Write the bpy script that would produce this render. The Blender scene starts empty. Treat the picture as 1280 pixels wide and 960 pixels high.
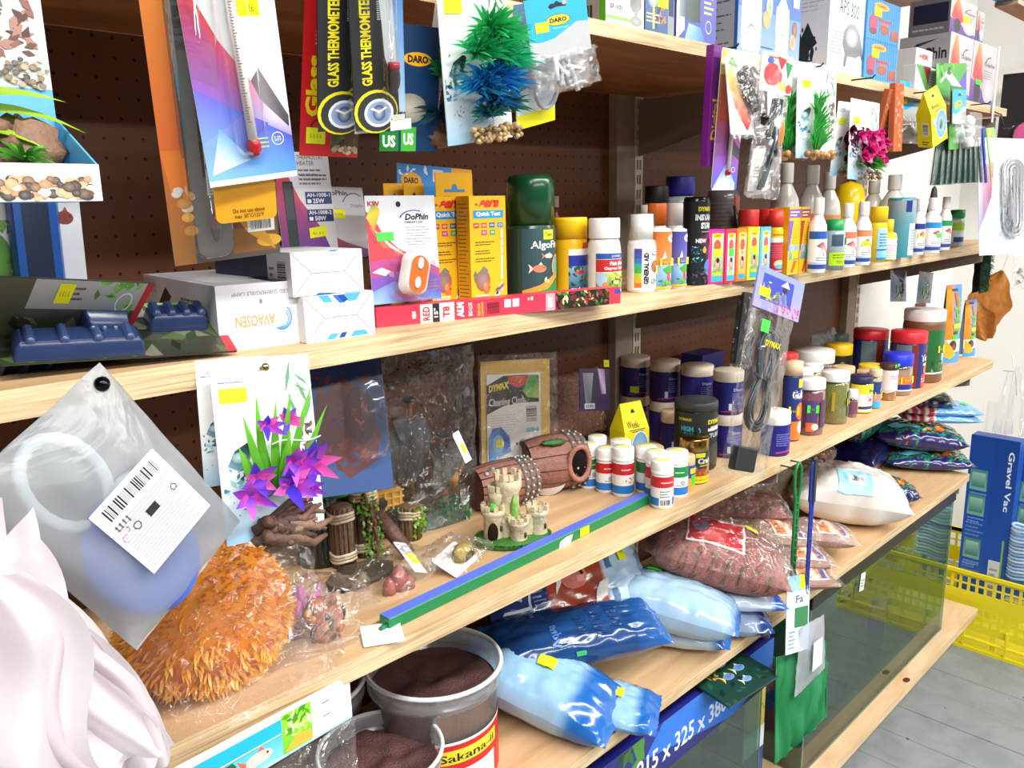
import bpy, math, random
from mathutils import Matrix, Vector, Euler, noise as mnoise
PI = math.pi
R = random.Random(7)
scene = bpy.context.scene
COL = scene.collection

# ---------------------------------------------------------------- camera, world, lights, exposure
cam_data = bpy.data.cameras.new('camera'); cam = bpy.data.objects.new('camera', cam_data); COL.objects.link(cam)
cam_data.sensor_fit = 'HORIZONTAL'; cam_data.sensor_width = 36.0
cam_data.lens = 36.0 * 1031.986 / 1280.0
cam_data.clip_start = 0.02; cam_data.clip_end = 60
CR = ((0.707651, 0.164104, -0.687241), (-0.706273, 0.136474, -0.69466), (-0.020206, 0.976957, 0.212478))
cam.matrix_world = Matrix(((CR[0][0], CR[0][1], CR[0][2], 0.0), (CR[1][0], CR[1][1], CR[1][2], -0.76), (CR[2][0], CR[2][1], CR[2][2], 1.618), (0, 0, 0, 1)))
scene.camera = cam
world = bpy.data.worlds.new('shop_world'); scene.world = world; world.use_nodes = True
bg = world.node_tree.nodes['Background']; bg.inputs['Color'].default_value = (0.93, 0.97, 1.0, 1); bg.inputs['Strength'].default_value = 0.16

def tube_light(name, x, y, z, length, width, power):
    l = bpy.data.lights.new(name, 'AREA'); l.shape = 'RECTANGLE'; l.size = length; l.size_y = width; l.energy = power
    l.color = (1.0, 0.985, 0.95)
    o = bpy.data.objects.new(name, l); COL.objects.link(o); o.location = (x, y, z)
    return o
tube_light('fluorescent_light', 0.9, -1.5, 3.0, 4.6, 0.35, 175)
tube_light('fluorescent_light', 0.9, -4.2, 3.0, 4.6, 0.35, 260)
tube_light('fluorescent_light', 4.2, -1.6, 3.0, 1.6, 0.35, 85)
scene.view_settings.view_transform = 'Standard'; scene.view_settings.look = 'None'
scene.view_settings.exposure = 0.02; scene.view_settings.gamma = 1.0; scene.view_settings.use_curve_mapping = False
scene.cycles.max_bounces = 10; scene.cycles.transparent_max_bounces = 24; scene.cycles.transmission_bounces = 8
scene.cycles.caustics_reflective = False; scene.cycles.caustics_refractive = False

# ---------------------------------------------------------------- colours and materials
_cc = {}
def C(h):
    if isinstance(h, tuple): return h
    if h not in _cc:
        v = [int(h[i:i+2], 16) / 255 for i in (0, 2, 4)]
        _cc[h] = tuple(x / 12.92 if x <= 0.04045 else ((x + 0.055) / 1.055) ** 2.4 for x in v)
    return _cc[h]
def mix(a, b, t):
    a, b = C(a), C(b); return tuple(a[i] * (1 - t) + b[i] * t for i in range(3))
def nd(t, kind, **kw):
    n = t.nodes.new(kind)
    for k, v in kw.items():
        if k in n.inputs: n.inputs[k].default_value = v
        else: setattr(n, k, v)
    return n
def new_mat(name):
    m = bpy.data.materials.new(name); m.use_nodes = True; t = m.node_tree
    p = t.nodes['Principled BSDF']; return m, t, p
def ink_mat(name, rough, spec=0.5, metal=0.0, var=0.06, nscale=60, bump=0.0, coat=0.0, trans=0.0):
    m, t, p = new_mat(name)
    a = nd(t, 'ShaderNodeAttribute', attribute_name='Col')
    tc = nd(t, 'ShaderNodeTexCoord'); n = nd(t, 'ShaderNodeTexNoise'); n.inputs['Scale'].default_value = nscale; n.inputs['Detail'].default_value = 3
    t.links.new(tc.outputs['Object'], n.inputs['Vector'])
    mr = nd(t, 'ShaderNodeMapRange'); mr.inputs['To Min'].default_value = 1 - var; mr.inputs['To Max'].default_value = 1 + var
    t.links.new(n.outputs['Fac'], mr.inputs['Value'])
    mx = nd(t, 'ShaderNodeVectorMath', operation='SCALE'); t.links.new(a.outputs['Color'], mx.inputs[0]); t.links.new(mr.outputs['Result'], mx.inputs['Scale'])
    t.links.new(mx.outputs['Vector'], p.inputs['Base Color'])
    p.inputs['Roughness'].default_value = rough; p.inputs['Specular IOR Level'].default_value = spec; p.inputs['Metallic'].default_value = metal
    p.inputs['Coat Weight'].default_value = coat
    p.inputs['Coat Roughness'].default_value = 0.08
    if bump:
        b = nd(t, 'ShaderNodeBump'); b.inputs['Strength'].default_value = bump; b.inputs['Distance'].default_value = 0.003
        t.links.new(n.outputs['Fac'], b.inputs['Height']); t.links.new(b.outputs['Normal'], p.inputs['Normal'])
    if trans:
        ad = nd(t, 'ShaderNodeMixShader'); ad.inputs[0].default_value = trans
        tl = nd(t, 'ShaderNodeBsdfTranslucent'); t.links.new(mx.outputs['Vector'], tl.inputs['Color'])
        t.links.new(p.outputs[0], ad.inputs[1]); t.links.new(tl.outputs[0], ad.inputs[2])
        t.links.new(ad.outputs[0], t.nodes['Material Output'].inputs['Surface'])
    return m
INK = ink_mat('printed_card', 0.38)
GLOSS = ink_mat('glossy_plastic', 0.22, var=0.03)
SEMI = ink_mat('moulded_plastic', 0.42, var=0.03)
MATTE = ink_mat('matte_surface', 0.85, spec=0.2, var=0.12)
ROCK = ink_mat('painted_resin', 0.6, var=0.35, nscale=120, bump=0.9)
GRAIN = ink_mat('granules', 0.6, var=0.75, nscale=420, bump=1.0)
METAL = ink_mat('bright_metal', 0.22, metal=1.0, var=0.03)
FOIL = ink_mat('shiny_wrap', 0.2, spec=0.5, var=0.05, nscale=35, bump=0.22, coat=0.3)
LEAF = ink_mat('plastic_leaf', 0.35, var=0.15, trans=0.25)
STICK = ink_mat('fluorescent_sticker', 0.6, var=0.02)
CLOTH = ink_mat('thin_mesh_cloth', 0.9, spec=0.1, var=0.03, trans=0.45)
def film_mat(name, tint='ffffff', milk=0.02, lo=0.04, hi=0.55, rough=0.09, bump=0.25, milkcol='ffffff', nscale=28, blend=0.35):
    m = bpy.data.materials.new(name); m.use_nodes = True; t = m.node_tree; t.nodes.remove(t.nodes['Principled BSDF'])
    tr = nd(t, 'ShaderNodeBsdfTransparent'); tr.inputs['Color'].default_value = (*C(tint), 1)
    gl = nd(t, 'ShaderNodeBsdfGlossy'); gl.inputs['Roughness'].default_value = rough; gl.inputs['Color'].default_value = (1, 1, 1, 1)
    df = nd(t, 'ShaderNodeBsdfDiffuse'); df.inputs['Color'].default_value = (*C(milkcol), 1)
    tl = nd(t, 'ShaderNodeBsdfTranslucent'); tl.inputs['Color'].default_value = (*C(milkcol), 1)
    mk = nd(t, 'ShaderNodeMixShader'); mk.inputs[0].default_value = 0.5; t.links.new(df.outputs[0], mk.inputs[1]); t.links.new(tl.outputs[0], mk.inputs[2])
    m1 = nd(t, 'ShaderNodeMixShader'); m1.inputs[0].default_value = milk; t.links.new(tr.outputs[0], m1.inputs[1]); t.links.new(mk.outputs[0], m1.inputs[2])
    lw = nd(t, 'ShaderNodeLayerWeight'); lw.inputs['Blend'].default_value = blend
    mr = nd(t, 'ShaderNodeMapRange'); mr.inputs['To Min'].default_value = lo; mr.inputs['To Max'].default_value = hi
    t.links.new(lw.outputs['Facing'], mr.inputs['Value'])
    m2 = nd(t, 'ShaderNodeMixShader'); t.links.new(mr.outputs['Result'], m2.inputs[0]); t.links.new(m1.outputs[0], m2.inputs[1]); t.links.new(gl.outputs[0], m2.inputs[2])
    if bump:
        tc = nd(t, 'ShaderNodeTexCoord'); n = nd(t, 'ShaderNodeTexNoise'); n.inputs['Scale'].default_value = nscale; n.inputs['Detail'].default_value = 4; n.inputs['Distortion'].default_value = 1.2
        t.links.new(tc.outputs['Object'], n.inputs['Vector'])
        b = nd(t, 'ShaderNodeBump'); b.inputs['Strength'].default_value = bump; b.inputs['Distance'].default_value = 0.02
        t.links.new(n.outputs['Fac'], b.inputs['Height']); t.links.new(b.outputs['Normal'], gl.inputs['Normal'])
    t.links.new(m2.outputs[0], t.nodes['Material Output'].inputs['Surface'])
    return m
FILM = film_mat('clear_film', milk=0.015, lo=0.03, hi=0.45)
CRINKLE = film_mat('crinkled_clear_bag', milk=0.03, lo=0.04, hi=0.46, bump=0.8, nscale=38)
BLIST = film_mat('clear_blister', milk=0.01, lo=0.05, hi=0.6, bump=0.05, rough=0.05)
MILKY = film_mat('milky_tub_plastic', tint='e8eef0', milk=0.24, lo=0.05, hi=0.3, bump=0, rough=0.2)
FROST = film_mat('frosted_bag', tint='eef2f4', milk=0.56, lo=0.03, hi=0.2, milkcol='c9ced2', bump=0.3, rough=0.35, nscale=14)
GLASS = film_mat('tank_glass', tint='bfd8ce', milk=0.02, lo=0.02, hi=0.30, bump=0, rough=0.01)
GLASSEDGE = ink_mat('glass_edge', 0.1, var=0.02)

def wood_mat(name, light, dark, edge=False, rough=0.55, sx=2.2, sy=55, contrast=1.0, knots=True):
    m, t, p = new_mat(name)
    tc = nd(t, 'ShaderNodeTexCoord')
    mp = nd(t, 'ShaderNodeMapping'); mp.inputs['Scale'].default_value = (sx, sy * 0.3, sy)
    t.links.new(tc.outputs['Object'], mp.inputs['Vector'])
    n1 = nd(t, 'ShaderNodeTexNoise'); n1.inputs['Scale'].default_value = 2.2; n1.inputs['Detail'].default_value = 6; n1.inputs['Distortion'].default_value = 0.6
    t.links.new(mp.outputs['Vector'], n1.inputs['Vector'])
    mp2 = nd(t, 'ShaderNodeMapping'); mp2.inputs['Scale'].default_value = (1.6, 9, 9); t.links.new(tc.outputs['Object'], mp2.inputs['Vector'])
    n2 = nd(t, 'ShaderNodeTexNoise'); n2.inputs['Scale'].default_value = 1.6; n2.inputs['Detail'].default_value = 3; n2.inputs['Distortion'].default_value = 1.5
    t.links.new(mp2.outputs['Vector'], n2.inputs['Vector'])
    ad = nd(t, 'ShaderNodeMath', operation='MULTIPLY_ADD'); ad.inputs[1].default_value = 0.55
    t.links.new(n1.outputs['Fac'], ad.inputs[0])
    sc = nd(t, 'ShaderNodeMath', operation='MULTIPLY'); sc.inputs[1].default_value = 0.45; t.links.new(n2.outputs['Fac'], sc.inputs[0]); t.links.new(sc.outputs[0], ad.inputs[2])
    cr = nd(t, 'ShaderNodeValToRGB'); cr.color_ramp.elements[0].position = 0.5 - 0.16 / contrast; cr.color_ramp.elements[1].position = 0.5 + 0.12 / contrast
    cr.color_ramp.elements[0].color = (*C(dark), 1); cr.color_ramp.elements[1].color = (*C(light), 1)
    t.links.new(ad.outputs[0], cr.inputs['Fac']); t.links.new(cr.outputs['Color'], p.inputs['Base Color'])
    p.inputs['Roughness'].default_value = rough
    b = nd(t, 'ShaderNodeBump'); b.inputs['Strength'].default_value = 0.25; b.inputs['Distance'].default_value = 0.002
    t.links.new(n1.outputs['Fac'], b.inputs['Height']); t.links.new(b.outputs['Normal'], p.inputs['Normal'])
    return m
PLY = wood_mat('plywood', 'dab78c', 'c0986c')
PLY_SHADED = wood_mat('plywood_shaded_underside', 'a9713f', '7a4a25', sy=30)  # same plywood, with the underside's shade and brown bounce put into its colour
PLYEDGE = wood_mat('plywood_edge', 'dcc29a', 'ab8a60', sx=4, sy=160, contrast=1.3)
PINE = wood_mat('pine_plank', 'dfc39c', 'cba478', sy=22)

# ---------------------------------------------------------------- mesh builder
class G:
    def __init__(s): s.v = []; s.f = []; s.c = []; s.mi = []; s.sm = []
    def add(s, vs, fs, col, smooth=False, mi=0, M=None):
        b = len(s.v)
        if M is not None: vs = [M @ Vector(q) for q in vs]
        s.v.extend([tuple(q) for q in vs])
        if isinstance(col, list): s.c.extend([C(q) for q in col])
        else: s.c.extend([C(col)] * len(vs))
        for q in fs: s.f.append(tuple(b + i for i in q)); s.mi.append(mi); s.sm.append(smooth)
    def box(s, x0, x1, y0, y1, z0, z1, col, mi=0, M=None, bev=0.0):
        if bev <= 0:
            vs = [(x, y, z) for z in (z0, z1) for y in (y0, y1) for x in (x0, x1)]
            s.add(vs, [(0, 2, 3, 1), (4, 5, 7, 6), (0, 1, 5, 4), (2, 6, 7, 3), (0, 4, 6, 2), (1, 3, 7, 5)], col, False, mi, M); return
        b = bev; vs = []; 
        for z in (z0, z1):
            for y in (y0, y1):
                for x in (x0, x1):
                    ix = b if x == x0 else -b; iy = b if y == y0 else -b; iz = b if z == z0 else -b
                    vs += [(x, y + iy, z + iz), (x + ix, y, z + iz), (x + ix, y + iy, z)]
        def i(cx, cy, cz, k): return (cz * 4 + cy * 2 + cx) * 3 + k
        F = []
        for a in (0, 1):
            q = [i(a, 0, 0, 0), i(a, 1, 0, 0), i(a, 1, 1, 0), i(a, 0, 1, 0)]; F.append(q if a else q[::-1])
            q = [i(0, a, 0, 1), i(1, a, 0, 1), i(1, a, 1, 1), i(0, a, 1, 1)]; F.append(q if not a else q[::-1])
            q = [i(0, 0, a, 2), i(1, 0, a, 2), i(1, 1, a, 2), i(0, 1, a, 2)]; F.append(q if a else q[::-1])
        for a in (0, 1):
            for c in (0, 1):
                F.append([i(0, a, c, 1), i(1, a, c, 1), i(1, a, c, 2), i(0, a, c, 2)])
                F.append([i(a, 0, c, 0), i(a, 1, c, 0), i(a, 1, c, 2), i(a, 0, c, 2)])
                F.append([i(a, c, 0, 0), i(a, c, 1, 0), i(a, c, 1, 1), i(a, c, 0, 1)])
        for cx in (0, 1):
            for cy in (0, 1):
                for cz in (0, 1): F.append([i(cx, cy, cz, 0), i(cx, cy, cz, 1), i(cx, cy, cz, 2)])
        s.add(vs, F, col, False, mi, M)
    def lathe(s, prof, col, n=28, mi=0, M=None, smooth=True, sx=1.0, sy=1.0, cap=True, cols=None, a0=0.0, a1=2 * PI):
        full = abs(a1 - a0 - 2 * PI) < 1e-6; m = n if full else n + 1
        vs = []; cs = []
        for k, (r, z) in enumerate(prof):
            for j in range(m):
                a = a0 + (a1 - a0) * j / n; vs.append((r * sx * math.sin(a), -r * sy * math.cos(a), z)); cs.append(C(cols[k]) if cols else C(col))
        F = []
        for k in range(len(prof) - 1):
            for j in range(n):
                j2 = (j + 1) % m; F.append((k * m + j, k * m + j2, (k + 1) * m + j2, (k + 1) * m + j))
        if cap and full:
            if prof[0][0] > 1e-6: F.append(tuple(range(m))[::-1])
            if prof[-1][0] > 1e-6: F.append(tuple((len(prof) - 1) * m + j for j in range(m)))
        s.add(vs, F, cs, smooth, mi, M)
    def tube(s, pts, r, col, n=7, mi=0, M=None, cap=True, closed=False):
        pts = [Vector(p) for p in pts]; N = len(pts); vs = []; F = []
        rr = r if isinstance(r, list) else [r] * N
        up = Vector((0.13, 0.21, 0.97)); prev = None
        for i, p in enumerate(pts):
            a = pts[(i - 1) % N] if (closed or i > 0) else p; b = pts[(i + 1) % N] if (closed or i < N - 1) else p
            d = (b - a).normalized() if (b - a).length > 1e-9 else Vector((0, 0, 1))
            if prev is None: u = d.orthogonal().normalized()
            else:
                u = prev - d * prev.dot(d); u = u.normalized() if u.length > 1e-6 else d.orthogonal().normalized()
            prev = u; w = d.cross(u)
            for j in range(n):
                t = 2 * PI * j / n; vs.append(p + (u * math.cos(t) + w * math.sin(t)) * rr[i])
        for i in range(N if closed else N - 1):
            for j in range(n):
                k = (i + 1) % N; F.append((i * n + j, i * n + (j + 1) % n, k * n + (j + 1) % n, k * n + j))
        if cap and not closed: F.append(tuple(range(n))[::-1]); F.append(tuple((N - 1) * n + j for j in range(n)))
        s.add(vs, F, col, True, mi, M)
    def ell(s, c, r, col, nu=14, nv=9, mi=0, M=None, amp=0.0, seed=0, col2=None, freq=3.0):
        vs = []; cs = []; r = (r, r, r) if not isinstance(r, tuple) else r
        for k in range(nv + 1):
            ph = PI * k / nv
            for j in range(nu):
                th = 2 * PI * j / nu; d = Vector((math.sin(ph) * math.cos(th), math.sin(ph) * math.sin(th), math.cos(ph)))
                q = 1 + (amp * mnoise.noise(d * freq + Vector((seed * 3.7, seed, 0))) if amp else 0)
                vs.append((c[0] + r[0] * d.x * q, c[1] + r[1] * d.y * q, c[2] + r[2] * d.z * q)); cs.append(C(col) if col2 is None else mix(col, col2, (d.z + 1) / 2))
        F = [(k * nu + j, (k + 1) * nu + j, (k + 1) * nu + (j + 1) % nu, k * nu + (j + 1) % nu) for k in range(nv) for j in range(nu)]
        s.add(vs, F, cs, True, mi, M)
    def rslab(s, w, h, t, rad, col, mi=0, M=None, n=4, top_only=False):
        # rounded card in local XZ, centred, front at y=-t/2
        pts = rrect(w, h, rad, n, top_only)
        N = len(pts); vs = [(x, -t / 2, z) for x, z in pts] + [(x, t / 2, z) for x, z in pts]
        F = [tuple(range(N)), tuple(range(2 * N - 1, N - 1, -1))] + [(i, i + N, (i + 1) % N + N, (i + 1) % N) for i in range(N)]
        s.add(vs, F, col, False, mi, M)
    def sheet(s, fn, nu, nv, colfn, mi=0, M=None, smooth=True):
        vs = []; cs = []
        for j in range(nv + 1):
            for i in range(nu + 1):
                u, v = i / nu, j / nv; vs.append(fn(u, v)); cs.append(C(colfn(u, v)) if callable(colfn) else C(colfn))
        F = [(j * (nu + 1) + i, j * (nu + 1) + i + 1, (j + 1) * (nu + 1) + i + 1, (j + 1) * (nu + 1) + i) for j in range(nv) for i in range(nu)]
        s.add(vs, F, cs, smooth, mi, M)
    def blade(s, p, d, L, w, bend, c0, c1, seg=4, side=None, M=None, fold=0.0, wp=0.45):
        # a leaf: base p, direction d, bends along vector `bend`
        p = Vector(p); d = Vector(d).normalized(); bend = Vector(bend)
        side = Vector(side) if side is not None else d.cross(Vector((0.2, 1, 0.1)))
        side = side.normalized() if side.length > 1e-6 else Vector((1, 0, 0))
        vs = []; cs = []; F = []; nrm = d.cross(side).normalized()
        for k in range(seg + 1):
            t = k / seg; q = p + d * (L * t) + bend * (L * t * t)
            ww = w * (math.sin(PI * min(1, (t * 0.93 + 0.07)) ** wp) if wp != 0.45 else math.sin(PI * (0.12 + 0.88 * t) ** 0.8)) * 0.5
            vs += [q - side * ww + nrm * (fold * ww), q, q + side * ww + nrm * (fold * ww)]; cs += [mix(c0, c1, t)] * 3
        for k in range(seg):
            a = k * 3; F += [(a, a + 1, a + 4, a + 3), (a + 1, a + 2, a + 5, a + 4)]
        s.add(vs, F, cs, True, 0, M)
    def build(s, name, mats, parent=None, stuff=False):
        me = bpy.data.meshes.new(name); me.from_pydata(s.v, [], s.f)
        ms = mats if isinstance(mats, (list, tuple)) else [mats]
        for m in ms: me.materials.append(m)
        if len(ms) > 1: me.polygons.foreach_set('material_index', s.mi)
        me.polygons.foreach_set('use_smooth', s.sm)
        a = me.color_attributes.new('Col', 'FLOAT_COLOR', 'POINT')
        buf = []
        for c in s.c: buf += [c[0], c[1], c[2], 1.0]
        a.data.foreach_set('color', buf); me.update()
        o = bpy.data.objects.new(name, me); COL.objects.link(o)
        if parent is not None: o.parent = parent
        if stuff: o['kind'] = 'stuff'
        return o
def rrect(w, h, rad, n=4, top_only=False):
    pts = []
    for cx, cz, a in ((w / 2, -h / 2, -PI / 2), (w / 2, h / 2, 0), (-w / 2, h / 2, PI / 2), (-w / 2, -h / 2, PI)):
        rd = min(rad, w / 2.01, h / 2.01)
        if top_only and cz < 0: pts.append((cx, cz)); continue
        ox = cx - math.copysign(rd, cx); oz = cz - math.copysign(rd, cz)
        for k in range(n + 1): t = a + (PI / 2) * k / n; pts.append((ox + rd * math.cos(t), oz + rd * math.sin(t)))
    return pts
def tag(o, label=None, cat=None, group=None, kind=None):
    if label: o['label'] = label
    if cat: o['category'] = cat
    if group: o['group'] = group
    if kind: o['kind'] = kind
    return o
def thing(name, label, cat, loc=(0, 0, 0), rot=(0, 0, 0), group=None):
    o = bpy.data.objects.new(name, None); COL.objects.link(o); o.empty_display_size = 0.02
    o.location = loc; o.rotation_euler = rot if isinstance(rot, tuple) else (0, 0, rot)
    return tag(o, label, cat, group)
def copy_tree(o, label, loc=None, rot=None, group=None):
    def cp(a, par):
        c = a.copy(); COL.objects.link(c)
        if par is not None: c.parent = par
        for ch in list(a.children): cp(ch, c)
        return c
    c = cp(o, None); c['label'] = label
    if group: c['group'] = group
    if loc is not None: c.location = loc
    if rot is not None: c.rotation_euler = rot if isinstance(rot, tuple) else (0, 0, rot)
    return c

# ---------------------------------------------------------------- lettering and print
_tx = {}
def glyphs(s, bold=0.0):
    k = (s, bold)
    if k not in _tx:
        cu = bpy.data.curves.new('t', 'FONT'); cu.body = s; cu.resolution_u = 2; cu.offset = bold; cu.fill_mode = 'FRONT'
        o = bpy.data.objects.new('t', cu); me = o.to_mesh()
        vs = [(v.co.x, v.co.y) for v in me.vertices]; fs = [tuple(p.vertices) for p in me.polygons]
        o.to_mesh_clear(); bpy.data.objects.remove(o); bpy.data.curves.remove(cu)
        if not vs: vs = [(0, 0), (1, 0), (1, 1)]; fs = [(0, 1, 2)]
        x0 = min(v[0] for v in vs); x1 = max(v[0] for v in vs); y0 = min(v[1] for v in vs); y1 = max(v[1] for v in vs)
        _tx[k] = ([((a - x0) / max(1e-6, x1 - x0), (b - y0) / max(1e-6, y1 - y0)) for a, b in vs], fs)
    return _tx[k]
class P:
    """flat print on one face; coordinates are fractions of that face"""
    def __init__(s, mapf, w, h, step=0.00016): s.map = mapf; s.w = w; s.h = h; s.g = G(); s.st = G(); s.l = 1.0; s.step = step; s.div = 0; s.vd = 0
    def _q(s, pts, l=None): return [s.map(a, b, (s.l if l is None else l) * s.step) for a, b in pts]
    def up(s): s.l += 1.0; return s
    def rect(s, u0, v0, u1, v1, c, c2=None, horiz=False, g=None):
        if s.vd: return s.poly([(u0, v0), (u1, v0), (u1, v1), (u0, v1)], ([c, c2, c2, c] if horiz else [c, c, c2, c2]) if c2 else c)
        g = g or s.g; us = [u0, u1]
        if s.div:
            lo, hi = min(u0, u1), max(u0, u1); us = [u0] + sorted([k / s.div for k in range(int(lo * s.div) - 1, int(hi * s.div) + 2) if lo + 1e-4 < k / s.div < hi - 1e-4], reverse=u1 < u0) + [u1]
        pts = []; cs = []; F = []; n = len(us) - 1
        for u in us:
            t = (u - u0) / (u1 - u0) if u1 != u0 else 0; pts += [(u, v0), (u, v1)]
            cs += ([mix(c, c2, t)] * 2 if horiz else [C(c), C(c2)]) if c2 else [C(c)] * 2
        for i in range(n): F.append((2 * i, 2 * i + 2, 2 * i + 3, 2 * i + 1))
        g.add(s._q(pts), F, cs); s.l += 0.12; return s
    def poly(s, pts, c):
        cs = [C(q) for q in c] if isinstance(c, list) else [C(c)] * len(pts)
        if s.div:
            lo = min(p[0] for p in pts); hi = max(p[0] for p in pts)
            if hi - lo > 1.2 / s.div or s.vd:
                def clip(P_, x, keep, k_=0):
                    o = []
                    for i in range(len(P_)):
                        (a, ca), (b, cb) = P_[i], P_[(i + 1) % len(P_)]; ia = (a[k_] - x) * keep >= 0; ib = (b[k_] - x) * keep >= 0
                        if ia: o.append((a, ca))
                        if ia != ib: t = (x - a[k_]) / (b[k_] - a[k_]); o.append(((a[0] + (b[0] - a[0]) * t, a[1] + (b[1] - a[1]) * t), mix(ca, cb, t)))
                    return o
                for k in range(math.floor(lo * s.div), math.ceil(hi * s.div)):
                    q = clip(clip(list(zip(pts, cs)), k / s.div, 1), (k + 1) / s.div, -1)
                    if len(q) < 3: continue
                    qs = [q]
                    if s.vd:
                        w0 = min(a[1] for a, b in q); w1 = max(a[1] for a, b in q); qs = [clip(clip(q, j / s.vd, 1, 1), (j + 1) / s.vd, -1, 1) for j in range(math.floor(w0 * s.vd), math.ceil(w1 * s.vd))]
                    for q in qs:
                        if len(q) > 2: s.g.add(s._q([a for a, b in q]), [tuple(range(len(q)))], [b for a, b in q], True)
                s.l += 0.12; return s
        s.g.add(s._q(pts), [tuple(range(len(pts)))], cs); s.l += 0.12; return s
    def ell(s, u, v, ru, rv, c, c2=None, n=20, a0=0, a1=2 * PI, rot=0.0):
        pts = [(u, v)]; asp = s.w / s.h
        for i in range(n + 1):
            a = a0 + (a1 - a0) * i / n; x, y = ru * math.cos(a), rv * math.sin(a)
            if rot: x, y = x * math.cos(rot) - y * math.sin(rot) / asp, x * math.sin(rot) * asp + y * math.cos(rot)
            pts.append((u + x, v + y))
        if s.div and (ru > 0.6 / s.div or s.vd): return s.poly(pts[1:-1], [mix(c, c2 or c, 0.6)] * (len(pts) - 2))
        s.g.add(s._q(pts), [(0, i, i + 1) for i in range(1, n + 1)], [C(c)] + [C(c2 or c)] * (n + 1)); s.l += 0.12; return s
    def ring(s, u, v, ru, rv, t, c, n=24, a0=0, a1=2 * PI):
        pts = []
        for i in range(n + 1):
            a = a0 + (a1 - a0) * i / n; pts += [(u + ru * math.cos(a), v + rv * math.sin(a)), (u + ru * (1 - t) * math.cos(a), v + rv * (1 - t) * math.sin(a))]
        s.g.add(s._q(pts), [(2 * i, 2 * i + 2, 2 * i + 3, 2 * i + 1) for i in range(n)], c); s.l += 0.12; return s
    def text(s, t, u0, v0, u1, v1, c, bold=0.0, rot=0, slant=0.0, rise=0.0):
        vs, fs = glyphs(t, bold); pts = []
        for a, b in vs:
            a2, b2 = a, b
            if rot == 90: a2, b2 = 1 - b, a
            elif rot == -90: a2, b2 = b, 1 - a
            elif rot == 180: a2, b2 = 1 - a, 1 - b
            pts.append((u0 + (u1 - u0) * (a2 + slant * b2), v0 + (v1 - v0) * (b2 + rise * a2)))
        s.g.add(s._q(pts), fs, c); s.l += 0.12; return s
    def lines(s, u0, v0, u1, v1, n, c, fill=0.42, seed=1, rag=0.35):
        r = random.Random(seed)
        for i in range(n):
            v = v1 - (v1 - v0) * (i + 0.75) / n; e = u1 - (u1 - u0) * rag * r.random(); x = u0
            while x < e:
                w = (u1 - u0) * r.uniform(0.06, 0.2); s.rect(x, v, min(e, x + w), v + (v1 - v0) / n * fill, c); s.l -= 0.12; x += w + (u1 - u0) * 0.025
        s.l += 0.12; return s
    def bars(s, u0, v0, u1, v1, c='222222', n=26, seed=2, vert=True):
        r = random.Random(seed); x = 0.0; ws = []
        for i in range(n): ws.append((r.choice((1, 1, 2, 3)), r.choice((1, 1, 2))))
        T = sum(a + b for a, b in ws)
        for a, b in ws:
            if vert: s.rect(u0 + (u1 - u0) * x / T, v0, u0 + (u1 - u0) * (x + a) / T, v1, c)
            else: s.rect(u0, v0 + (v1 - v0) * x / T, u1, v0 + (v1 - v0) * (x + a) / T, c)
            s.l -= 0.12; x += a + b
        s.l += 0.12; return s
    def fish(s, u, v, su, sv, c, c2='ffffff', flip=1, n=14):
        s.poly([(u - flip * su * 0.5, v), (u - flip * su, v + sv * 0.45), (u - flip * su * 0.85, v), (u - flip * su, v - sv * 0.45)], c2)
        s.poly([(u - flip * su * 0.2, v + sv * 0.25), (u + flip * su * 0.1, v + sv * 0.6), (u + flip * su * 0.35, v + sv * 0.2)], c2)
        s.ell(u, v, su * 0.62, sv * 0.36, c, mix(c, c2, 0.25), n); s.ell(u + flip * su * 0.38, v + sv * 0.08, su * 0.06, sv * 0.07, '111111', n=8); return s
    def leaves(s, u0, v0, u1, v1, n, cols, seed=3, size=0.12):
        r = random.Random(seed); asp = s.w / s.h
        for i in range(n):
            a = r.uniform(0, 2 * PI); L = size * r.uniform(0.5, 1.2); x = r.uniform(u0, u1); y = r.uniform(v0, v1); dx, dy = math.cos(a) * L, math.sin(a) * L * asp
            px, py = -math.sin(a) * L * 0.22, math.cos(a) * L * 0.22 * asp
            q = [(x - dx / 2, y - dy / 2), (x + px, y + py), (x + dx / 2, y + dy / 2), (x - px, y - py)]
            q = [(min(max(a_, u0), u1), min(max(b_, v0), v1)) for a_, b_ in q]
            s.poly(q, r.choice(cols)); s.l -= 0.10
        return s
    def stones(s, u0, v0, u1, v1, n, cols, seed=4, size=0.05):
        r = random.Random(seed); asp = s.w / s.h
        for i in range(n):
            z = size * r.uniform(0.5, 1.1); x = r.uniform(u0 + z, u1 - z); y = r.uniform(v0 + z * asp * 0.8, v1 - z * asp * 0.8)
            c = r.choice(cols); s.ell(x, y, z, z * asp * 0.8, mix(c, 'ffffff', 0.15), c, 9); s.l -= 0.10
        return s
    def sticker(s, u0, v0, u1, v1, c='y', skew=0.0):
        cc = 'f4f400' if c == 'y' else ('49e84b' if c == 'g' else c)
        old = s.l; s.l += 2.5
        pts = [(u0, v0), (u1, v0 + skew), (u1, v1 + skew), (u0, v1)]
        if s.vd:
            n_ = 4; gp = [(u0 + (u1 - u0) * i / n_, v0 + (v1 - v0) * j / n_) for j in range(n_ + 1) for i in range(n_ + 1)]
            s.l += 3; s.st.add(s._q(gp), [(j * 5 + i, j * 5 + i + 1, j * 5 + i + 6, j * 5 + i + 5) for j in range(n_) for i in range(n_)], cc)
        else: s.st.add(s._q(pts), [(0, 1, 2, 3)], cc)
        s.l += 0.4
        r = random.Random(int(u0 * 999 + v1 * 77)); x = u0 + (u1 - u0) * 0.2
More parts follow.
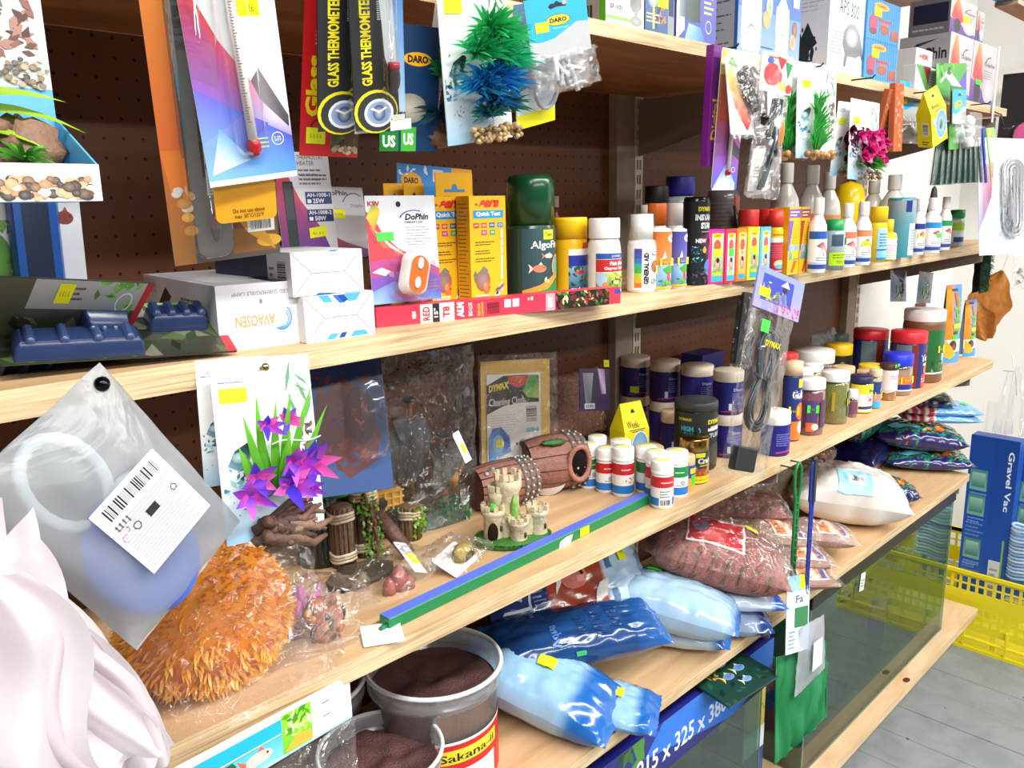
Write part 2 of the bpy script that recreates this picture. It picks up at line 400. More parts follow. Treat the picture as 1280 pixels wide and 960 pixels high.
        for i in range(4):
            w = (u1 - u0) * r.uniform(0.05, 0.12); s.st.add(s._q([(x, v0 + (v1 - v0) * 0.36), (x + w, v0 + (v1 - v0) * 0.36), (x + w * 0.6, v0 + (v1 - v0) * 0.64), (x, v0 + (v1 - v0) * 0.6)]), [(0, 1, 2, 3)], mix(cc, '4a4a20', 0.45)); x += (u1 - u0) * 0.17
        s.l = old; return s
    def done(s, parent, name='print', m=None):
        if s.g.v: s.g.build(name, m or INK, parent)
        if s.st.v: s.st.build('price_sticker', STICK, parent)
def flat(o, ux, uz, n):
    o, ux, uz, n = Vector(o), Vector(ux), Vector(uz), Vector(n)
    return lambda u, v, d: o + ux * u + uz * v + n * (d + 0.0002)
def cyl(r, z0, h, a0=-1.5, a1=1.5, sx=1.0, sy=1.0):
    def f(u, v, d):
        a = a0 + (a1 - a0) * u; q = r + 0.0004 + d * 3.6
        return Vector((q * sx * math.sin(a), -q * sy * math.cos(a), z0 + h * v))
    return f

# ---------------------------------------------------------------- product builders
def carton(name, label, cat, K, d, col, front=None, left=None, top=None, right=None, group=None, m=None, bev=0.0008, tilt=(0, 0)):
    """closed box standing on its base: K = x, y, z, yaw, width, height of the front face"""
    x, y, z, yaw, w, h = K
    t = thing(name, label, cat, (x, y, z), (tilt[0], tilt[1], yaw), group)
    g = G(); g.box(0, w, 0, d, 0, h, col, bev=bev); g.build('carton', m or INK, t)
    if front: p = P(flat((0, 0, 0), (w, 0, 0), (0, 0, h), (0, -1, 0)), w, h); front(p); p.done(t, 'front_print')
    if left: p = P(flat((0, d, 0), (0, -d, 0), (0, 0, h), (-1, 0, 0)), d, h); left(p); p.done(t, 'side_print')
    if top: p = P(flat((0, 0, h), (w, 0, 0), (0, d, 0), (0, 0, 1)), w, d); top(p); p.done(t, 'top_print')
    return t
def card(name, label, cat, Q, col, front=None, rad=0.006, th=0.0012, group=None, m=None, hole=None, top_only=False):
    """flat hanging card: Q = centre, euler, width, height; local origin at the card's centre"""
    x, y, z, rx, ry, rz, w, h = Q
    t = thing(name, label, cat, (x, y, z), (rx, ry, rz), group)
    g = G(); g.rslab(w, h, th, rad, col, top_only=top_only); g.build('backing_card', m or INK, t)
    p = P(flat((-w / 2, -th / 2, -h / 2), (w, 0, 0), (0, 0, h), (0, -1, 0)), w, h)
    if front: front(p)
    if hole: p.ell(hole[0], hole[1], hole[2], hole[2] * w / h, '0c0c0c', n=12)
    p.done(t, 'print')
    return t, w, h
def bump(g, x0, x1, z0, z1, d, rad=0.006, inset=0.004, y0=-0.0008, n=4, mi=0, M=None, col='ffffff', cap=True):
    """blister: rounded tray standing proud of a card towards -y"""
    w, h = x1 - x0, z1 - z0; cx, cz = (x0 + x1) / 2, (z0 + z1) / 2
    a = rrect(w, h, rad, n); b = rrect(w - inset * 0.6, h - inset * 0.6, rad, n); c = rrect(w - inset * 2, h - inset * 2, max(0.001, rad - inset * 0.5), n); N = len(a)
    vs = [(cx + x, y0, cz + z) for x, z in a] + [(cx + x, y0 - d * 0.75, cz + z) for x, z in b] + [(cx + x, y0 - d, cz + z) for x, z in c]
    F = []
    for k in (0, 1): F += [(k * N + i, k * N + (i + 1) % N, (k + 1) * N + (i + 1) % N, (k + 1) * N + i) for i in range(N)]
    g.add(vs, F, col, True, mi, M)
    if cap: g.add([(cx + x, y0 - d, cz + z) for x, z in c], [tuple(range(N))], col, False, mi, M)
def bottle(name, label, cat, Bt, prof, col, caps=(), lab=None, rz=-0.35, sx=1.0, sy=1.0, group=None, m=None, lz=(0.05, 0.6), la=(-1.75, 1.75), shell=None, content=None, capm=None, capname='cap', n=28):
    """prof: (radius fraction, height fraction); caps: list of (profile, colour, material)"""
    x, y, z, r, h = Bt
    t = thing(name, label, cat, (x, y, z), rz, group)
    g = G(); pr = [(a * r, b * h) for a, b in prof]
    g.lathe(pr, col, n, sx=sx, sy=sy); g.build('body', m or GLOSS, t)
    if content:
        g = G(); g.lathe([(a * r, b * h) for a, b in content[0]], content[1], n, sx=sx, sy=sy); g.build('contents', content[2] if len(content) > 2 else GRAIN, t)
    for cp in caps:
        g = G(); g.lathe([(a * r, b * h) for a, b in cp[0]], cp[1], n, sx=sx if len(cp) < 4 else 1, sy=sy if len(cp) < 4 else 1); g.build(capname, cp[2] if len(cp) > 2 and cp[2] else SEMI, t)
    if lab:
        rr = max(a for a, b in prof) * r
        p = P(cyl(rr, lz[0] * h, (lz[1] - lz[0]) * h, la[0], la[1], sx, sy), rr * (la[1] - la[0]), (lz[1] - lz[0]) * h); p.div = 24; lab(p); p.done(t, 'label_print')
    return t
def soft(w, l, h, seed, pinch=0.5, wr=0.004, sag=0.0, seal=0.06, freq=9.0):
    """pillow bag surface: returns top(u,v), bottom(u,v); length along local x, width along y, lying on z=0"""
    sd = Vector((seed * 5.1, seed * 2.3, seed))
    def prof(u, v):
        a = max(0.0, 1 - abs(2 * u - 1) ** 2.6); b = max(0.0, 1 - abs(2 * v - 1) ** 2.6)
        e = min(1.0, min(u, 1 - u) / max(1e-6, seal)); e = e * e * (3 - 2 * e)
        return (a ** 0.55) * (b ** 0.5) * e
    def pos(u, v, s):
        k = prof(u, v); x = (u - 0.5) * l; yy = (v - 0.5) * w * (1 - 0.10 * pinch * (1 - k))
        nz = mnoise.noise(Vector((u * freq, v * freq, 1)) + sd); n2 = mnoise.noise(Vector((u * freq * 2.7, v * freq * 1.6, 5)) + sd)
        ridge = 1 - abs(mnoise.noise(Vector((u * freq * 0.8 + v * 2.5, v * freq * 0.55, 7 + s)) + sd)) * 2
        z = h * 0.5 + s * h * 0.5 * k + (wr * (nz * 0.9 + n2 * 0.5 + 0.6 * ridge * ridge * ridge) * min(1, 4 * k) if s > 0 else 0)
        return Vector((x + wr * 0.7 * n2, yy + wr * 0.7 * nz, max(0.0005, z) - sag * (2 * u - 1) ** 2))
    return pos
def bag(name, label, cat, loc, rot, w, l, h, colfn, seed=1, m=None, group=None, decal=None, wr=0.004, nu=44, nv=30, over=None, sag=0.0, seal=0.06, freq=9.0):
    t = thing(name, label, cat, loc, rot, group); pos = soft(w, l, h, seed, wr=wr, sag=sag, seal=seal, freq=freq)
    g = G(); cf = colfn if callable(colfn) else (lambda u, v: colfn)
    g.sheet(lambda u, v: pos(u, v, 1), nu, nv, cf); g.sheet(lambda u, v: pos(u, 1 - v, -1), nu, nv, lambda u, v: cf(u, 1 - v)); g.build('bag_wrap' if over is None else 'contents', m or FOIL, t)
    if over:
        g = G(); pos2 = soft(w * 1.06, l * 1.14, h * 1.10, seed + 3, wr=wr * 1.6, sag=sag, seal=0.09, freq=freq * 1.2)
        g.sheet(lambda u, v: pos2(u, v, 1) - Vector((0, 0, h * 0.03)), nu, nv, 'ffffff'); g.build('clear_bag', over, t)
    if decal:
        def mp(u, v, d):
            q = pos(u, v, 1); a = pos(min(1, u + 0.01), v, 1) - q; b = pos(u, min(1, v + 0.01), 1) - q; n = a.cross(b); n = n.normalized() if n.length > 1e-12 else Vector((0, 0, 1))
            return q + n * (0.0014 + d * 3)
        p = P(mp, l, w); p.div = 26; p.vd = 18; decal(p); p.done(t, 'print')
    return t
def hook(parent, x, z, y0=0.0, L=0.05, r=0.0016):
    g = G(); g.tube([(x, y0, z), (x, y0 - L, z), (x, y0 - L - 0.006, z + 0.006)], r, 'b9b9b4', 6); g.build('peg_hook', METAL, parent)

# ================================================================ THE SETTING
T_, A_, B_, C_, D_ = 1.860, 1.478, 1.100, 0.748, 0.180      # shelf tops
def struct(g, name, m, parent=None):
    o = g.build(name, m, parent)
    if parent is None: o['kind'] = 'structure'
    return o
# painted white wall
m, t, p = new_mat('white_wall_paint')
n = nd(t, 'ShaderNodeTexNoise'); n.inputs['Scale'].default_value = 14; cr = nd(t, 'ShaderNodeValToRGB')
cr.color_ramp.elements[0].color = (*C('ece9e4'), 1); cr.color_ramp.elements[1].color = (*C('f4f2ee'), 1)
t.links.new(n.outputs['Fac'], cr.inputs['Fac']); t.links.new(cr.outputs['Color'], p.inputs['Base Color']); p.inputs['Roughness'].default_value = 0.8
WALL = m
g = G(); g.box(-1.6, 3.95, 0.43, 0.53, 0, 3.2, 'ffffff'); struct(g, 'wall_back', WALL)
g = G(); g.box(3.85, 3.95, -2.2, 0.53, 0, 3.2, 'ffffff'); struct(g, 'wall_right', WALL)
# hardboard pegboard with rows of small holes
m, t, p = new_mat('brown_pegboard')
tc = nd(t, 'ShaderNodeTexCoord'); sp = nd(t, 'ShaderNodeSeparateXYZ'); t.links.new(tc.outputs['Object'], sp.inputs[0])
def cell(axis):
    a = nd(t, 'ShaderNodeMath', operation='MULTIPLY'); a.inputs[1].default_value = 40.0; t.links.new(sp.outputs[axis], a.inputs[0])
    b = nd(t, 'ShaderNodeMath', operation='FRACT'); t.links.new(a.outputs[0], b.inputs[0])
    c = nd(t, 'ShaderNodeMath', operation='SUBTRACT'); c.inputs[1].default_value = 0.5; t.links.new(b.outputs[0], c.inputs[0])
    d = nd(t, 'ShaderNodeMath', operation='MULTIPLY'); t.links.new(c.outputs[0], d.inputs[0]); t.links.new(c.outputs[0], d.inputs[1]); return d
s2 = nd(t, 'ShaderNodeMath', operation='ADD'); t.links.new(cell('X').outputs[0], s2.inputs[0]); t.links.new(cell('Z').outputs[0], s2.inputs[1])
lt = nd(t, 'ShaderNodeMath', operation='LESS_THAN'); lt.inputs[1].default_value = 0.008; t.links.new(s2.outputs[0], lt.inputs[0])
n = nd(t, 'ShaderNodeTexNoise'); n.inputs['Scale'].default_value = 25; n.inputs['Detail'].default_value = 6; cr = nd(t, 'ShaderNodeValToRGB')
cr.color_ramp.elements[0].color = (*C('613b25'), 1); cr.color_ramp.elements[1].color = (*C('784c31'), 1); t.links.new(n.outputs['Fac'], cr.inputs['Fac'])
mx = nd(t, 'ShaderNodeMix', data_type='RGBA'); t.links.new(lt.outputs[0], mx.inputs['Factor']); t.links.new(cr.outputs['Color'], mx.inputs['A']); mx.inputs['B'].default_value = (*C('24140c'), 1)
t.links.new(mx.outputs['Result'], p.inputs['Base Color']); p.inputs['Roughness'].default_value = 0.45; p.inputs['Specular IOR Level'].default_value = 0.35
PEG = m
g = G(); g.box(-1.6, 1.485, 0.398, 0.43, 0.62, 2.6, 'ffffff'); struct(g, 'wall_panel_1', PEG)
g = G(); g.box(1.490, 2.70, 0.398, 0.43, 0.62, 2.6, 'ffffff'); struct(g, 'wall_panel_2', PEG)
# floor of grey painted boards running towards the wall
m, t, p = new_mat('grey_painted_boards')
tc = nd(t, 'ShaderNodeTexCoord'); n = nd(t, 'ShaderNodeTexNoise'); n.inputs['Scale'].default_value = 9; n.inputs['Detail'].default_value = 7; n.inputs['Distortion'].default_value = 0.8
t.links.new(tc.outputs['Object'], n.inputs['Vector'])
vo = nd(t, 'ShaderNodeTexNoise'); vo.inputs['Scale'].default_value = 38; vo.inputs['Detail'].default_value = 1; t.links.new(tc.outputs['Object'], vo.inputs['Vector'])
cr = nd(t, 'ShaderNodeValToRGB'); cr.color_ramp.elements[0].position = 0.3; cr.color_ramp.elements[0].color = (*C('7a8080'), 1); cr.color_ramp.elements[1].position = 0.7; cr.color_ramp.elements[1].color = (*C('8d9393'), 1)
t.links.new(n.outputs['Fac'], cr.inputs['Fac'])
c2 = nd(t, 'ShaderNodeValToRGB'); c2.color_ramp.elements[0].position = 0.21; c2.color_ramp.elements[0].color = (0.25, 0.25, 0.25, 1); c2.color_ramp.elements[1].position = 0.25; c2.color_ramp.elements[1].color = (1, 1, 1, 1)
t.links.new(vo.outputs['Fac'], c2.inputs['Fac'])
mx = nd(t, 'ShaderNodeMix', data_type='RGBA', blend_type='MULTIPLY'); mx.inputs['Factor'].default_value = 1; t.links.new(cr.outputs['Color'], mx.inputs['A']); t.links.new(c2.outputs['Color'], mx.inputs['B'])
t.links.new(mx.outputs['Result'], p.inputs['Base Color']); p.inputs['Roughness'].default_value = 0.55
FLOOR = m
g = G(); g.box(-1.6, 3.95, -3.2, 0.53, -0.06, -0.012, '55595a'); floor = struct(g, 'floor', FLOOR)
x = -1.58
plank0 = None
while x < 3.84:
    g = G(); dz = R.uniform(-0.0012, 0.0012); g.box(x, x + 0.1515, -3.2, 0.40, -0.02, dz, '8f9595', bev=0.002); struct(g, 'floor_plank', FLOOR, floor); x += 0.1535

# ---------------------------------------------------------------- uprights and brackets
def upright(x, label, zs, w=0.062):
    t = thing('slotted_upright', label, 'upright', (x, 0.397, 0.62))
    g = G(); g.box(-w, 0, -0.022, 0, 0, 2.0, 'a79b8d'); g.build('post', MATTE, t)
    g = G(); z = 0.0; c = 'd9d4c8'
    for a, b in ((0.0, 0.006), (0.0125, 0.0155), (0.022, 0.028)): g.box(a, b, -0.024, -0.006, 0, 2.0, c)
    while z < 2.0: g.box(0.0005, 0.0275, -0.0238, -0.0065, z, z + 0.012, c); z += 0.032
    g.box(0.0005, 0.0275, -0.006, 0, 0, 2.0, '2b2622'); g.build('slotted_strip', SEMI, t)
    for zt in zs:
        g = G(); zz = zt - 0.62 - 0.0265
        pts = [(-0.024, zz), (-0.385, zz), (-0.385, zz - 0.03), (-0.19, zz - 0.080), (-0.024, zz - 0.118)]
        n = len(pts); vs = [(0.012, y, z) for y, z in pts] + [(0.016, y, z) for y, z in pts]
        g.add(vs, [tuple(range(n)), tuple(range(2 * n - 1, n - 1, -1))] + [(i, i + n, (i + 1) % n + n, (i + 1) % n) for i in range(n)], '8d8378'); g.build('bracket', SEMI, t)
    return t
upright(1.515, 'grey upright with slotted strip between the two brown pegboards, nearer one', (T_, A_, B_, C_))
upright(2.735, 'slotted upright at the far end of the pegboard, beside white wall', (T_, A_, B_, C_))

# ---------------------------------------------------------------- shelf boards
def board(name, label, x0, x1, ztop, th, y0=0.0, y1=0.3725, chamfer=0.0, mats=None, cat='shelf'):
    xc, yc, zc = (x0 + x1) / 2, (y0 + y1) / 2, ztop - th
    a, b = x0 - xc, x1 - xc; c, d = y0 - yc, y1 - yc
    poly = [(a, c), (b - chamfer, c), (b, c + chamfer), (b, d), (a, d)] if chamfer else [(a, c), (b, c), (b, d), (a, d)]
    n = len(poly); g = G(); vs = [(x, y, 0) for x, y in poly] + [(x, y, th) for x, y in poly]
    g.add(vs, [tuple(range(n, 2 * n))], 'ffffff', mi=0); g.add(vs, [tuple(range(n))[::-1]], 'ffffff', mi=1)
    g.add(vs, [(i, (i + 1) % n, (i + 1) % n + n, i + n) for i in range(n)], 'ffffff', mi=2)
    o = g.build(name, mats or [PLY, PLY_SHADED, PLYEDGE]); o.location = (xc, yc, zc); tag(o, label, cat); return o
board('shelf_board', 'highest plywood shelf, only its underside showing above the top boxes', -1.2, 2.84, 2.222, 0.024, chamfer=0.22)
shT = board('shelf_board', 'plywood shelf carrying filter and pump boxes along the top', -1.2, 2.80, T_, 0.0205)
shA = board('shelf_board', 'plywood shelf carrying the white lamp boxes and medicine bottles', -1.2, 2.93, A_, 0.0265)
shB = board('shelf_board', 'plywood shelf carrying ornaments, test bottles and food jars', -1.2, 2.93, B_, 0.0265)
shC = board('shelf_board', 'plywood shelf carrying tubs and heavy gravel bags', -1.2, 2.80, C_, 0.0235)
shD = board('shelf_plank', 'pine plank with a knot under the large glass tank near the floor', -0.6, 3.06, D_, 0.026, 0.0, 0.36, mats=[PINE, PINE, PINE])
g = G(); g.lathe([(0.0105, 0.0), (0.009, 0.0004), (0.0, 0.0006)], '5a3420', 12, sx=1.5, sy=0.9, M=Matrix.Translation(((2.428,0.0146,0.18)[0] - 1.23, (2.428,0.0146,0.18)[1] - 0.18, 0.0262))); g.build('wood_knot', MATTE, shD)
for i, xs in enumerate((-0.4, 0.9, 2.2, 2.9)):
    g = G(); g.box(xs - 0.05, xs + 0.05, 0.22, 0.34, 0.0, D_ - 0.026, 'b99468'); o = g.build('support_block', PINE); tag(o, 'wooden block under the low pine plank, %s' % ('nearest the camera end','second along','third along','by the yellow crate')[i], 'block', 'blocks under the low plank')
# next run of shelving beyond the gap, seen at the very top of the picture
board('shelf_board', 'high shelf end beyond the white gap with a blue carton on it', 2.80, 3.80, 2.158, 0.012, 0.0, 0.06)

# ================================================================ HANGING FROM THE UPPER SHELF, left to right
Y1, G1 = 'f4f400', '49e84b'
# display pack with a plastic plant, far left
t = thing('plant_display_pack', 'hanging display tray with plastic plants and printed pebbles, far left under the top shelf', 'aquarium plant', (0.185, -0.083, 1.629))
g = G(); g.box(-0.16, 0.050, 0.083, 0.0845, 0.0, 0.30, '5fb2e6'); g.build('backing_card', INK, t)
p = P(flat((-0.16, 0.083, 0.0), (0.21, 0, 0), (0, 0, 0.30), (0, -1, 0)), 0.21, 0.30)
p.rect(0, 0, 1, 0.29, '67b7ea').rect(0, 0.29, 1, 1, 'dfe8e2', 'bcd3c4').leaves(0.0, 0.34, 0.82, 1, 240, ('3c7a2c', '5da03c', '2c5a2a', '88b060', '3a6a4a', 'a8c890'), 5, 0.07)
for k in range(9): p.leaves(0.70, 0.36 + k * 0.055, 0.97, 0.43 + k * 0.055, 26, ('6b4038', '8b5a50', '54302c', 'a87a6c'), k, 0.06)
p.leaves(0.36, 0.36, 0.64, 0.56, 120, ('d9622c', 'e98b4a', 'b84a24', 'f0a870'), 8, 0.035).stones(0, 0.285, 1, 0.37, 200, ('5a4a40', 'b6a284', '8a7358', '2f2a28', 'd8ccb8'), 4, 0.015); p.done(t, 'photo_print')
g = G(); g.box(-0.16, 0.050, 0.0, 0.0015, -0.002, 0.025, 'f3f3f3'); g.box(-0.16, 0.0484, 0.0016, 0.082, -0.002, -0.0005, '5fb2e6'); g.add([(x_, y_, z_) for x_ in (0.0485, 0.050) for y_, z_ in ((0.0016, -.0004), (0.0016, .025), (.083, .066), (.083, -.0004))], [(0, 1, 2, 3), (7, 6, 5, 4), (0, 4, 5, 1), (1, 5, 6, 2), (2, 6, 7, 3), (3, 7, 4, 0)], '5fb2e6')
g.build('tray', INK, t)
p = P(flat((-0.16, 0, -0.002), (0.21, 0, 0), (0, 0, 0.027), (0, -1, 0)), 0.21, 0.027)
p.stones(0, 0.0, 0.985, 0.70, 230, ('caa77c', '8a6240', 'e8dcc8', '5a4030', 'b98a5c', '3a302c'), 6, 0.022); p.done(t, 'pebble_print')
g = G(); g.ell((0.016, 0.055, 0.036), (0.026, 0.018, 0.024), '6a4a3a', 16, 10, amp=0.5, seed=2, col2='8a6a54', freq=5); g.ell((-0.06, 0.05, 0.020), (0.07, 0.028, 0.018), '5a3d30', 16, 10, amp=0.4, seed=5, freq=5); [g.ell((R.uniform(-.05, .036), R.uniform(.035, .07), R.uniform(.025, .055)), R.uniform(.006, .011), R.choice(('5a3e30', '7a5a46', '4a3226')), 9, 6, amp=.7, seed=k, freq=4) for k in range(26)]
g.build('driftwood', ROCK, t)
g = G()
for i in range(46):
    a = R.uniform(0, 2 * PI); e = R.uniform(0.2, 1.1); g.blade((0.006, 0.022, 0.028), (math.cos(a) * math.cos(e), math.sin(a) * math.cos(e), math.sin(e)), R.uniform(0.018, 0.030), 0.0028, (0, 0, -0.35), '2f6e1e', '6cc23c', 3)
g.build('grass_tuft', LEAF, t)
g = G()
for a, L, b, z in ((0.05, 0.115, -0.42, 0.055), (0.0, 0.10, -0.3, 0.065), (-0.15, 0.08, -0.5, 0.045)):
    g.blade((-0.045, 0.05, z), (1, a, 0.42), L, 0.020, (0, -0.05, b), '7aa81e', 'b6dc3c', 7, side=(0.1, 1, 0.5), fold=0.3)
g.build('broad_leaf', LEAF, t)

# two long heater / thermometer cards
t, w, h = card('thermometer_pack', 'long smoky blister pack with orange card edge holding a glass thermometer', 'thermometer', (0.345,-0.055,1.6884,0.3609,-0.0818,-0.2563,0.0969,0.2471), '4a4440', rad=0.006,
     front=lambda p: p.rect(0, 0, 1, 1, '5a4f48', '3a3634').rect(0, .4, .17, 1, 'd8652a', 'e58a3c').rect(0, 0, .2, .4, '9a6a34', 'c46a2c').poly([(.0, .43), (.17, .43), (.2, .27), (.05, .28)], 'e27a2e')
     .stones(0.02, .1, .3, .3, 9, ('e8a83a', 'd8d0c4', 'c88428'), 3, .07).rect(.55, .02, .98, .42, '8a5a2c', '6e4a28').ell(.8, .22, .2, .05, 'd8a040', 'a86a20').ell(.9, .06, .12, .025, 'eab03c').poly([(.55, .2), (.7, .1), (.96, .02), (.9, .08), (.7, .17)], 'd69a34').rect(.7, .1, .96, .155, 'f0f0ec').bars(.73, .11, .93, .148))
g = G(); bump(g, -w * .34, w * .06, -h * .47, h * .49, 0.016, 0.012); g.build('blister', BLIST, t)
g = G(); g.tube([(-w * .10, -0.008, -h * .38), (-w * .10, -0.008, h * .46)], 0.004, 'd8dcdc', 8); g.build('glass_tube', BLIST, t)
g = G(); g.box(-w * .15, -w * .04, -0.009, -0.0075, -h * .23, -h * .05, 'e8ebe6'); g.box(-w * .15, -w * .04, -0.0092, -0.009, -h * .135, -h * .115, '3ca84a'); g.box(-w * .155, -w * .05, -0.009, -0.0075, h * .12, h * .33, 'b8c2bc')
for k in range(16): g.box(-w * .14, -w * .11 if k % 2 else -w * .08, -0.0094, -0.0092, -h * .22 + k * h * .011, -h * .2185 + k * h * .011, '333333')
g.build('paper_scale', INK, t)
g = G(); g.ell((-w * .10, -0.008, -h * .335), (0.006, 0.006, 0.008), '6a1c1c'); g.ell((-w * .10, -0.008, -h * .365), (0.005, 0.005, 0.012), '2a2426'); g.build('weighted_bulb', GLOSS, t)
g = G(); g.rslab(w * .56, h * .16, 0.0016, 0.006, 'f2a81c', M=Matrix.Translation((w * .16, -0.018, -h * .245))); o = g.build('yellow_insert', INK, t)
p = P(flat((w * -.12, -0.019, -h * .325), (w * .56, 0, 0), (0, 0, h * .16), (0, -1, 0)), w * .56, h * .16); p.text('Do not use above', .28, .22, .8, .32, '4a3a10', .01).text('max. 50°C/122°F', .3, .09, .78, .19, '4a3a10', .01); p.done(t, 'insert_print')
def dolphin_art(p, white=True):
    p.rect(0, 0, 1, 1, 'f4f4f6', 'f8f8f8')
    p.poly([(0, .42), (0, 1), (.08, 1), (.34, .72), (.62, .52), (.9, .38), (1, .33), (1, .22), (.5, .3)], ['8a6ad0', 'd8302a', 'e8402c', 'e85a6a', 'e890a8', 'f0e4ec', 'e8e4f0', '9a8ad8', '8a74d4'])
    p.poly([(0, .5), (.42, .38), (1, .22), (1, 0.03), (0, .03)], ['7a6ad8', '6a78e0', '4a54c4', '5a9ae8', '8cc4f4'])
    p.poly([(0, .22), (.4, .14), (.75, .3), (.5, .36)], ['8cb4f0', '4a74dc', '6a5ad0', '8a78dc']).poly([(.05, .06), (.5, .12), (.2, .3)], ['ffffff', 'a8d4f8', '6ab0f0'])
    return p
def tm_front(p):
    dolphin_art(p); p.poly([(.62, .52), (.72, .58), (.99, .33), (.98, .27), (.7, .42)], ['6a5a64', '8a8488', '5a505a', '3a3440', '9a9298'])
    p.rect(.55, .83, .82, .905, Y1); p.text('26', .7, .85, .76, .885, '3a3a14'); p.text(':', .585, .85, .595, .885, '3a3a14')
    p.ring(.83, .215, .07, .035, .12, 'f0f0ff'); p.text('2 YR', .79, .215, .87, .227, 'f0f0ff', .02); p.text('WTY', .79, .2, .87, .212, 'f0f0ff', .02)
    for k in range(3): p.rect(.56, .175 + k * .022, .72, .184 + k * .022, 'e8e890')
    p.text('for fresh and marine', .35, .985, .8, .995, '444444')
t, w, h = card('thermometer_pack', 'white thermometer card with red to blue swoosh and yellow price sticker', 'thermometer', (0.3548,-0.085,1.7199,0.1977,-0.1322,-0.1959,0.0778,0.1596), 'f4f4f4', tm_front, rad=0.008)
g = G(); bump(g, -w * .16, w * .2, -h * .36, h * .5, 0.010, 0.010); g.build('blister', BLIST, t)
g = G(); g.tube([(w * .03, -0.006, -h * .32), (-w * .0, -0.006, h * .5)], 0.0042, 'f3f1ea', 10)
g.build('thermometer_stem', GLOSS, t)
g = G()
for k in range(46): z = -h * .18 + k * h * .0145; xx = w * .03 - w * .03 * (z / h + .32) / .82; g.box(xx - 0.0035, xx - (0.001 if k % 5 else -0.0005), -0.0104, -0.0101, z, z + 0.0005, '8a3a34')
g.build('scale_marks', INK, t)
g = G(); g.ell((w * .03, -0.006, -h * .31), (0.0062, 0.0058, 0.0085), 'b0141c'); g.build('red_bulb', GLOSS, t)

# glass thermometers on red and black cards
t, w, h = card('glass_thermometer_pack', 'red card of a glass thermometer pack with yellow lettering, left of the black ones', 'thermometer', (0.4958,-0.012,1.7574,0.2542,0.025,-0.2011,0.0638,0.1782), 'c81c20',
     lambda p: p.rect(0, 0, 1, 1, 'd01c22').rect(.52, .02, 1, .3, '6a4a30', '3a3a24').leaves(.52, .06, 1, .3, 22, ('4a6a30', '2a2a20', '8a6a3a'), 4, .16).stones(.52, .01, 1, .07, 24, ('c09a7a', 'a87a5a', 'd8b89a'), 3, .05)
     .text('Glass', .07, .22, .31, .55, 'f2d21c', .045, rot=90).lines(.2, .6, .3, .9, 14, 'f0c8b8', seed=3).ring(.32, .16, .15, .05, .2, '7a1418').sticker(.1, .07, .42, .16), hole=(.5, .97, .05))
def gt(p):
    m_ = p.map; p.map = lambda u, v, d: m_(u, v * .69, d)
    p.rect(0, 0, 1, 1.45, '2b2b2d').text('GLASS THERMOMETER', .17, .30, .37, .88, 'f2e01c', .035, rot=90, slant=0.0).lines(.5, .72, .64, .99, 20, 'd8d8d8', seed=4, rag=.1)
    p.ell(.42, .12, .43, .15, 'f0e020').ell(.44, .115, .39, .135, '38383a').ell(.47, .11, .29, .098, 'eef0f2').ell(.47, .11, .24, .08, '3a5488', '9cb0d0').ell(.47, .11, .12, .055, 'b8c4d4', '2c4474').poly([(.3, .14), (.47, .11), (.64, .14), (.6, .15), (.47, .125), (.34, .15)], 'f0f0e8')
    p.poly([(.5, 1), (1, 1), (1, .26), (.78, .3), (.62, .48), (.58, .7)], ['e4e8ec', 'f6f8f8', 'f4f6f8', 'e8eef2', 'dde4ea', 'd8e0e8']).poly([(.78, 1), (1, 1), (1, .1), (.88, .1)], ['4a8cd8', '3a78cc', '9cd0f4', 'cfe6f8'])
def glass_pack(label, Q):
    t, w, h = card('glass_thermometer_pack', label, 'thermometer', Q, '2b2b2d', gt, rad=0.010)
    g = G(); bump(g, w * .02, w * .40, -h * .45, h * .49, 0.014, 0.008); g.build('blister', BLIST, t)
    g = G(); g.tube([(w * .22, -0.008, -h * .22), (w * .22, -0.008, h * .42)], 0.005, 'e6ecee', 10); g.build('glass_tube', BLIST, t)
    g = G(); g.tube([(w * .22, -0.008, -h * .22), (w * .22, -0.008, -h * .19)], 0.0058, 'b8202a', 10); g.ell((w * .22, -0.008, -h * .26), (0.0062, 0.006, 0.014), '3c3032'); g.build('weighted_bulb', GLOSS, t)
    g = G(); g.box(w * .18, w * .26, -0.009, -0.008, h * .1, h * .38, 'f4f4f0'); g.box(w * .185, w * .255, -0.0093, -0.009, h * .2, h * .225, '3a9a4a'); g.build('paper_scale', INK, t)
    p = P(flat((w * .02, -0.016, -h * .5), (w * .42, 0, 0), (0, 0, h * .12), (0, -1, 0)), w * .42, h * .12); p.rect(0, 0, 1, .42, 'f0f0ee').rect(.1, .34, .7, .62, 'd8dcd8').lines(.16, .38, .62, .6, 3, '88a030'); p.done(t, 'foot_print')
    return t
glass_pack('black card pack with yellow vertical lettering in the shade, nearest the red card', (0.4859,-0.055,1.7922,0.3317,-0.0999,-0.1006,0.0624,0.2057))
glass_pack('black and white thermometer pack with a ringed emblem, further from the red card', (0.5099,-0.07,1.7942,0.2531,-0.1417,-0.0896,0.0597,0.2039))
t, w, h = card('blue_header_pack', 'dark blue pack with a yellow oval logo hanging behind the black thermometers', 'aquarium accessory', (0.6018,0,1.7448,0.1546,-0.0217,-0.068,0.0783,0.1323), '14426e',
     lambda p: p.rect(0, 0, 1, 1, '103a66', '0e3158').ell(.62, .74, .24, .055, 'f0a818').text('DARO', .45, .71, .8, .77, '1c1c1c', .05).ell(.5, .35, .3, .12, 'c8c0b0', '8a8478').rect(.0, .0, .32, .16, '1f8a34').text('US', .05, .03, .27, .13, 'e8f4e8', .05).rect(.36, .0, .62, .2, '4cbe3c').text('US', .4, .05, .58, .15, 'f4fff4', .05))
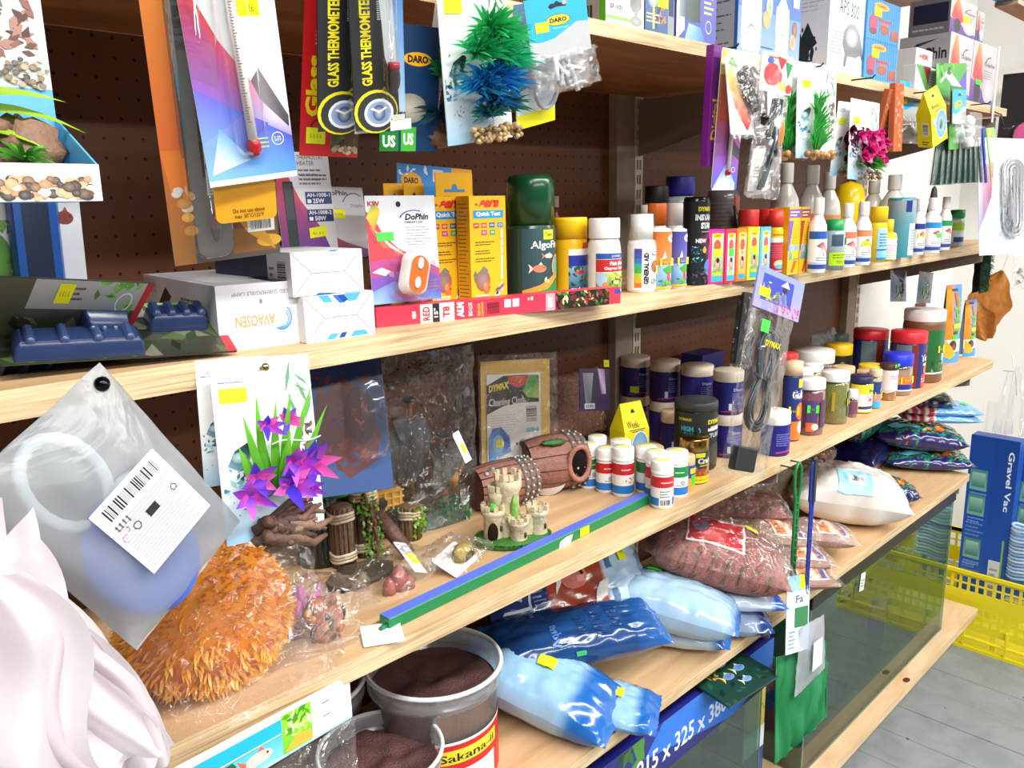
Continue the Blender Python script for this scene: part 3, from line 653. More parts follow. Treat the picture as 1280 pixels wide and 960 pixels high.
# coral-plant cards (white with water splash print)
def plant_art(p, seed=1, palm=True):
    p.rect(0, 0, 1, 1, 'f7f9f9', 'ffffff').rect(0, 0, .72, .24, '9cc8e8', 'e4f0f6', ).rect(.0, .24, .55, .4, 'dcecf2', 'f4f8f9')
    p.leaves(.02, .27, .5, .42, 30, ('7fb8cc', '4a8aa6', 'a8d4e0', '2a5a78'), seed, .10).poly([(.08, .42), (.16, .5), (.3, .54), (.34, .5), (.28, .42), (.18, .39)], ['88b4c8', '3a5264', '1c2a34', '22303a', '9cc4d4', '7aa8be']).ell(.2, .46, .07, .03, 'd4e8ee', '8ab4c6').ell(.31, .52, .04, .018, '1a2830')
    p.leaves(.04, .12, .5, .26, 8, ('3a5a80', '6a8ab0'), seed + 1, .03)
    if palm:
        for k in range(7): p.leaves(.80, .22 + k * .055, .97, .29 + k * .055, 7, ('7a6258', '4a3a34', 'a08a7c'), seed + k, .10)
        for a, b, c, d in ((.83, .6, .74, .80), (.72, .78, .79, .98), (.9, .62, .99, .78), (.95, .7, .84, .86), (.96, .78, .80, .84), (.97, .82, .82, .90)):
            p.poly([(a, b), ((a + c) / 2 + .025, (b + d) / 2), (c, d), ((a + c) / 2 - .018, (b + d) / 2)], '5c9466')
    p.poly([(.1, .89), (.2, .92), (.4, .915), (.3, .905), (.36, .88), (.2, .895)], 'b8bcc4'); p.lines(.06, .865, .42, .88, 1, '5a74b4', seed=2)
    return p
def plant_card(label, Q, sticker, group=None, seed=1):
    t, w, h = card('plant_card', label, 'aquarium plant', Q, 'f7f9f9', lambda p: (plant_art(p, seed), p.sticker(*sticker), p.rect(.44, .925, .6, .945, 'd8d8d4'))[0], rad=0.032, top_only=True)
    return t, w, h
def frond(g, base, n, L, wd, c0, c1, spread=1.0, bend=-0.3, up=0.6, seg=4, tilt=0.0):
    for i in range(n):
        a = R.uniform(0, 2 * PI); e = R.uniform(up - 0.5, up + 0.55)
        d = Vector((math.cos(a) * math.cos(e) * spread, -abs(math.sin(a)) * math.cos(e) * 0.8 - tilt, math.sin(e)))
        g.blade((base[0] + R.uniform(-1, 1) * 0.004, base[1] + R.uniform(-1, 1) * .003, base[2] + R.uniform(-1, 1) * .004), d, L * R.uniform(0.6, 1.1), wd, (0, 0, bend), c0, c1, seg)
t, w, h = plant_card('white plant card in the shade, mostly hidden behind the blue-green plant', (0.6409,0,1.7731,0.2057,0.0773,-0.047,0.0235,0.171), (.5, .76, .9, .84), seed=4)
g = G(); frond(g, (w * .35, -0.012, -h * .05), 60, .045, .005, '1f6a3a', '2f9a50', up=.5); frond(g, (w * .35, -0.012, -h * .3), 40, .04, .006, '143a6a', '1c5a5a', up=.3); g.build('fronds', LEAF, t)
g = G(); g.ell((w * .6, -0.008, -h * .46), (.02, .012, .010), '6a4a30', amp=.5, seed=3, freq=6); g.build('gravel_base', ROCK, t)
t, w, h = plant_card('white plant card with bushy green and blue plastic plant on gravel', (0.6706,-0.035,1.7769,0.1047,-0.1396,-0.0519,0.0988,0.1754), (.08, .78, .33, .86), seed=2)
g = G()
for bx, bz, n, L, c0, c1 in ((.05, .17, 90, .046, '1d9a4c', '3fd07a'), (.22, .12, 80, .044, '1d9a4c', '4fdc8a'), (-.14, .04, 90, .044, '138a58', '35c878'), (.10, .03, 90, .044, '17a05a', '2fc88a'), (.26, -.02, 90, .044, '1a9a68', '2fc88a'), (0, -.12, 90, .042, '1250b0', '1c8ad0'), (-.16, -.16, 80, .038, '1a58b8', '2aa0b8'), (.2, -.14, 80, .042, '1446a8', '2a9ad0'), (.04, -.24, 90, .038, '123a9a', '2a7ac0'), (.2, -.28, 80, .036, '123a8a', '2f8a4a'), (-.04, -.32, 60, .03, '123a8a', '2f8a6a')):
    frond(g, (w * bx, -0.02, h * bz), n, L, .0045, c0, c1, up=.45, bend=-.25)
g.build('fronds', LEAF, t)
g = G()
for i in range(110):
    a = R.uniform(-1, 1); g.ell((w * (.12 + .38 * a), -0.014 + R.uniform(-.012, .008), -h * .455 + R.uniform(-.006, .009)), R.uniform(.002, .0042), R.choice(('a88a5c', 'c8b080', '8a6a44', 'c8aa78', 'a08458')), 7, 5)
g.build('gravel_base', GLOSS, t, stuff=True)
# blue header bags of clear parts
t, w, h = card('airline_parts_pack', 'pale backing card with bright yellow foot behind the blue header bags', 'aquarium accessory', (0.783,-0.02,1.7844,0.2641,-0.2385,-0.1062,0.0663,0.1446), 'e6e8ea',
     lambda p: p.rect(0, 0, 1, 1, 'dde6ec', '5a7aa8').rect(0, 0, 1, .12, 'f0e418').ell(.3, .4, .25, .2, 'c8a0c0', 'dde6ec').ell(.2, .58, .18, .1, '3a4a9a', '7a8ac0'))
g = G(); g.tube([(w * .15 + .018 * math.cos(a * PI / 8), -0.01, -h * .2 + .022 * math.sin(a * PI / 8)) for a in range(16)], .003, 'a8acb0', 6, closed=True); g.build('hose_ring', GLOSS, t)
g = G(); bump(g, -w * .4, w * .45, -h * .36, h * .1, .012, .01); g.build('blister', BLIST, t)
def header_bag(label, Q, group=None, st=True):
    x, y, z, rx, ry, rz, w, h = Q
    t = thing('header_bag', label, 'aquarium accessory', (x, y, z), (rx, ry, rz), group)
    g = G(); g.rslab(w, h * .62, .0012, .002, 'a9adb0', M=Matrix.Translation((0, 0, h * .19))); g.build('header_card', INK, t)
    p = P(flat((-w / 2, -.0007, -h * .12), (w, 0, 0), (0, 0, h * .62), (0, -1, 0)), w, h * .62)
    p.rect(0, 0, 1, 1, 'b4b8ba', 'aeb2b6').poly([(0, 1), (0, .3), (.2, .27), (.4, .3), (.62, .42), (.8, .52), (1, .5), (1, 1)], '2aa6e8')
    p.ell(.5, .60, .2, .10, '141414').ell(.5, .60, .19, .09, 'f2cc3a').text('DARO', .36, .56, .64, .64, '1c1c1c', .05).text('Tetra'[:0] or 'fittings', .4, .44, .66, .49, '9cd8f4')
    p.poly([(.36, .83), (.4, .88), (.47, .88), (.5, .92), (.56, .88), (.66, .87), (.66, .81), (.5, .82), (.4, .79)], '16202a').ell(.63, .87, .035, .035, 'd8a494')
    if st: p.sticker(.12, .43, .33, .6)
    p.done(t, 'header_print')
    g = G(); sd = Vector((3, 7, 1))
    def f(s): return lambda u, v: ((u - .5) * w * (1.02 + .1 * (1 - v)), s * (.002 + .020 * math.sin(PI * u) * math.sin(PI * min(1, v * 1.05)) ** .6) + .006 * mnoise.noise(Vector((u * 7, v * 7, s)) + sd) - .004, -h * .5 + v * h * .42)
    g.sheet(f(-1), 20, 14, 'ffffff'); g.sheet(f(1), 14, 8, 'ffffff'); g.build('clear_bag', CRINKLE, t)
    g = G()
    for i in range(5): a = R.uniform(0, PI); q = Vector((R.uniform(-.3, .3) * w, -.004, -h * R.uniform(.22, .4))); d = Vector((math.cos(a), .1, math.sin(a))) * .014; g.tube([q - d, q, q + d], R.uniform(.002, .0035), R.choice(('c8d0d4', 'e4e8ea', '8a9498')), 7)
    g.build('plastic_fitting', GLOSS, t)
    return t
header_bag('blue and grey header card bag at the back of its peg, seen at its edge', (0.8228,-0.02,1.8099,0.1484,-0.2356,-0.1258,0.0913,0.109), st=False)
header_bag('blue and grey header card bag of clear fittings at the front of its peg', (0.786,-0.06,1.8048,0.0651,-0.2376,-0.1073,0.0992,0.1042))

# ================================================================ BOXES ON THE UPPER SHELF
def KT(x0, x1, h, y=0.012, z=T_): return (x0, y, z, 0.0, x1 - x0, h)
ax = (0.9609,0.012,1.8599)[0]; bx = (1.0498,0.012,1.8668)[0]
carton('filter_box', 'white carton with green bands and a grey cup picture, nearest on the top shelf', 'box', KT(ax, bx, .16), .11, 'eef0ee', left=lambda p: p.rect(0, 0, 1, 1, '9c9a94').rect(.9, 0, 1, 1, '58b02c').bars(.15, .02, .8, .18, '3a3a38', 14).text('CE', .3, .21, .6, .26, '2a2a28'),
       front=lambda p: p.rect(0, .055, .66, .085, '8ccc6c').text('SF-101', .1, .14, .42, .18, '3a3a3a', .02).poly([(.62, .4), (.9, .4), (.92, .2), (.84, .15), (.7, .15), (.62, .2)], ['8a8e8c', '6a6e6c', '777b79', '9a9e9c', '8a8e8c', '7a7e7c']).rect(.74, .09, .82, .16, '9a9e9c').ell(.78, .075, .16, .04, 'aeb2b0', '8e9290').rect(0, .5, 1, 1, '58b02c'))
ax = (1.0519,0.012,1.8627)[0]; bx = (1.1253,0.012,1.8648)[0]
carton('pump_box', 'narrow blue carton with yellow sticker standing between white and purple packs', 'box', KT(ax, bx, .15), .09, '24406e',
       front=lambda p: p.rect(0, 0, .78, 1, '3a5a8a', '5478a4').rect(.78, 0, 1, 1, '8a8f98').rect(.8, .2, .98, 1, '16264e').ell(.28, .32, .2, .08, 'cfd8e0', '6a86a8').rect(.25, .05, .32, .3, 'b8d070').leaves(.3, 0, .75, .28, 16, ('4a5a50', '7a8a70', 'c87840', '30405a'), 3, .2).lines(.04, .1, .5, .2, 3, 'e0d890').sticker(.4, .26, .76, .6))
ax = (1.1317,0.012,1.8633)[0]; bx = (1.2429,0.012,1.8654)[0]
carton('heater_pack', 'clear fronted purple pack with dark heater tubes beside the narrow blue carton', 'box', KT(ax, bx, .17), .05, '5a5aa0',
       front=lambda p: p.rect(0, 0, 1, 1, '4a54a8', '6a5ab0').poly([(0, 0), (0, 1), (.12, 1), (.2, .1)], ['dfe8f4', 'f2f4f8', 'e8ecf4', 'e8f0fa']).poly([(.2, .0), (.75, .0), (.6, .14), (.3, .16)], ['8ac0f0', '3a6ad0', '5a8ae0', 'a8d0f4']).rect(.06, .2, .2, 1, '8a9a98', '5a6a6a', True).rect(.22, .18, .58, 1, '4a5a58', '2c3a3a', True).poly([(.62, 1), (1, .55), (1, 1)], ['d8c8e8', 'e0c0d8', 'c0a0d0']).leaves(.25, .6, .7, .85, 12, ('dff4f0', 'a8d8d0'), 4, .1).lines(.68, .26, .92, .44, 4, 'e8e070').ring(.8, .16, .08, .06, .2, 'b8b8e8'))
ax = (1.3099,0.012,1.8691)[0]; bx = (1.5299,0.012,1.8681)[0]
def bottles(p):
    p.rect(0, 0, 1, 1, '4a74b8', '3a64ac').rect(0, 0, 1, .45, '8aa8d8', '6a8cc8').rect(.58, .78, 1, .94, 'b01c34').poly([(.55, .80), (.58, .78), (.58, 1), (.5, 1)], 'b01c34').text('FILTER', .80, .80, .99, .87, 'f4f4f4', .02).text('KEY', .74, .89, .88, .94, 'f4f4f4', .02)
    for x, w, v0, v1 in ((.05, .30, .04, .62), (.58, .22, .02, .52)):
        c = x + w / 2
        p.poly([(x, v0 + .06), (x + w * .1, v0), (x + w * .9, v0), (x + w, v0 + .06), (x + w, v1), (x, v1)], 'dfe4ea').ell(c, v1, w * .52, .045, 'e6eaf0').poly([(x + .02, v1 + .02), (c - .02, v1 + .13), (c - .02, v1 + .2), (c + .02, v1 + .2), (c + .03, v1 + .13), (x + w - .02, v1 + .02)], 'ccd4dc')
        for k in range(5): p.rect(x + w * (.12 + .16 * k), v1 - .12, x + w * (.14 + .16 * k), v1, '8e98a4')
        p.ring(c, v0 + .12, w * .5, .06, .06, '7a848e').ring(c, v0 + .2, w * .5, .05, .06, '7a848e').poly([(x + .03, v0 + .16), (c, v0 + .27), (x + w - .03, v0 + .16), (c, v0 + .25)], '6a747e').ring(c, v1, w * .52, .045, .08, '8a949e')
    p.ell(.47, .52, .05, .12, '6a9a80', 'd0d8b0').ell(.43, .38, .06, .09, 'e8b078', 'd89a60').ell(.90, .35, .04, .09, 'a87850', '7a5a44').ell(.87, .22, .05, .08, 'e88a60', 'dcae8c').rect(.86, .58, .96, .68, 'f2f4f6').lines(.84, .02, 1, .05, 1, 'f0f4fa').lines(.35, .09, .55, .12, 1, '3a4a6a')
carton('filter_box', 'blue carton printed with two clear bottle filters, large on the top shelf', 'box', KT(ax, bx, .165), .12, '4a74b8', front=bottles, left=lambda p: p.rect(0, 0, 1, 1, '3a60a8').rect(.1, .0, .95, .64, '9aa2ac', 'aeb4ba').lines(.15, .08, .9, .55, 7, '4a505a', .2))
ax = (1.6459,0.012,1.8737)[0]; bx = (1.8609,0.012,1.8686)[0]
def splat(p, u, v, s, c, n=40, seed=3):
    r = random.Random(seed)
    for i in range(n):
        a = r.uniform(0, 2 * PI); d = r.random() ** .7; p.ell(u + math.cos(a) * s * d, v + math.sin(a) * s * d * .9, s * .28 * (1.1 - d), s * .30 * (1.1 - d), c, n=8); p.l -= .11
    return p
carton('air_pump_box', 'tall white and grey carton picturing a stone shaped grey pump', 'box', KT(ax, bx, .185), .085, 'e4e6ea',
       left=lambda p: splat(p.rect(0, 0, 1, 1, 'e6e8ec', 'd4d6dc').lines(.1, .62, .9, .98, 9, 'a4a8b0', .22), .45, .22, .32, '2a3232').poly([(.28, .3), (.42, .44), (.5, .52), (.62, .4), (.75, .3), (.5, .2)], '262e2e').rect(.22, .05, .75, .12, 'e0e2e6'),
       front=lambda p: p.rect(0, 0, 1, 1, 'c2c8d4', 'd8dce4').poly([(0, 1), (0, .55), (.6, 1)], ['a8aeb8', 'b8bec8', 'e4e6ec']).poly([(.05, 1), (.3, .9), (.7, .86), (1, .9), (1, 1)], ['9cc0e4', 'c8dcf0', 'e8eef6', 'b8d4f0', '7aa8dc']).rect(.4, .93, .62, 1, 'e0d468').text('APS 300', .20, .62, .62, .76, '2a2c30', .0, rise=-.16).lines(.06, .2, .4, .44, 7, '8c929c', .3)
       .poly([(0.30, .32), (0.32, .44), (0.42, .53), (0.56, .54), (0.66, .46), (0.74, .3), (0.77, .16), (0.70, .24), (0.60, .2), (0.42, .2), (0.38, .08), (0.34, .1), (0.36, .22)], ['6e6e72', '7e7e82', '98989c', 'a2a2a6', '8c8c90', '747478', '5a5a5e', '77777b', '88888c', '7a7a7e', '5c5c60', '66666a', '6e6e72']).ell(.5, .4, .14, .10, 'd4d4d8', '98989c').ell(.92, .57, .03, .02, 'c8a860').leaves(.5, 0, .95, .1, 10, ('a8d0f0', 'e8f2fa'), 2, .12).lines(.84, .76, .98, .80, 1, '9cb8e0'))
def striped(p):
    p.rect(0, 0, 1, 1, '3a9ad4', '2c8aca')
    for k in range(14): p.rect(k / 14, 0, k / 14 + .03, 1, '2a78b4')
    p.ell(.42, .84, .22, .09, 'd8902c', 'e8a83c').text('DARO', .28, .81, .56, .87, '5a3410', .03).ell(.2, .38, .12, .24, 'c84a6a', 'a83a58').ell(.2, .2, .1, .08, '7a3048').ell(.53, .3, .14, .11, 'b05a44', '9c4a38').rect(.34, .48, .74, .54, 'b03a3a').rect(.42, .40, .66, .46, 'b86a5a').poly([(.72, .1), (.76, .36), (.96, .36), (.98, .1)], ['9a4a3a', 'b85a44', 'a85040', '8a4034']).sticker(.2, .58, .42, .78)
ax = (1.7987,-0.006,1.8549)[0]; bx = (1.9521,-0.006,1.8562)[0]
KS = (1.8085,0,1.8595,0,0.1652,0.0626)
for i, lb in enumerate(('lower blue striped carton with an orange logo at the shelf edge', 'upper blue striped carton with an orange logo at the shelf edge')):
    carton('striped_box', lb, 'box', (KS[0], .008, T_ + i * .0815, 0, KS[4] * 1.06, .081), .05, '2c86c4', front=striped, group='striped cartons stacked at the shelf edge')
q = (2.2598,0.1,1.9057,0,0.1241,0.1138)
carton('small_pack', 'small white pack with a red word and yellow sticker behind the shelf edge', 'box', (q[0], .07, T_, 0, q[4], .12), .05, 'd8dcde', front=lambda p: p.rect(0, .0, 1, .42, 'b8d8e8').rect(0, .7, 1, 1, 'eeeeee').text('HER', .2, .8, .7, .9, 'c03038', .05).ell(.3, .2, .2, .16, '5aa8d0').rect(.62, 0, .9, .5, '7a8a94').sticker(.2, .45, .6, .66).sticker(.7, .45, .98, .6))
q = (2.1017,0.015,1.8686,0,0.155,0.0634)
carton('small_pack', 'slim white pack with green and red stripes leaning in front of the dark boxes', 'box', (q[0], .01, T_, 0, q[4], .058), .03, 'd8dad8', front=lambda p: p.rect(0, 0, 1, 1, 'dcdcd8').poly([(0, 1), (.45, .1), (.55, .1), (.6, 1)], '5a9a4a').poly([(.3, 1), (.55, .3), (.62, 1)], '8a2430').lines(.55, .3, .95, .8, 5, '8a8e8c').ell(.8, .25, .1, .1, 'b83838'))
def dol(p, face):
    if face == 'l':
        p.rect(0, 0, 1, 1, '8c8a8c', 'a09ea0').rect(.02, 0, .97, .5, '1a2444').rect(.6, .0, .97, .5, '2a3a66').text('DoPhin', .22, .62, .95, .8, '16181e', .03).poly([(.0, .5), (.1, .72), (.35, .88), (.8, .93), (.4, .84), (.18, .68)], '20304e')
    else:
        p.rect(0, 0, 1, 1, 'b4acac', 'c4bec0').poly([(.05, .45), (.1, .72), (.22, .98), (.3, .98), (.42, .7), (.5, .4), (.3, .3)], ['d8452c', 'e0503a', 'e8904a', 'e0a060', 'd06a58', 'c8405a', 'b83a6a']).poly([(0, 0), (0, .42), (.3, .36), (.6, .2), (1, .12), (1, 0)], ['4a3a90', '8a4a8a', '6a4a9a', '5a50a8', '6a6ab8', '4a4a9a']).ell(.28, .24, .14, .2, '2c2a34', '44404a').ell(.74, .3, .24, .22, 'd4ccd0', 'b8b0b8').ring(.76, .7, .2, .12, .15, '2c3040', a0=1.5, a1=3.1).text('Dolphin', .52, .64, .95, .72, '3a3c44', .02).lines(.5, .45, .9, .6, 4, '8a868c')
q = (2.3746,0.03,1.8684,0,0.1788,0.145)
LX = q[0]
carton('pump_carton', 'large grey carton with dark side panel, left one of the bottom pair', 'box', (q[0], .03, T_, 0, q[4], .165), .125, '9a9698', lambda p: dol(p, 'f'), lambda p: dol(p, 'l'), group='grey pump cartons')
q2 = (2.5623,0.03,1.8736,0,0.2014,0.1457)
carton('pump_carton', 'large grey carton with green sticker, right one of the bottom pair', 'box', (q[0] + q[4] + .003, .03, T_, 0, q2[4], .165), .125, '9a9698', lambda p: (dol(p, 'f'), p.sticker(.2, .34, .42, .42, 'g')), None, group='grey pump cartons')
q3 = (2.3743,0.04,2.0091,0,0.2006,0.0665)
carton('pump_carton', 'smaller grey carton with yellow sticker lying on the left large carton', 'box', (q[0] - .002, .035, T_ + .1655, 0, q3[4] * 1.0, .085), .10, '8a8688', lambda p: (dol(p, 'f'), p.sticker(.5, .4, .72, .6)), lambda p: p.rect(0, 0, 1, 1, '6a6668').rect(.1, .3, .95, .85, '1c2038').lines(.1, .08, .9, .2, 1, 'a8a4a6'), group='grey pump cartons')
carton('pump_carton', 'smaller grey carton on the right large carton at the very end of the shelf', 'box', (q[0] + q3[4] + .02, .04, T_ + .1655, 0, .062, .08), .10, '8a8688', lambda p: dol(p, 'f'), None, group='grey pump cartons')
g = G(); g.box(-.006, .006, -.006, -.004, 0, .2, 'efede8'); o = g.build('label_strip', SEMI); o.location = ((2.6422,0,1.9267)[0] + .012, .0, T_ - .045); tag(o, 'narrow white plastic strip upright at the far end of the top shelf', 'strip')
q = (2.6474,0,2.1003,0,0.1891,0.0525)
carton('blue_carton', 'bright blue carton at the top right corner on the high shelf end', 'box', (q[0] + .05, .002, 2.1585, 0, .34, .05), .055, '3a78b4')

# ---------------------------------------------------------------- packs hanging at the far half of the upper shelf
x, y, z, rx, ry, rz, w, h = (1.1778,-0.03,1.7601,0.0204,0.0168,-0.0171,0.0323,0.1794)
t = thing('digital_thermometer_pack', 'narrow purple pack with yellow vertical lettering, seen nearly edge on', 'thermometer', (x, y, z), (rx, ry, rz))
g = G(); g.box(-w / 2, w / 2, -.004, .010, -h / 2, h / 2, '7a1c86', bev=.001); g.build('carton', INK, t)
p = P(flat((-w / 2, -.004, -h / 2), (w, 0, 0), (0, 0, h), (0, -1, 0)), w, h); p.rect(0, 0, 1, 1, '7d2390', '6a1a7a').text('Digital', .12, .22, .88, .56, 'f0d024', .03, rot=90).text('th', .2, .08, .8, .16, '2a0a30', .03, rot=90); p.done(t)
t, w, h = card('thermometer_pack', 'glass thermometer on a red to blue card beside the narrow purple pack', 'thermometer', (1.1981,-0.045,1.7385,0.061,-0.0039,-0.0462,0.0692,0.2098), 'f2f2f4', lambda p: (p.rect(0, 0, 1, .5, '3a5ad0', 'c04878').rect(0, .5, 1, .82, 'd8402c', 'e88a5a').rect(0, .82, 1, 1, 'f0d850', 'f4f4f0').poly([(.45, .9), (1, .75), (1, .35), (.6, .55)], ['f4f4f4', 'f8f8f8', 'e8e4e8', 'd8a0b8']).poly([(.5, .42), (1, .3), (1, .22), (.45, .3)], ['3a3440', '2a2630', '4a4450', '5a5460']).poly([(0, 0), (.5, .2), (.9, .05), (.9, 0)], ['cfe4f8', '5a8ae0', '9cc4f4', 'f0f4fa']).poly([(.3, 0), (.55, .22), (.7, 0)], 'dfeefa').ring(.8, .15, .08, .02, .2, 'dfe4ff'), p.sticker(.02, .93, .3, .99))[0])
g = G(); g.tube([(w * .02, -.005, -h * .36), (w * .06, -.005, h * .46)], .0034, 'e8dcd4', 8); g.build('thermometer_stem', GLOSS, t); g = G(); g.ell((w * .02, -.005, -h * .37), .005, 'a01420'); g.build('red_bulb', GLOSS, t)
# bagged black fitting
def hang_bag(name, label, cat, Q, puff=.02, m=None, nu=22, nv=26, seed=1, group=None):
    x, y, z, rx, ry, rz, w, h = Q
    t = thing(name, label, cat, (x, y, z), (rx, ry, rz), group); sd = Vector((seed * 3.1, seed, 2.0))
    def f(s): return lambda u, v: ((u - .5) * w + .003 * mnoise.noise(Vector((u * 6, v * 9, 3)) + sd), s * puff * math.sin(PI * u) ** .7 * math.sin(PI * v) ** .6 + .005 * mnoise.noise(Vector((u * 7, v * 10, s)) + sd) - s * .0004, (v - .5) * h + .003 * mnoise.noise(Vector((u * 9, v * 6, 5)) + sd))
    g = G(); g.sheet(f(-1), nu, nv, 'ffffff'); g.sheet(f(1), nu // 2, nv // 2, 'ffffff'); g.build('clear_bag', m or CRINKLE, t); return t, w, h
t, w, h = hang_bag('bagged_pump', 'clear bag holding a black hand pump with a red and yellow insert', 'aquarium accessory', (1.1937,-0.075,1.7741,-0.1094,-0.0378,-0.0253,0.0967,0.1288), .02, seed=4)
g = G(); g.rslab(w * .7, h * .9, .001, .004, 'e8e8e4', M=Matrix.Translation((-w * .08, .006, 0))); g.build('insert_card', INK, t)
p = P(flat((-w * .43, .005, -h * .45), (w * .7, 0, 0), (0, 0, h * .9), (0, -1, 0)), w * .7, h * .9); p.poly([(0, .75), (.2, .9), (.9, .2), (.7, .05), (.3, .3)], ['f0e83c', 'f4d060', 'd84a4a', 'c8203a', 'e0505a']).poly([(.1, .9), (.3, 1), (.5, .85)], '5a9a50'); p.done(t)
g = G(); g.tube([(-w * .05, -.004, h * .28), (w * .02, -.004, h * .05), (w * .22, -.004, -h * .2)], [.011, .012, .008], '161618', 10); g.ell((0, -.004, h * .2), (.014, .012, .018), '1c1c1e', amp=.2, seed=3); g.lathe([(.009, 0), (.010, .012), (.007, .014)], '0c0c0e', 12, M=Matrix.Translation((w * .26, -.006, -h * .32)) @ Euler((.6, .5, 0)).to_matrix().to_4x4()); g.build('hand_pump', GLOSS, t)
# planting tool with orange grip
t, w, h = hang_bag('bagged_scissors', 'long clear bag with grey tool and bright orange grip under a patterned header', 'tool', (1.308,-0.055,1.7332,0.0345,0.0388,-0.0745,0.0918,0.228), .010, seed=7, nv=34)
g = G(); g.rslab(w, h * .26, .001, .003, 'f0efee', M=Matrix.Translation((0, -.004, h * .37))); g.build('header_card', INK, t)
p = P(flat((-w / 2, -.005, h * .24), (w, 0, 0), (0, 0, h * .26), (0, -1, 0)), w, h * .26); p.ell(.35, .45, .26, .3, 'd84448', 'c83038').poly([(.48, .95), (.78, .9), (.62, .6)], 'b8242c').poly([(.75, .85), (.98, .8), (.85, .4)], '1f8a48').ell(.68, .2, .13, .14, 'f0c820').ell(.9, .15, .1, .12, 'c8343c').ell(.6, .42, .06, .15, 'd84a4a').ell(.27, .8, .1, .08, '3a5ab0').lines(.2, .86, .5, .94, 1, 'c83038'); p.done(t, 'header_print')
g = G(); g.tube([(w * .12, -.002, h * .2), (w * .02, -.002, -h * .12), (-w * .18, -.002, -h * .44)], [.008, .010, .004], '8a8e90', 8); g.tube([(w * .2, -.002, h * .2), (w * .12, -.002, -h * .12), (-w * .1, -.002, -h * .42)], [.008, .010, .004], '9aa0a2', 8); g.build('tool_blades', METAL, t)
g = G(); g.ell((w * .26, -.006, -h * .02), (.009, .006, .024), 'f27a3c'); g.build('orange_grip', GLOSS, t); g = G(); g.ell((w * .02, -.004, -h * .06), (.008, .007, .03), '2c2e30'); g.ell((w * .12, -.004, -h * .16), (.012, .008, .012), '222426'); g.build('black_joint', GLOSS, t)
t, w, h = hang_bag('small_clear_bag', 'small crumpled clear bag with a white folded leaflet below the black hand pump', 'aquarium accessory', (1.2926,-0.05,1.6652,0.1416,-0.0218,-0.0628,0.0755,0.0788), .008, seed=9, nu=14, nv=14)
g = G(); g.rslab(w * .8, h * .85, .001, .002, 'dcdad6'); g.build('leaflet', INK, t); p = P(flat((-w * .4, -.0006, -h * .42), (w * .8, 0, 0), (0, 0, h * .85), (0, -1, 0)), w * .8, h * .85); p.lines(.2, .3, .7, .6, 4, '3a3a3a', seed=5); p.done(t)
# green grass and pink flower plant cards
plant_card('dark shaded plant card hidden behind the green grass card', (1.4784,0,1.7699,0.0342,-0.037,-0.0197,0.0792,0.1575), (.1, .8, .4, .86), seed=6)
t, w, h = plant_card('white plant card with a tall green grass plant at the middle of the top shelf', (1.5158,-0.035,1.7727,-0.0318,-0.0108,-0.0928,0.1305,0.1654), (.12, .74, .34, .82), seed=7)
g = G()
for i in range(260): g.blade((w * (-.12 + R.uniform(-.08, .08)), -.012, -h * (.42 - .5 * R.random() ** 2)), (R.uniform(-.75, .75), R.uniform(-.7, 0), R.uniform(.7, 1.3)), R.uniform(.026, .05), .0036, (R.uniform(-.2, .2), 0, -.25), '1f8a2e', '46c850', 4)
g.build('grass_fronds', LEAF, t)
g = G()
for k in range(22): g.ell((w * R.uniform(-.4, .3), -.012 + R.uniform(-.012, .008), -h * .47 + R.uniform(-.004, .004)), R.uniform(.004, .007), R.choice(('b8814a', 'a06c38', 'c8985c')), 8, 6)
g.build('pebble_base', GLOSS, t)
t2 = copy_tree(t, 'second green grass plant card hanging directly behind the first one', (1.476,0,1.7729), None)
t, w, h = plant_card('shaded plant card with dark red flowers behind the bright pink one', (1.7258,0,1.7338,0.0594,0.0003,-0.0641,0.0956,0.1444), (.1, .7, .4, .78), seed=9)
def flower(t, w, h, c0, c1, s=1.0):
    g = G()
    for k in range(40):
        c = Vector((w * (.02 + R.uniform(-.42, .42)), -.018 + R.uniform(-.012, .006), h * (-.06 + R.uniform(-.2, .2))))
        for i in range(11): d = Vector((R.gauss(0, 1), -abs(R.gauss(0, 1)), R.gauss(0, 1))); g.blade(c, d, .013, .013, (0, 0, -.2), c0, c1, 3)
    g.build('petals', LEAF, t); g = G(); frond(g, (w * .02, -.014, -h * .30), 110, .032, .007, '2a6a2a', '5ab04a', up=.25); g.build('fronds', LEAF, t)
    g = G()
    for k in range(40): g.ell((w * (.04 + R.uniform(-.34, .34)), -.012 + R.uniform(-.012, .008), -h * .45 + R.uniform(-.006, .008)), R.uniform(.002, .0045), R.choice(('6a5238', '8a6c48', 'b09468')), 6, 5)
    g.build('gravel_base', GLOSS, t)
flower(t, w, h, '5a0f2c', '7a1a40')
t, w, h = plant_card('white plant card with a bright pink flower cluster over green leaves', (1.7434,-0.03,1.7303,-0.0427,0.0295,-0.0713,0.1208,0.1558), (.1, .7, .34, .78), seed=11)
flower(t, w, h, 'b8146c', 'ee3a98')
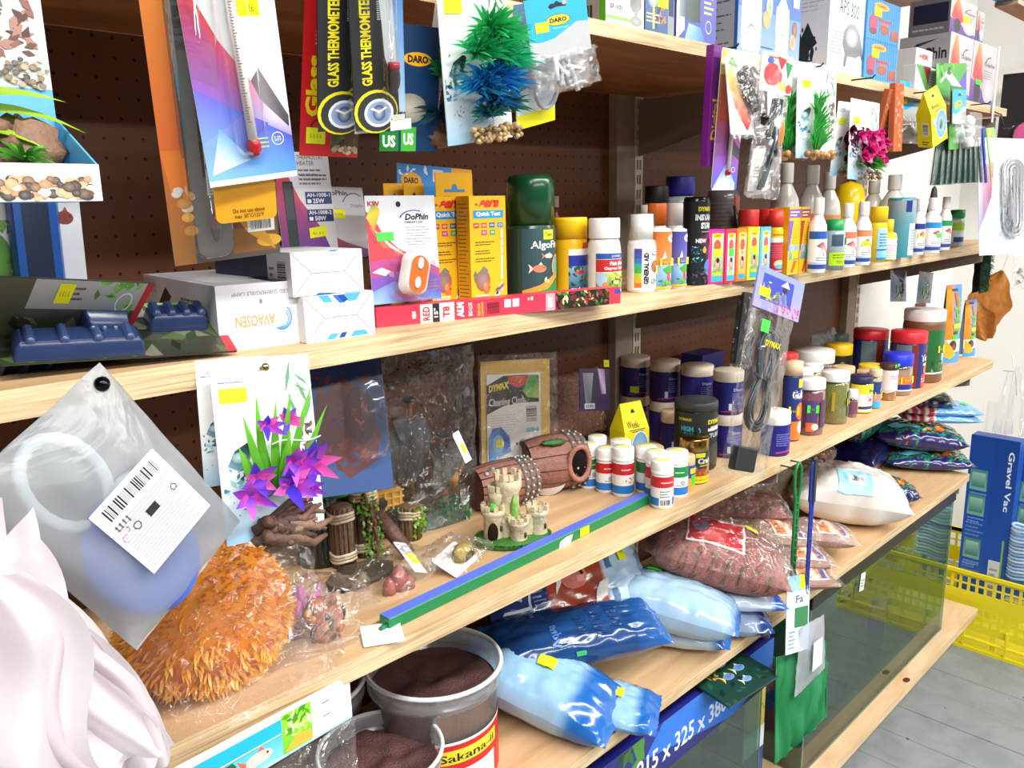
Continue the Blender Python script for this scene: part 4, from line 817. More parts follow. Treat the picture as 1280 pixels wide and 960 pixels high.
# terracotta coloured card packs seen on edge
for i, (lb, Qv) in enumerate((('thin terracotta coloured pack hanging upright, left of the yellow carton', (1.9165,-0.03,1.7847,-0.0256,-0.038,-0.0121,0.0471,0.1419)), ('thin terracotta coloured pack slanting down to the left', (1.8959,-0.015,1.8012,0.2059,-0.0222,0.0035,0.0413,0.0831)))):
    x, y, z, rx, ry, rz, w, h = Qv
    t = thing('edge_on_pack', lb, 'aquarium accessory', (x, y, z), (rx, ry, rz)); g = G(); g.box(-w / 2, w / 2, -.001, .012, -h / 2, h / 2, 'b5603a', bev=.001); g.build('carton', MATTE, t)
    p = P(flat((-w / 2, -.001, -h / 2), (w, 0, 0), (0, 0, h), (0, -1, 0)), w, h); p.stones(0, 0, 1, 1, 26, ('c87848', 'a85430', 'd08a58'), 3, .12); p.done(t)
header_bag('blue header bag hanging behind the terracotta packs', (2.1176,0.02,1.8096,-0.0075,-0.0144,-0.0547,0.1348,0.1393))
# yellow block-food carton hanging askew
def weekend(p, st=(.6, .6, .84, .8), word='Weekend'):
    p.rect(0, 0, 1, 1, 'f2dc14', 'f4e01c').poly([(.42, .88), (.46, .91), (.54, .91), (.58, .88), (.58, .86), (.42, .86)], '1a1a14').text(word, .14, .66, .86, .76, '2c2c34', .0).rect(.2, .628, .84, .64, '2c2c34').rect(.3, .605, .76, .615, '2c2c34')
    p.ell(.62, .34, .34, .26, '9cc4e0', '6a9cc0').ring(.62, .34, .36, .27, .06, 'eef4f6').ell(.62, .34, .12, .1, '4a5a48', '88a090').ell(.55, .3, .05, .04, '3a4440').ell(.2, .44, .1, .08, 'd8e0e4', '8aa8c0').sticker(*st)
def gable(name, label, loc, rot, w, d, h, word='Weekend', st=(.6, .6, .84, .8)):
    t = thing(name, label, 'fish food', loc, rot); g = G(); hb = h * .62; c = 'f0da16'
    vs = [(-w / 2, -d / 2, 0), (w / 2, -d / 2, 0), (w / 2, d / 2, 0), (-w / 2, d / 2, 0), (-w / 2, -d / 2, hb), (w / 2, -d / 2, hb), (w / 2, d / 2, hb), (-w / 2, d / 2, hb), (-w * .42, -.0008, h), (w * .42, -.0008, h), (w * .42, .0008, h), (-w * .42, .0008, h)]
    g.add(vs, [(3, 2, 1, 0), (0, 1, 5, 4), (1, 2, 6, 5), (2, 3, 7, 6), (3, 0, 4, 7), (4, 5, 9, 8), (6, 7, 11, 10), (5, 6, 10, 9), (7, 4, 8, 11), (8, 9, 10, 11)], c); g.build('carton', INK, t)
    def mp(u, v, dd):
        z = v * h
        if z <= hb: return Vector(((u - .5) * w, -d / 2 - dd - .0003, z))
        k = (z - hb) / (h - hb); return Vector(((u - .5) * w * (1 - .16 * k), -d / 2 * (1 - k) - .0008 * k - dd - .0005, z))
    p = P(mp, w, h); weekend(p, st, word); p.done(t, 'front_print')
    p = P(flat((-w / 2, d / 2, 0), (0, -d, 0), (0, 0, hb), (-1, 0, 0)), d, hb); p.rect(.35, .35, .8, .75, 'f4f0e0').bars(.4, .38, .76, .72, n=16, vert=False).lines(.3, .06, .8, .2, 2, '2c2c24'); p.done(t, 'side_print')
    return t
gable('block_food_carton', 'yellow carton with gabled top hanging askew in front of the end boxes', (2.1064,-0.04,1.7393), (.12, -.42, -.25), .058, .036, .125)
# green pack of white balls, net fan, header pack
t, w, h = card('tube_brush_pack', 'green and purple pack showing a diagonal white tube', 'aquarium accessory', (2.2709,-0.015,1.8907,-0.0579,-0.0888,-0.0423,0.1859,0.0838), '3a8a3a', lambda p: (p.rect(0, 0, 1, 1, '3a8a34', '4aa03c').poly([(.6, 0), (1, 0), (1, .8), (.75, .45)], '5a4ab0').poly([(.25, .7), (.4, .85), (.85, .3), (.72, .12)], 'd4dce0').leaves(0, .6, .6, 1, 10, ('1f5a24', '6ac04a'), 4, .2).poly([(.1, .5), (.3, .72), (.34, .68), (.14, .46)], 'e8f0e8')))
t, w, h = card('filter_ball_pack', 'green edged clear column pack of three grey-white balls', 'aquarium accessory', (2.2313,-0.045,1.7995,-0.0377,-0.0378,0.0319,0.0952,0.1462), '4aa83c', lambda p: p.rect(0, 0, 1, 1, '58b040', '2f7a2c'))
for k in range(3):
    g = G(); g.ell((w * .62 + (0.004 if k == 1 else 0), -.012, h * (-.06 - .17 * k)), .0155, 'd8d8d4', 14, 10, col2='eeeeea'); g.build('filter_ball', MATTE, t)
g = G(); bump(g, w * .05, w * 1.3, -h * .5, h * .1, .026, .01); g.build('blister', BLIST, t)
header_bag('small blue header pack with yellow sticker right of the yellow carton', (2.2216,-0.055,1.801,-0.0524,-0.0555,-0.0163,0.0907,0.1251))
NET = film_mat('dark_green_netting', tint='5c7a6c', milk=.55, lo=.03, hi=.2, bump=.3, milkcol='4c7462', rough=.3)
for i in range(9):
    xa = 1178 + i * 5.0; xb = 1168 + i * 9.0
    Qv = ((2.1977,-0.03,1.7091,0.0534,-0.0167,-0.0057,0.0538,0.1344), (2.2325,-0.035,1.7102,-0.0023,-0.007,-0.0104,0.0544,0.135), (2.253,-0.04,1.7138,0.001,-0.0233,-0.0055,0.0505,0.1365), (2.279,-0.045,1.7151,-0.0194,-0.0261,-0.0067,0.0542,0.1396), (2.3023,-0.05,1.7174,-0.0265,-0.0273,-0.0061,0.0524,0.1404), (2.3266,-0.055,1.7178,-0.0577,-0.0308,-0.0055,0.0505,0.1418), (2.3453,-0.06,1.718,-0.0761,-0.0336,-0.0049,0.0483,0.1388), (2.3662,-0.065,1.7174,-0.1016,-0.0361,-0.0048,0.0491,0.1381), (2.3845,-0.07,1.7157,-0.127,-0.0414,-0.004,0.0437,0.1354))[i]
    x, y, z, rx, ry, rz, w, h = Qv
    t = thing('net_pack', 'dark green net pack in the fan near the far end, ' + ('leftmost', 'second from the left', 'third from the left', 'fourth from the left', 'middle', 'fourth from the right', 'third from the right', 'second from the right', 'rightmost')[i], 'fish net', (x, y, z), (rx, ry, rz), 'fan of green net packs')
    g = G(); g.rslab(w * 1.6, h * .78, .003, .003, '35564a', M=Matrix.Translation((0, 0, -h * .1))); g.build('net', MATTE, t)
    g = G(); g.rslab(w * 1.8, h, .006, .003, 'ffffff'); g.build('sleeve', FILM, t)
for i, (lb, c, Qv) in enumerate((('slim dark blue patterned pack hanging at the right of the green nets', '2430a0', (2.3945,-0.075,1.7157,-0.1454,-0.0461,-0.0045,0.0407,0.1362)), ('slim green and orange pack hanging last at the right of the green nets', '8ac05a', (2.4167,-0.08,1.7189,-0.158,-0.0846,-0.0059,0.0443,0.1315)))):
    x, y, z, rx, ry, rz, w, h = Qv; t = thing('slim_pack', lb, 'aquarium accessory', (x, y, z), (rx, ry, rz)); g = G(); g.rslab(w * 1.4, h, .004, .003, c); g.build('wrapper', INK, t)
    p = P(flat((-w * .7, -.002, -h / 2), (w * 1.4, 0, 0), (0, 0, h), (0, -1, 0)), w * 1.4, h); p.stones(0, 0, 1, 1, 16, (('4a5ad0', '8a8ae0', '141a50') if i == 0 else ('e8883c', '4aa040', 'e8e04a')), 5, .2); p.done(t)
# U-shaped heater card at the right edge
t, w, h = card('heater_pack', 'white card with a looped chrome heater hose and round green sticker', 'heater', (2.4605,-0.12,1.6119,-0.1262,0.0067,-0.3535,0.2435,0.2942), 'eef0f4', lambda p: (p.rect(0, 0, 1, 1, 'c4d4ee', 'f2f4f6').poly([(0, .75), (0, .2), (.2, .5), (.25, .8)], ['e8d0d8', '9aa4d4', 'b05a80', 'd8888a']).rect(0, 0, 1, .12, 'dfe8f4').text('Dolphin', .4, .88, .8, .92, '9a9aa2', .01).ring(.5, .93, .2, .03, .1, '8a8a94', a0=1.2, a1=2.6)), rad=.008)
p = P(flat((-w / 2, -.001, -h / 2), (w, 0, 0), (0, 0, h), (0, -1, 0)), w, h); p.ell(.56, .775, .1, .05, G1); p.done(t, 'round_sticker', STICK)
g = G()
for ro, rr, c in ((.036, .0052, 'b8bcc4'), (.025, .0045, '8a8e98'), (.012, .004, 'a0a4ac')):
    top = h * .22; bot = -h * .22
    pts = [(-ro, -.010, top), (-ro, -.010, bot)] + [(-ro * math.cos(a * PI / 8), -.010, bot - ro * math.sin(a * PI / 8)) for a in range(1, 8)] + [(ro, -.010, bot), (ro, -.010, top)] + [(ro * math.cos(a * PI / 8), -.010, top + ro * .8 * math.sin(a * PI / 8)) for a in range(1, 8)]
    g.tube([(a, b, c_) for a, b, c_ in pts], rr, c, 9, closed=True)
g.build('chrome_loop', METAL, t)
g = G(); bump(g, -w * .42, w * .42, -h * .44, h * .38, .018, .012); g.build('blister', BLIST, t)
g = G(); g.box(-.004, .004, -.006, .0, -h * .02, h * .18, '1c1c20'); g.build('black_clip', GLOSS, t)
g = G(); g.tube([(0, 0, .03), (0, -.02, .02), (0, -.03, -.015), (0, -.045, -.02), (0, -.055, -.012)], .002, '77736c', 6); o = g.build('double_hook', METAL); o.location = ((2.6706,-0.01,1.8431)[0], -.002, 1.815); tag(o, 'bent wire hook under the far end of the top shelf', 'hook')

# ================================================================ SHELF WITH LAMP BOXES AND MEDICINES, left to right
t, w, h = card('strip_pack', 'tall white fish card with a dark blue plastic channel, far left back', 'aquarium accessory', (0.276,0.26,1.5634,-0.0846,0.0379,-0.1159,0.0983,0.1609), 'e4e8ee', lambda p: p.rect(0, 0, 1, 1, 'd8dde6', 'e8ebf0').ell(.08, .55, .2, .18, '6aa83c', '4a8a2c').leaves(0, .3, .3, .8, 18, ('5a9a30', '7ab84a', '3a7a2a'), 3, .16).fish(.83, .82, .15, .13, '7a2a24', 'b04a3a', 1).leaves(.7, .14, 1, .3, 16, ('7a8a2c', 'a8b440', '5a6a28'), 5, .12).fish(.12, .2, .14, .1, 'b0a060', '8a7a44').leaves(0, 0, 1, .14, 16, ('4a3a2c', '2c3a24'), 6, .2))
g = G(); bump(g, -w * .24, w * .26, -h * .44, h * .6, .022, .012, col='1a58b0'); g.build('blue_channel', GLOSS, t); g = G(); g.box(-w * .12, w * .14, -.0235, -.0225, -h * .36, h * .6, '1c2a48'); g.build('channel_window', GLOSS, t)
def traycard(p):
    p.rect(0, 0, 1, 1, '2e3226', '4a5040').leaves(0, 0, 1, .65, 60, ('2a3a20', '4a5a30', '6a6a58', '1c2418', '3a3428'), 8, .2).rect(.3, .72, 1, 1, '9a9ea0', 'b8bcbc').leaves(.66, .66, .93, 1, 26, ('4a7a24', '6aa83c', '86c050'), 3, .1).rect(.955, 0, 1, 1, 'c4202c').ring(.86, .8, .05, .1, .15, 'e8ece8').lines(.5, .8, .6, .95, 3, '5a4444').sticker(.44, .78, .53, .97)
for i, (lb, Qv) in enumerate((('red edged photo card with dark blue moulded tray, propped at the front left', (0.2257,0.06,1.516,0.8348,0.1249,0.0494,0.1416,0.1414)), ('second red edged tray pack lying beneath the propped one, against the lamp carton', (*(0.2823,0.0605,1.478)[:2], A_ + .030, -1.15, 0.06, -.15, .20, .10)))):
    t, w, h = card('tray_pack', lb, 'aquarium accessory', Qv, '3a3d34', traycard, rad=.002, group='tray packs at the left end')
    for x0, x1, z0, z1 in ((-.45, .08, -.48, -.14), (.14, .42, -.08, .22)):
        g = G(); bump(g, w * x0, w * x1, h * z0, h * z1, .017, .003, .006, col='26355a'); tr = g.build('moulded_tray', GLOSS, t)
        for j in range(4): g = G(); xx = w * (x0 + (x1 - x0) * (j + .5) / 4); bump(g, xx - w * .022, xx + w * .022, h * z0 + .003, h * z1 - .003, .005, .003, .003, y0=-.0172, col='32456e'); g.build('rib', GLOSS, tr)
# LED lamp cartons
def fold_end(p, marks=True):
    p.rect(0, 0, 1, 1, 'e0e0e2')
    for a in (((0, 0), (.27, .5)), ((0, 1), (.27, .5)), ((1, 0), (.73, .5)), ((1, 1), (.73, .5)), ((.27, .5), (.73, .5))):
        (x0, y0), (x1, y1) = a; dx, dy = (x1 - x0), (y1 - y0); L = math.hypot(dx, dy); nx, ny = -dy / L * .004, dx / L * .007
        p.poly([(x0 + nx, y0 + ny), (x0 - nx, y0 - ny), (x1 - nx, y1 - ny), (x1 + nx, y1 + ny)], '77777e')
    if marks: p.poly([(.2, 1), (.28, .84), (.4, .84), (.34, 1)], '58a8e4').poly([(.4, .98), (.46, .98), (.56, .8), (.5, .8)], '2a6cc4').poly([(.56, 1), (.62, .82), (.74, .82), (.82, 1)], '58a8e4').poly([(.46, .98), (.56, .98), (.62, .86), (.56, .8)], '1c4a9a').poly([(.28, .02), (.34, .14), (.46, .14), (.4, .02)], '58a8e4').poly([(.46, .03), (.5, .14), (.58, .14), (.54, .03)], '1c4a9a').poly([(.62, .02), (.68, .14), (.84, .14), (.9, .02)], '58a8e4')
    else: p.poly([(.5, 1), (.56, .97), (.62, .975), (.66, 1)], '2a6cc4').poly([(.3, 0), (.34, .05), (.5, .03), (.6, .0)], '2a6cc4')
Ka = (0.3689,0.0288,1.478,-0.1005,0.0883,0.0667)
def ava(p):
    p.rect(0, 0, 1, 1, 'dfdfe1').text('LED SUBMERSIBLE LAMP', .18, .82, .86, .88, '6a6a72', .0, rot=180).text('AVAOSEN', .2, .34, .68, .52, 'e8a060', .02, rot=180)
    for k in range(5): p.ring(.76, .44 - k * .01, .13 - k * .022, .20 - k * .03, .10, ('3a8ad0', '58a8e4', '2a6cc4', '7ac0f0', '3a7ac0')[k], a0=-2.2 + k * .1, a1=.9)
    p.ell(.52, .72, .02, .04, '8a8a90')
carton('lamp_carton', 'white carton with an upside-down orange and blue logo, left of the stack', 'box', Ka, .24, 'dedee0', ava, lambda p: p.rect(0, 0, 1, 1, 'd4d6da').lines(.55, .18, .84, .75, 6, '55585e', seed=3).poly([(.2, .5), (.34, .85), (.42, .7), (.3, .38)], '22262c').poly([(.4, .42), (.5, .6), (.56, .5), (.46, .3)], '22262c').rect(.0, .7, .2, .95, 'b8bcc4'), lambda p: p.rect(.1, .1, .9, .9, 'e0e0e4').rect(.7, .0, 1, .3, '2a2a2e'))
Kb = (0.4538,0.007,1.478,0.0111,0.0894,0.0492)
carton('lamp_carton', 'plain white carton with folded end and blue chevrons, lower right of the stack', 'box', Kb, .17, 'e0e0e2', fold_end)
Kc = (0.4451,0.012,1.531,0,0.0866,0.0462)
carton('lamp_carton', 'plain white carton with folded end and barcoded side, on top of the stack', 'box', (Kc[0], .012, A_ + Kb[5] + .0006, Kb[3] - .02, Kc[4] * 1.02, Kc[5]), .175, 'e0e0e2', lambda p: fold_end(p, False), lambda p: p.rect(0, 0, 1, 1, '16203c').rect(.72, 0, 1, 1, 'd8d8dc').bars(.84, .2, .94, .8, n=16, vert=False).lines(.74, .25, .8, .7, 3, 'a03040'))
# heater cards behind the stack
def heater_art(p):
    p.rect(0, 0, 1, 1, 'd8d8dc', 'e4e4e6').poly([(0, 0), (0, .75), (.2, .82), (.4, .55), (.75, .25), (.9, 0)], ['5a2a80', 'b83040', 'd04048', 'c84a60', '8a3a8a', '5a3aa0']).rect(.12, .0, .3, .72, '22262a').rect(.14, .36, .28, .70, '3a4044').rect(.15, .02, .27, .32, '1c2c28').lines(.45, .72, .95, .8, 2, '5a5a60')
    p.text('THERMOSTAT', .42, .93, .9, .97, '3a3a40').text('HEATER', .42, .875, .72, .915, '3a3a40').lines(.42, .68, .95, .85, 4, '7a7a80', seed=5)
    for k, s in enumerate(('AH-1008-1', 'AH-1008-2')): p.rect(.5, .50 - k * .17, .98, .62 - k * .17, '22386e').text(s, .53, .57 - k * .17, .95, .61 - k * .17, 'e8ecf4', .02).rect(.53, .512 - k * .17, .6, .548 - k * .17, 'e8ecf4').text('25W' if k == 0 else '50W', .63, .51 - k * .17, .84, .555 - k * .17, 'e8ecf4', .03)
    p.sticker(.5, .17, .82, .27, skew=.02)
card('heater_pack', 'grey heater card with red swoosh and two navy panels, behind the white cartons', 'heater', (0.5396,0.13,1.6229,-0.0856,-0.0059,-0.0507,0.0733,0.1221), 'd8d8dc', heater_art)
card('cleaner_pack', 'grey blister card with green-yellow sticker, just right of the heater card', 'aquarium accessory', (0.5944,0.13,1.6006,-0.1346,0.0302,0.0425,0.0619,0.0861), 'd0d0d4', lambda p: p.rect(0, 0, 1, 1, 'cccdd0').text('DoPhin', .1, .88, .6, .95, '3a3a40', .03).ring(.75, .72, .3, .2, .08, '4a5a8a', a0=.9, a1=2.8).text('Dolphin', .66, .7, .96, .76, '4a4a50').poly([(0, 0), (.0, .35), (.5, .2), (1, .1), (1, 0)], ['8a3a50', 'a84050', '9a5a70', '6a4a80', '5a4a90']).sticker(.12, .55, .5, .68))
# magnet cleaner blister card
def magnet_art(p):
    p.rect(0, 0, 1, 1, 'd2d3d8', 'dedee2').poly([(0, .12), (0, .86), (.10, .80), (.22, .64), (.40, .52), (.62, .43), (.62, .12)], 'c8404a').poly([(0, .1), (0, .4), (.3, .42), (.62, .43), (1, .3), (1, .1)], 'b04a84').poly([(0, 0), (0, .24), (.3, .27), (.7, .3), (1, .22), (1, 0)], '7a54b4').poly([(.02, .86), (.14, .66), (.3, .52), (.2, .52), (.04, .7)], 'e06a4a')
    p.poly([(0, .80), (.12, .96), (.2, .86), (.1, .68)], ['e0d840', '4aa050', 'e8c040', 'e88040']).poly([(.0, .12), (.3, .2), (1, .06), (1, 0), (0, 0)], ['6a9ae0', '8a90dc', '4a68c8', '5a80d8', '9ac4f0']).poly([(.02, .3), (.15, .34), (.28, .3), (.2, .26)], 'e8e4f0').poly([(.05, .72), (.3, .52), (.55, .42), (.3, .56)], 'f0c8c8')
    p.text('KW', .03, .905, .2, .95, 'b8304a', .04).text('DoPhin', .54, .77, .88, .83, '20222a', .04, slant=.06).ring(.68, .78, .22, .085, .10, '2a4a9a', a0=1.1, a1=3.0).text('FM001(S)', .54, .735, .8, .76, '3a3a42', .02).lines(.54, .53, .96, .72, 7, '77787e', .2, seed=6).sticker(.12, .585, .36, .665, 'g').lines(.8, .08, .98, .2, 4, '8a8470')
Qm = (0.6257,0.055,1.5675,-0.065,0.0028,-0.0706,0.0997,0.1276)
t, w, h = card('magnet_cleaner_pack', 'blister card holding an orange and white magnet cleaner beside the yellow test boxes', 'aquarium accessory', Qm, 'd8d8dc', magnet_art, rad=.006, hole=(.46, .92, .035))
g = G(); Mx = Matrix.Translation((w * .02, -.012, -h * .24)) @ Euler((0, .28, 0)).to_matrix().to_4x4()
bump(g, -w * .19, w * .19, -h * .20, h * .20, .012, .011, .006, col='f0ece8', M=Mx); g.build('cleaner_body', GLOSS, t)
g = G(); M2 = Mx @ Matrix.Translation((0, -.0134, 0))
g.add([(x, 0, z) for x, z in rrect(w * .25, h * .35, w * .12, 5)], [tuple(range(len(rrect(w * .25, h * .35, w * .12, 5))))], 'f07020', M=M2); g.build('orange_grip', GLOSS, t)
g = G()
for zz in (-h * .085, h * .10): g.lathe([(.006, 0), (.004, .001), (0, .0012)], 'fafafa', 14, sx=.8, sy=1.3, M=M2 @ Matrix.Translation((0, -.0006, zz)) @ Euler((PI / 2, 0, 0)).to_matrix().to_4x4())
g.build('white_pad', GLOSS, t, stuff=False)
g = G(); bump(g, -w * .27, w * .28, -h * .26, h * .24, .026, .014, .006, M=Matrix.Translation((w * .02, 0, -h * .24)) @ Euler((0, .28, 0)).to_matrix().to_4x4()); g.build('blister', BLIST, t)
# yellow test cartons and the pack behind
card('blue_pack', 'blue and yellow pack with an oval logo standing behind the yellow test cartons', 'aquarium accessory', (0.8158,0.22,1.5948,-0.0431,0.0581,-0.0305,0.1417,0.1623), '2a78c4', lambda p: p.rect(0, 0, 1, 1, '2a7cc8', '3a8ad4').poly([(.72, 1), (1, 1), (1, 0), (.66, 0), (.6, .4)], 'e0a420').ell(.18, .86, .13, .07, 'e8a820').text('DARO', .09, .83, .27, .885, '2a2410', .05).rect(.46, .86, .6, .97, 'd4d4d0').ring(.86, .5, .24, .3, .12, '7a8a94', a0=1.5, a1=3.2).ring(.86, .5, .20, .24, .14, '5a6a74', a0=1.5, a1=3.2).ring(.86, .5, .16, .18, .16, '8a9aa4', a0=1.5, a1=3.2).ell(.82, .86, .03, .03, 'd85050').leaves(.02, .9, .4, 1, 8, ('d8e8f4',), 2, .08))
def quick(p, dark=False):
    p.rect(0, 0, 1, 1, 'eab320', 'edb81e').text('sera', .24, .895, .78, .965, 'd8342a', .06, slant=.15).ell(.19, .925, .035, .014, 'd8342a').rect(.10, .80, .93, .872, '2a92d0').text('Quick Test', .18, .815, .85, .86, 'f4f8fc', .04)
    for x, v, c, s in ((.10, .715, 'c8302c', 'pH'), (.31, .715, 'd84a34', 'GH'), (.53, .715, '2a4a9a', 'KH'), (.76, .715, '2a7ac0', 'Cl'), (.31, .65, 'c03a7a', 'NO2'), (.54, .65, '2a9a58', 'NO3')): p.rect(x, v, x + .15, v + .045, c).text(s, x + .03, v + .012, x + .12, v + .034, 'f0e8e0', .02)
    for v in (.60, .52, .45): p.lines(.13, v - .045, .72, v, 2, '6a4c10', seed=int(v * 100))
    p.poly([(.82, .24), (.88, .24), (.9, .70), (.85, .70)], 'e4e6dc')
    for k in range(5): p.rect(.845, .32 + k * .07, .89, .34 + k * .07, ('b0b8a4', 'c4ccb0', '9aaa98', 'c0c4a8', 'aab0a0')[k])
    p.ell(.32, .24, .2, .10, '8a8a88', 'a05c3c').poly([(.1, .22), (.16, .3), (.12, .34), (.06, .3)], '66706c').poly([(.2, .31), (.34, .37), (.48, .33), (.4, .29)], '77777a').ell(.42, .17, .09, .06, 'e07a4a', 'd86a3a').ell(.38, .19, .05, .03, 'e8905a').ell(.47, .17, .012, .008, '141414')
    p.poly([(.60, .08), (.68, .15), (.8, .2), (.86, .15), (.74, .08)], ['eeeeea', '1c1c1c', 'f0f0ec', 'c83030', 'f0f0f0']).poly([(.76, .15), (.84, .22), (.92, .19), (.86, .12)], ['161616', 'f0f0f0', 'c02828', 'f4f4f4']).poly([(.66, .1), (.72, .14), (.74, .1)], '181818').rect(.1, .04, .46, .11, 'e8d8c4').lines(.12, .05, .44, .1, 3, 'b86a4a').poly([(.6, .03), (.95, .05), (.95, .0), (.6, .0)], 'f0e8d8')
def hangtab(t, w, h, c='e8b422', text=None):
    g = G(); g.rslab(w * .98, h, .001, .003, c, M=Matrix.Translation((w / 2, .004, h / 2))); tb = g.build('hang_tab', INK, t); return tb
Kq = (0.7694,0.0939,1.478,-0.0262,0.0705,0.1524)
yb = lambda K_, off, dx: (K_[0] + dx, K_[1] + off, A_, 0, K_[4], K_[5])
tq = carton('test_kit_box', 'yellow test kit carton with a discus fish, front one of the yellow cartons', 'test kit', (Kq[0], Kq[1], A_, 0, Kq[4] * .98, Kq[5]), .026, 'eab320', quick, lambda p: p.rect(0, 0, 1, 1, 'e0a81c').lines(.1, .05, .9, .95, 26, '7a5a14', .3, seed=7))
carton('test_kit_box', 'shaded yellow test carton with hanging tab and printed side, left of the front one', 'test kit', (Kq[0] - .046, Kq[1] + .03, A_, 0, Kq[4] * .98, Kq[5]), .05, 'e0a81c', quick, lambda p: p.rect(0, 0, 1, 1, 'dba21a').lines(.06, .03, .94, .97, 34, '6e5212', .25, seed=8))
tb = thing('test_kit_box', 'yellow test carton with a raised lettered hang tab, behind the front one', 'test kit', (Kq[0] + .002, Kq[1] + .062, A_)); g = G(); g.box(0, Kq[4], 0, .02, 0, Kq[5] * .98, 'e2aa1c', bev=.001); g.build('carton', INK, tb)
def tab(t, w, z, h, hole='3a6a9a', words=None):
    g = G(); g.rslab(w, h, .0012, .002, 'e8b020', M=Matrix.Translation((w / 2, .010, z + h / 2))); g.build('hang_tab', INK, t)
    p = P(flat((0, .0094, z), (w, 0, 0), (0, 0, h), (0, -1, 0)), w, h); p.poly([(.22, .42), (.42, .42), (.44, .56), (.5, .62), (.56, .56), (.58, .42), (.78, .42), (.78, .32), (.22, .32)], hole)
    if words: p.text(words, .2, .06, .84, .18, '5a4410', .03)
    p.done(t, 'tab_print')
tab(tb, Kq[4] * 1.0, Kq[5] * .96, .040, '4a8ac0', '5 Tests in 1')
for i, (dx, dz) in enumerate(((-.062, .0), (-.036, .004))):
    t = thing('test_kit_box', ('yellow hang tab carton at the back, left of the dark holed one', 'yellow hang tab carton at the back with a dark hole')[i], 'test kit', (Kq[0] + dx, Kq[1] + .098 - i * .012, A_)); g = G(); g.box(0, .036, 0.003, .010, 0, Kq[5] * .93, 'e0aa24', bev=.001); g.build('carton', INK, t); tab(t, .036, Kq[5] * .92, .032, ('4a8ac0', '241c10')[i])
# algae remover bottle
def algofin(p):
    p.rect(0, 0, 1, 1, '1c3a38', '24443e').rect(.3, 0, .96, 1, '2c4c54', '34545a').text('AlgoFin', .40, .68, .80, .82, 'f0f2f0', .02).rect(.55, .84, .70, .98, 'e8dc28').text('Tetra', .57, .88, .68, .94, '5a5410', .02).fish(.50, .42, .13, .16, 'e8683c', 'f2d8cc', 1).fish(.62, .60, .1, .1, 'd0d8dc', 'e07a50', 1).poly([(.3, .10), (.5, .18), (.72, .34), (.8, .5), (.86, .5), (.78, .3), (.6, .12), (.3, .04)], 'e89a3c').poly([(.3, .04), (.6, .12), (.8, .3), (.96, .2), (.96, 0), (.3, 0)], '2f8a4a').ring(.76, .44, .10, .18, .2, 'e89a3c').ell(.76, .44, .08, .14, '7ab0e0', '5ab04a').leaves(.54, .16, .62, .3, 9, ('f4f4ec', 'f0e8c8'), 3, .05).ell(.58, .23, .015, .03, 'e8c030').text('VERNICHTET ALGEN', .32, .02, .72, .07, 'dceadc', .01)
bottle('algae_remover', 'tall dark green bottle with domed cap and goldfish label', 'bottle', (0.892,0.0962,1.478,0.0355,0.182), [(.97, 0), (1, .012), (1, .60), (.98, .605)], '14402a', caps=[([(1.0, .605), (1.0, .90), (.96, .955), (.86, .985), (.6, .998), (0, 1)], '11462a', GLOSS)], lab=algofin, lz=(.04, .58), la=(-1.7, 1.9), rz=-.55)
# sera jar, oxygen tablets jar
bottle('tablet_tub', 'yellow tub with a blue fish label, behind the red lamp sleeve', 'bottle', (0.9651,0.0829,1.478,0.0254,0.1191), [(.95, 0), (1, .02), (1, .72), (.97, .74)], 'f0bc14', caps=[([(1.03, .735), (1.03, .97), (1.0, 1), (0, 1)], 'f2c014')], lz=(.06, .62), la=(-1.0, 1.5), rz=-.7,
       lab=lambda p: p.rect(0, 0, 1, 1, 'f0bc14').rect(.30, .08, 1, .9, '2c3ca4', '2a38a0').rect(.30, .84, 1, .98, 'f4f0e8').text('sera', .66, .98, .96, 1.12, 'd8342a', .05).rect(.3, .12, 1, .6, '3a6a8a', '8ac0e0').leaves(.3, .14, .66, .6, 24, ('1c3a1c', '3a6a2c', '2a4a20'), 3, .12).fish(.6, .46, .14, .14, 'd83838', 'e86050').fish(.84, .3, .12, .13, 'e8c83c', '1c1c1c').text('red mor', .36, .06, .9, .13, 'f0f0f8', .02))
def oxy(p):
    p.rect(0, 0, 1, 1, 'f4f2ee').rect(.22, .84, 1, .98, '2a5aa4').rect(.22, .52, 1, .83, 'c42a2c').text('Fish Medic', .52, .68, .98, .78, 'f8f4f0', .03).text('Oxygen Tablets', .40, .55, .98, .65, 'f8f4f0', .03).text('powder', .56, .87, .8, .95, 'e8ecf8').rect(.22, .06, 1, .5, '5a8a30', 'c8d060').leaves(.5, .08, 1, .5, 20, ('4a7a24', '8ab040', '2a4a1a'), 4, .12).ell(.34, .34, .12, .18, 'd8e8f4', '8ab4dc').fish(.66, .26, .12, .13, 'f0e0a0', '1c1c1c').fish(.86, .3, .1, .13, 'e8b83c', '2a1c1c').rect(.3, .02, .46, .1, '2a3a8a').ell(.42, .2, .06, .07, 'e09050')
bottle('tablet_tub', 'white tub with a red and blue fish label beside the yellow tub', 'bottle', (0.9776,0.0266,1.478,0.0247,0.1175), [(.95, 0), (1, .02), (1, .62), (.94, .70), (.86, .74)], 'f0eeea', caps=[([(.92, .75), (.94, .76), (.94, .985), (.9, 1), (0, 1)], 'f4f3f0')], lab=oxy, lz=(.08, .58), la=(-1.3, 1.5), rz=-.7)
bottle('sample_bottle', 'tiny clear bottle with red contents behind the yellow tub', 'bottle', (1.2268,0.3492,1.478,0.0111,0.1543), [(1, 0), (1, .7), (.5, .8), (.5, .86)], '8a3a3a', caps=[([(.6, .86), (.6, 1), (0, 1)], 'c8c4bc')], m=GLOSS)
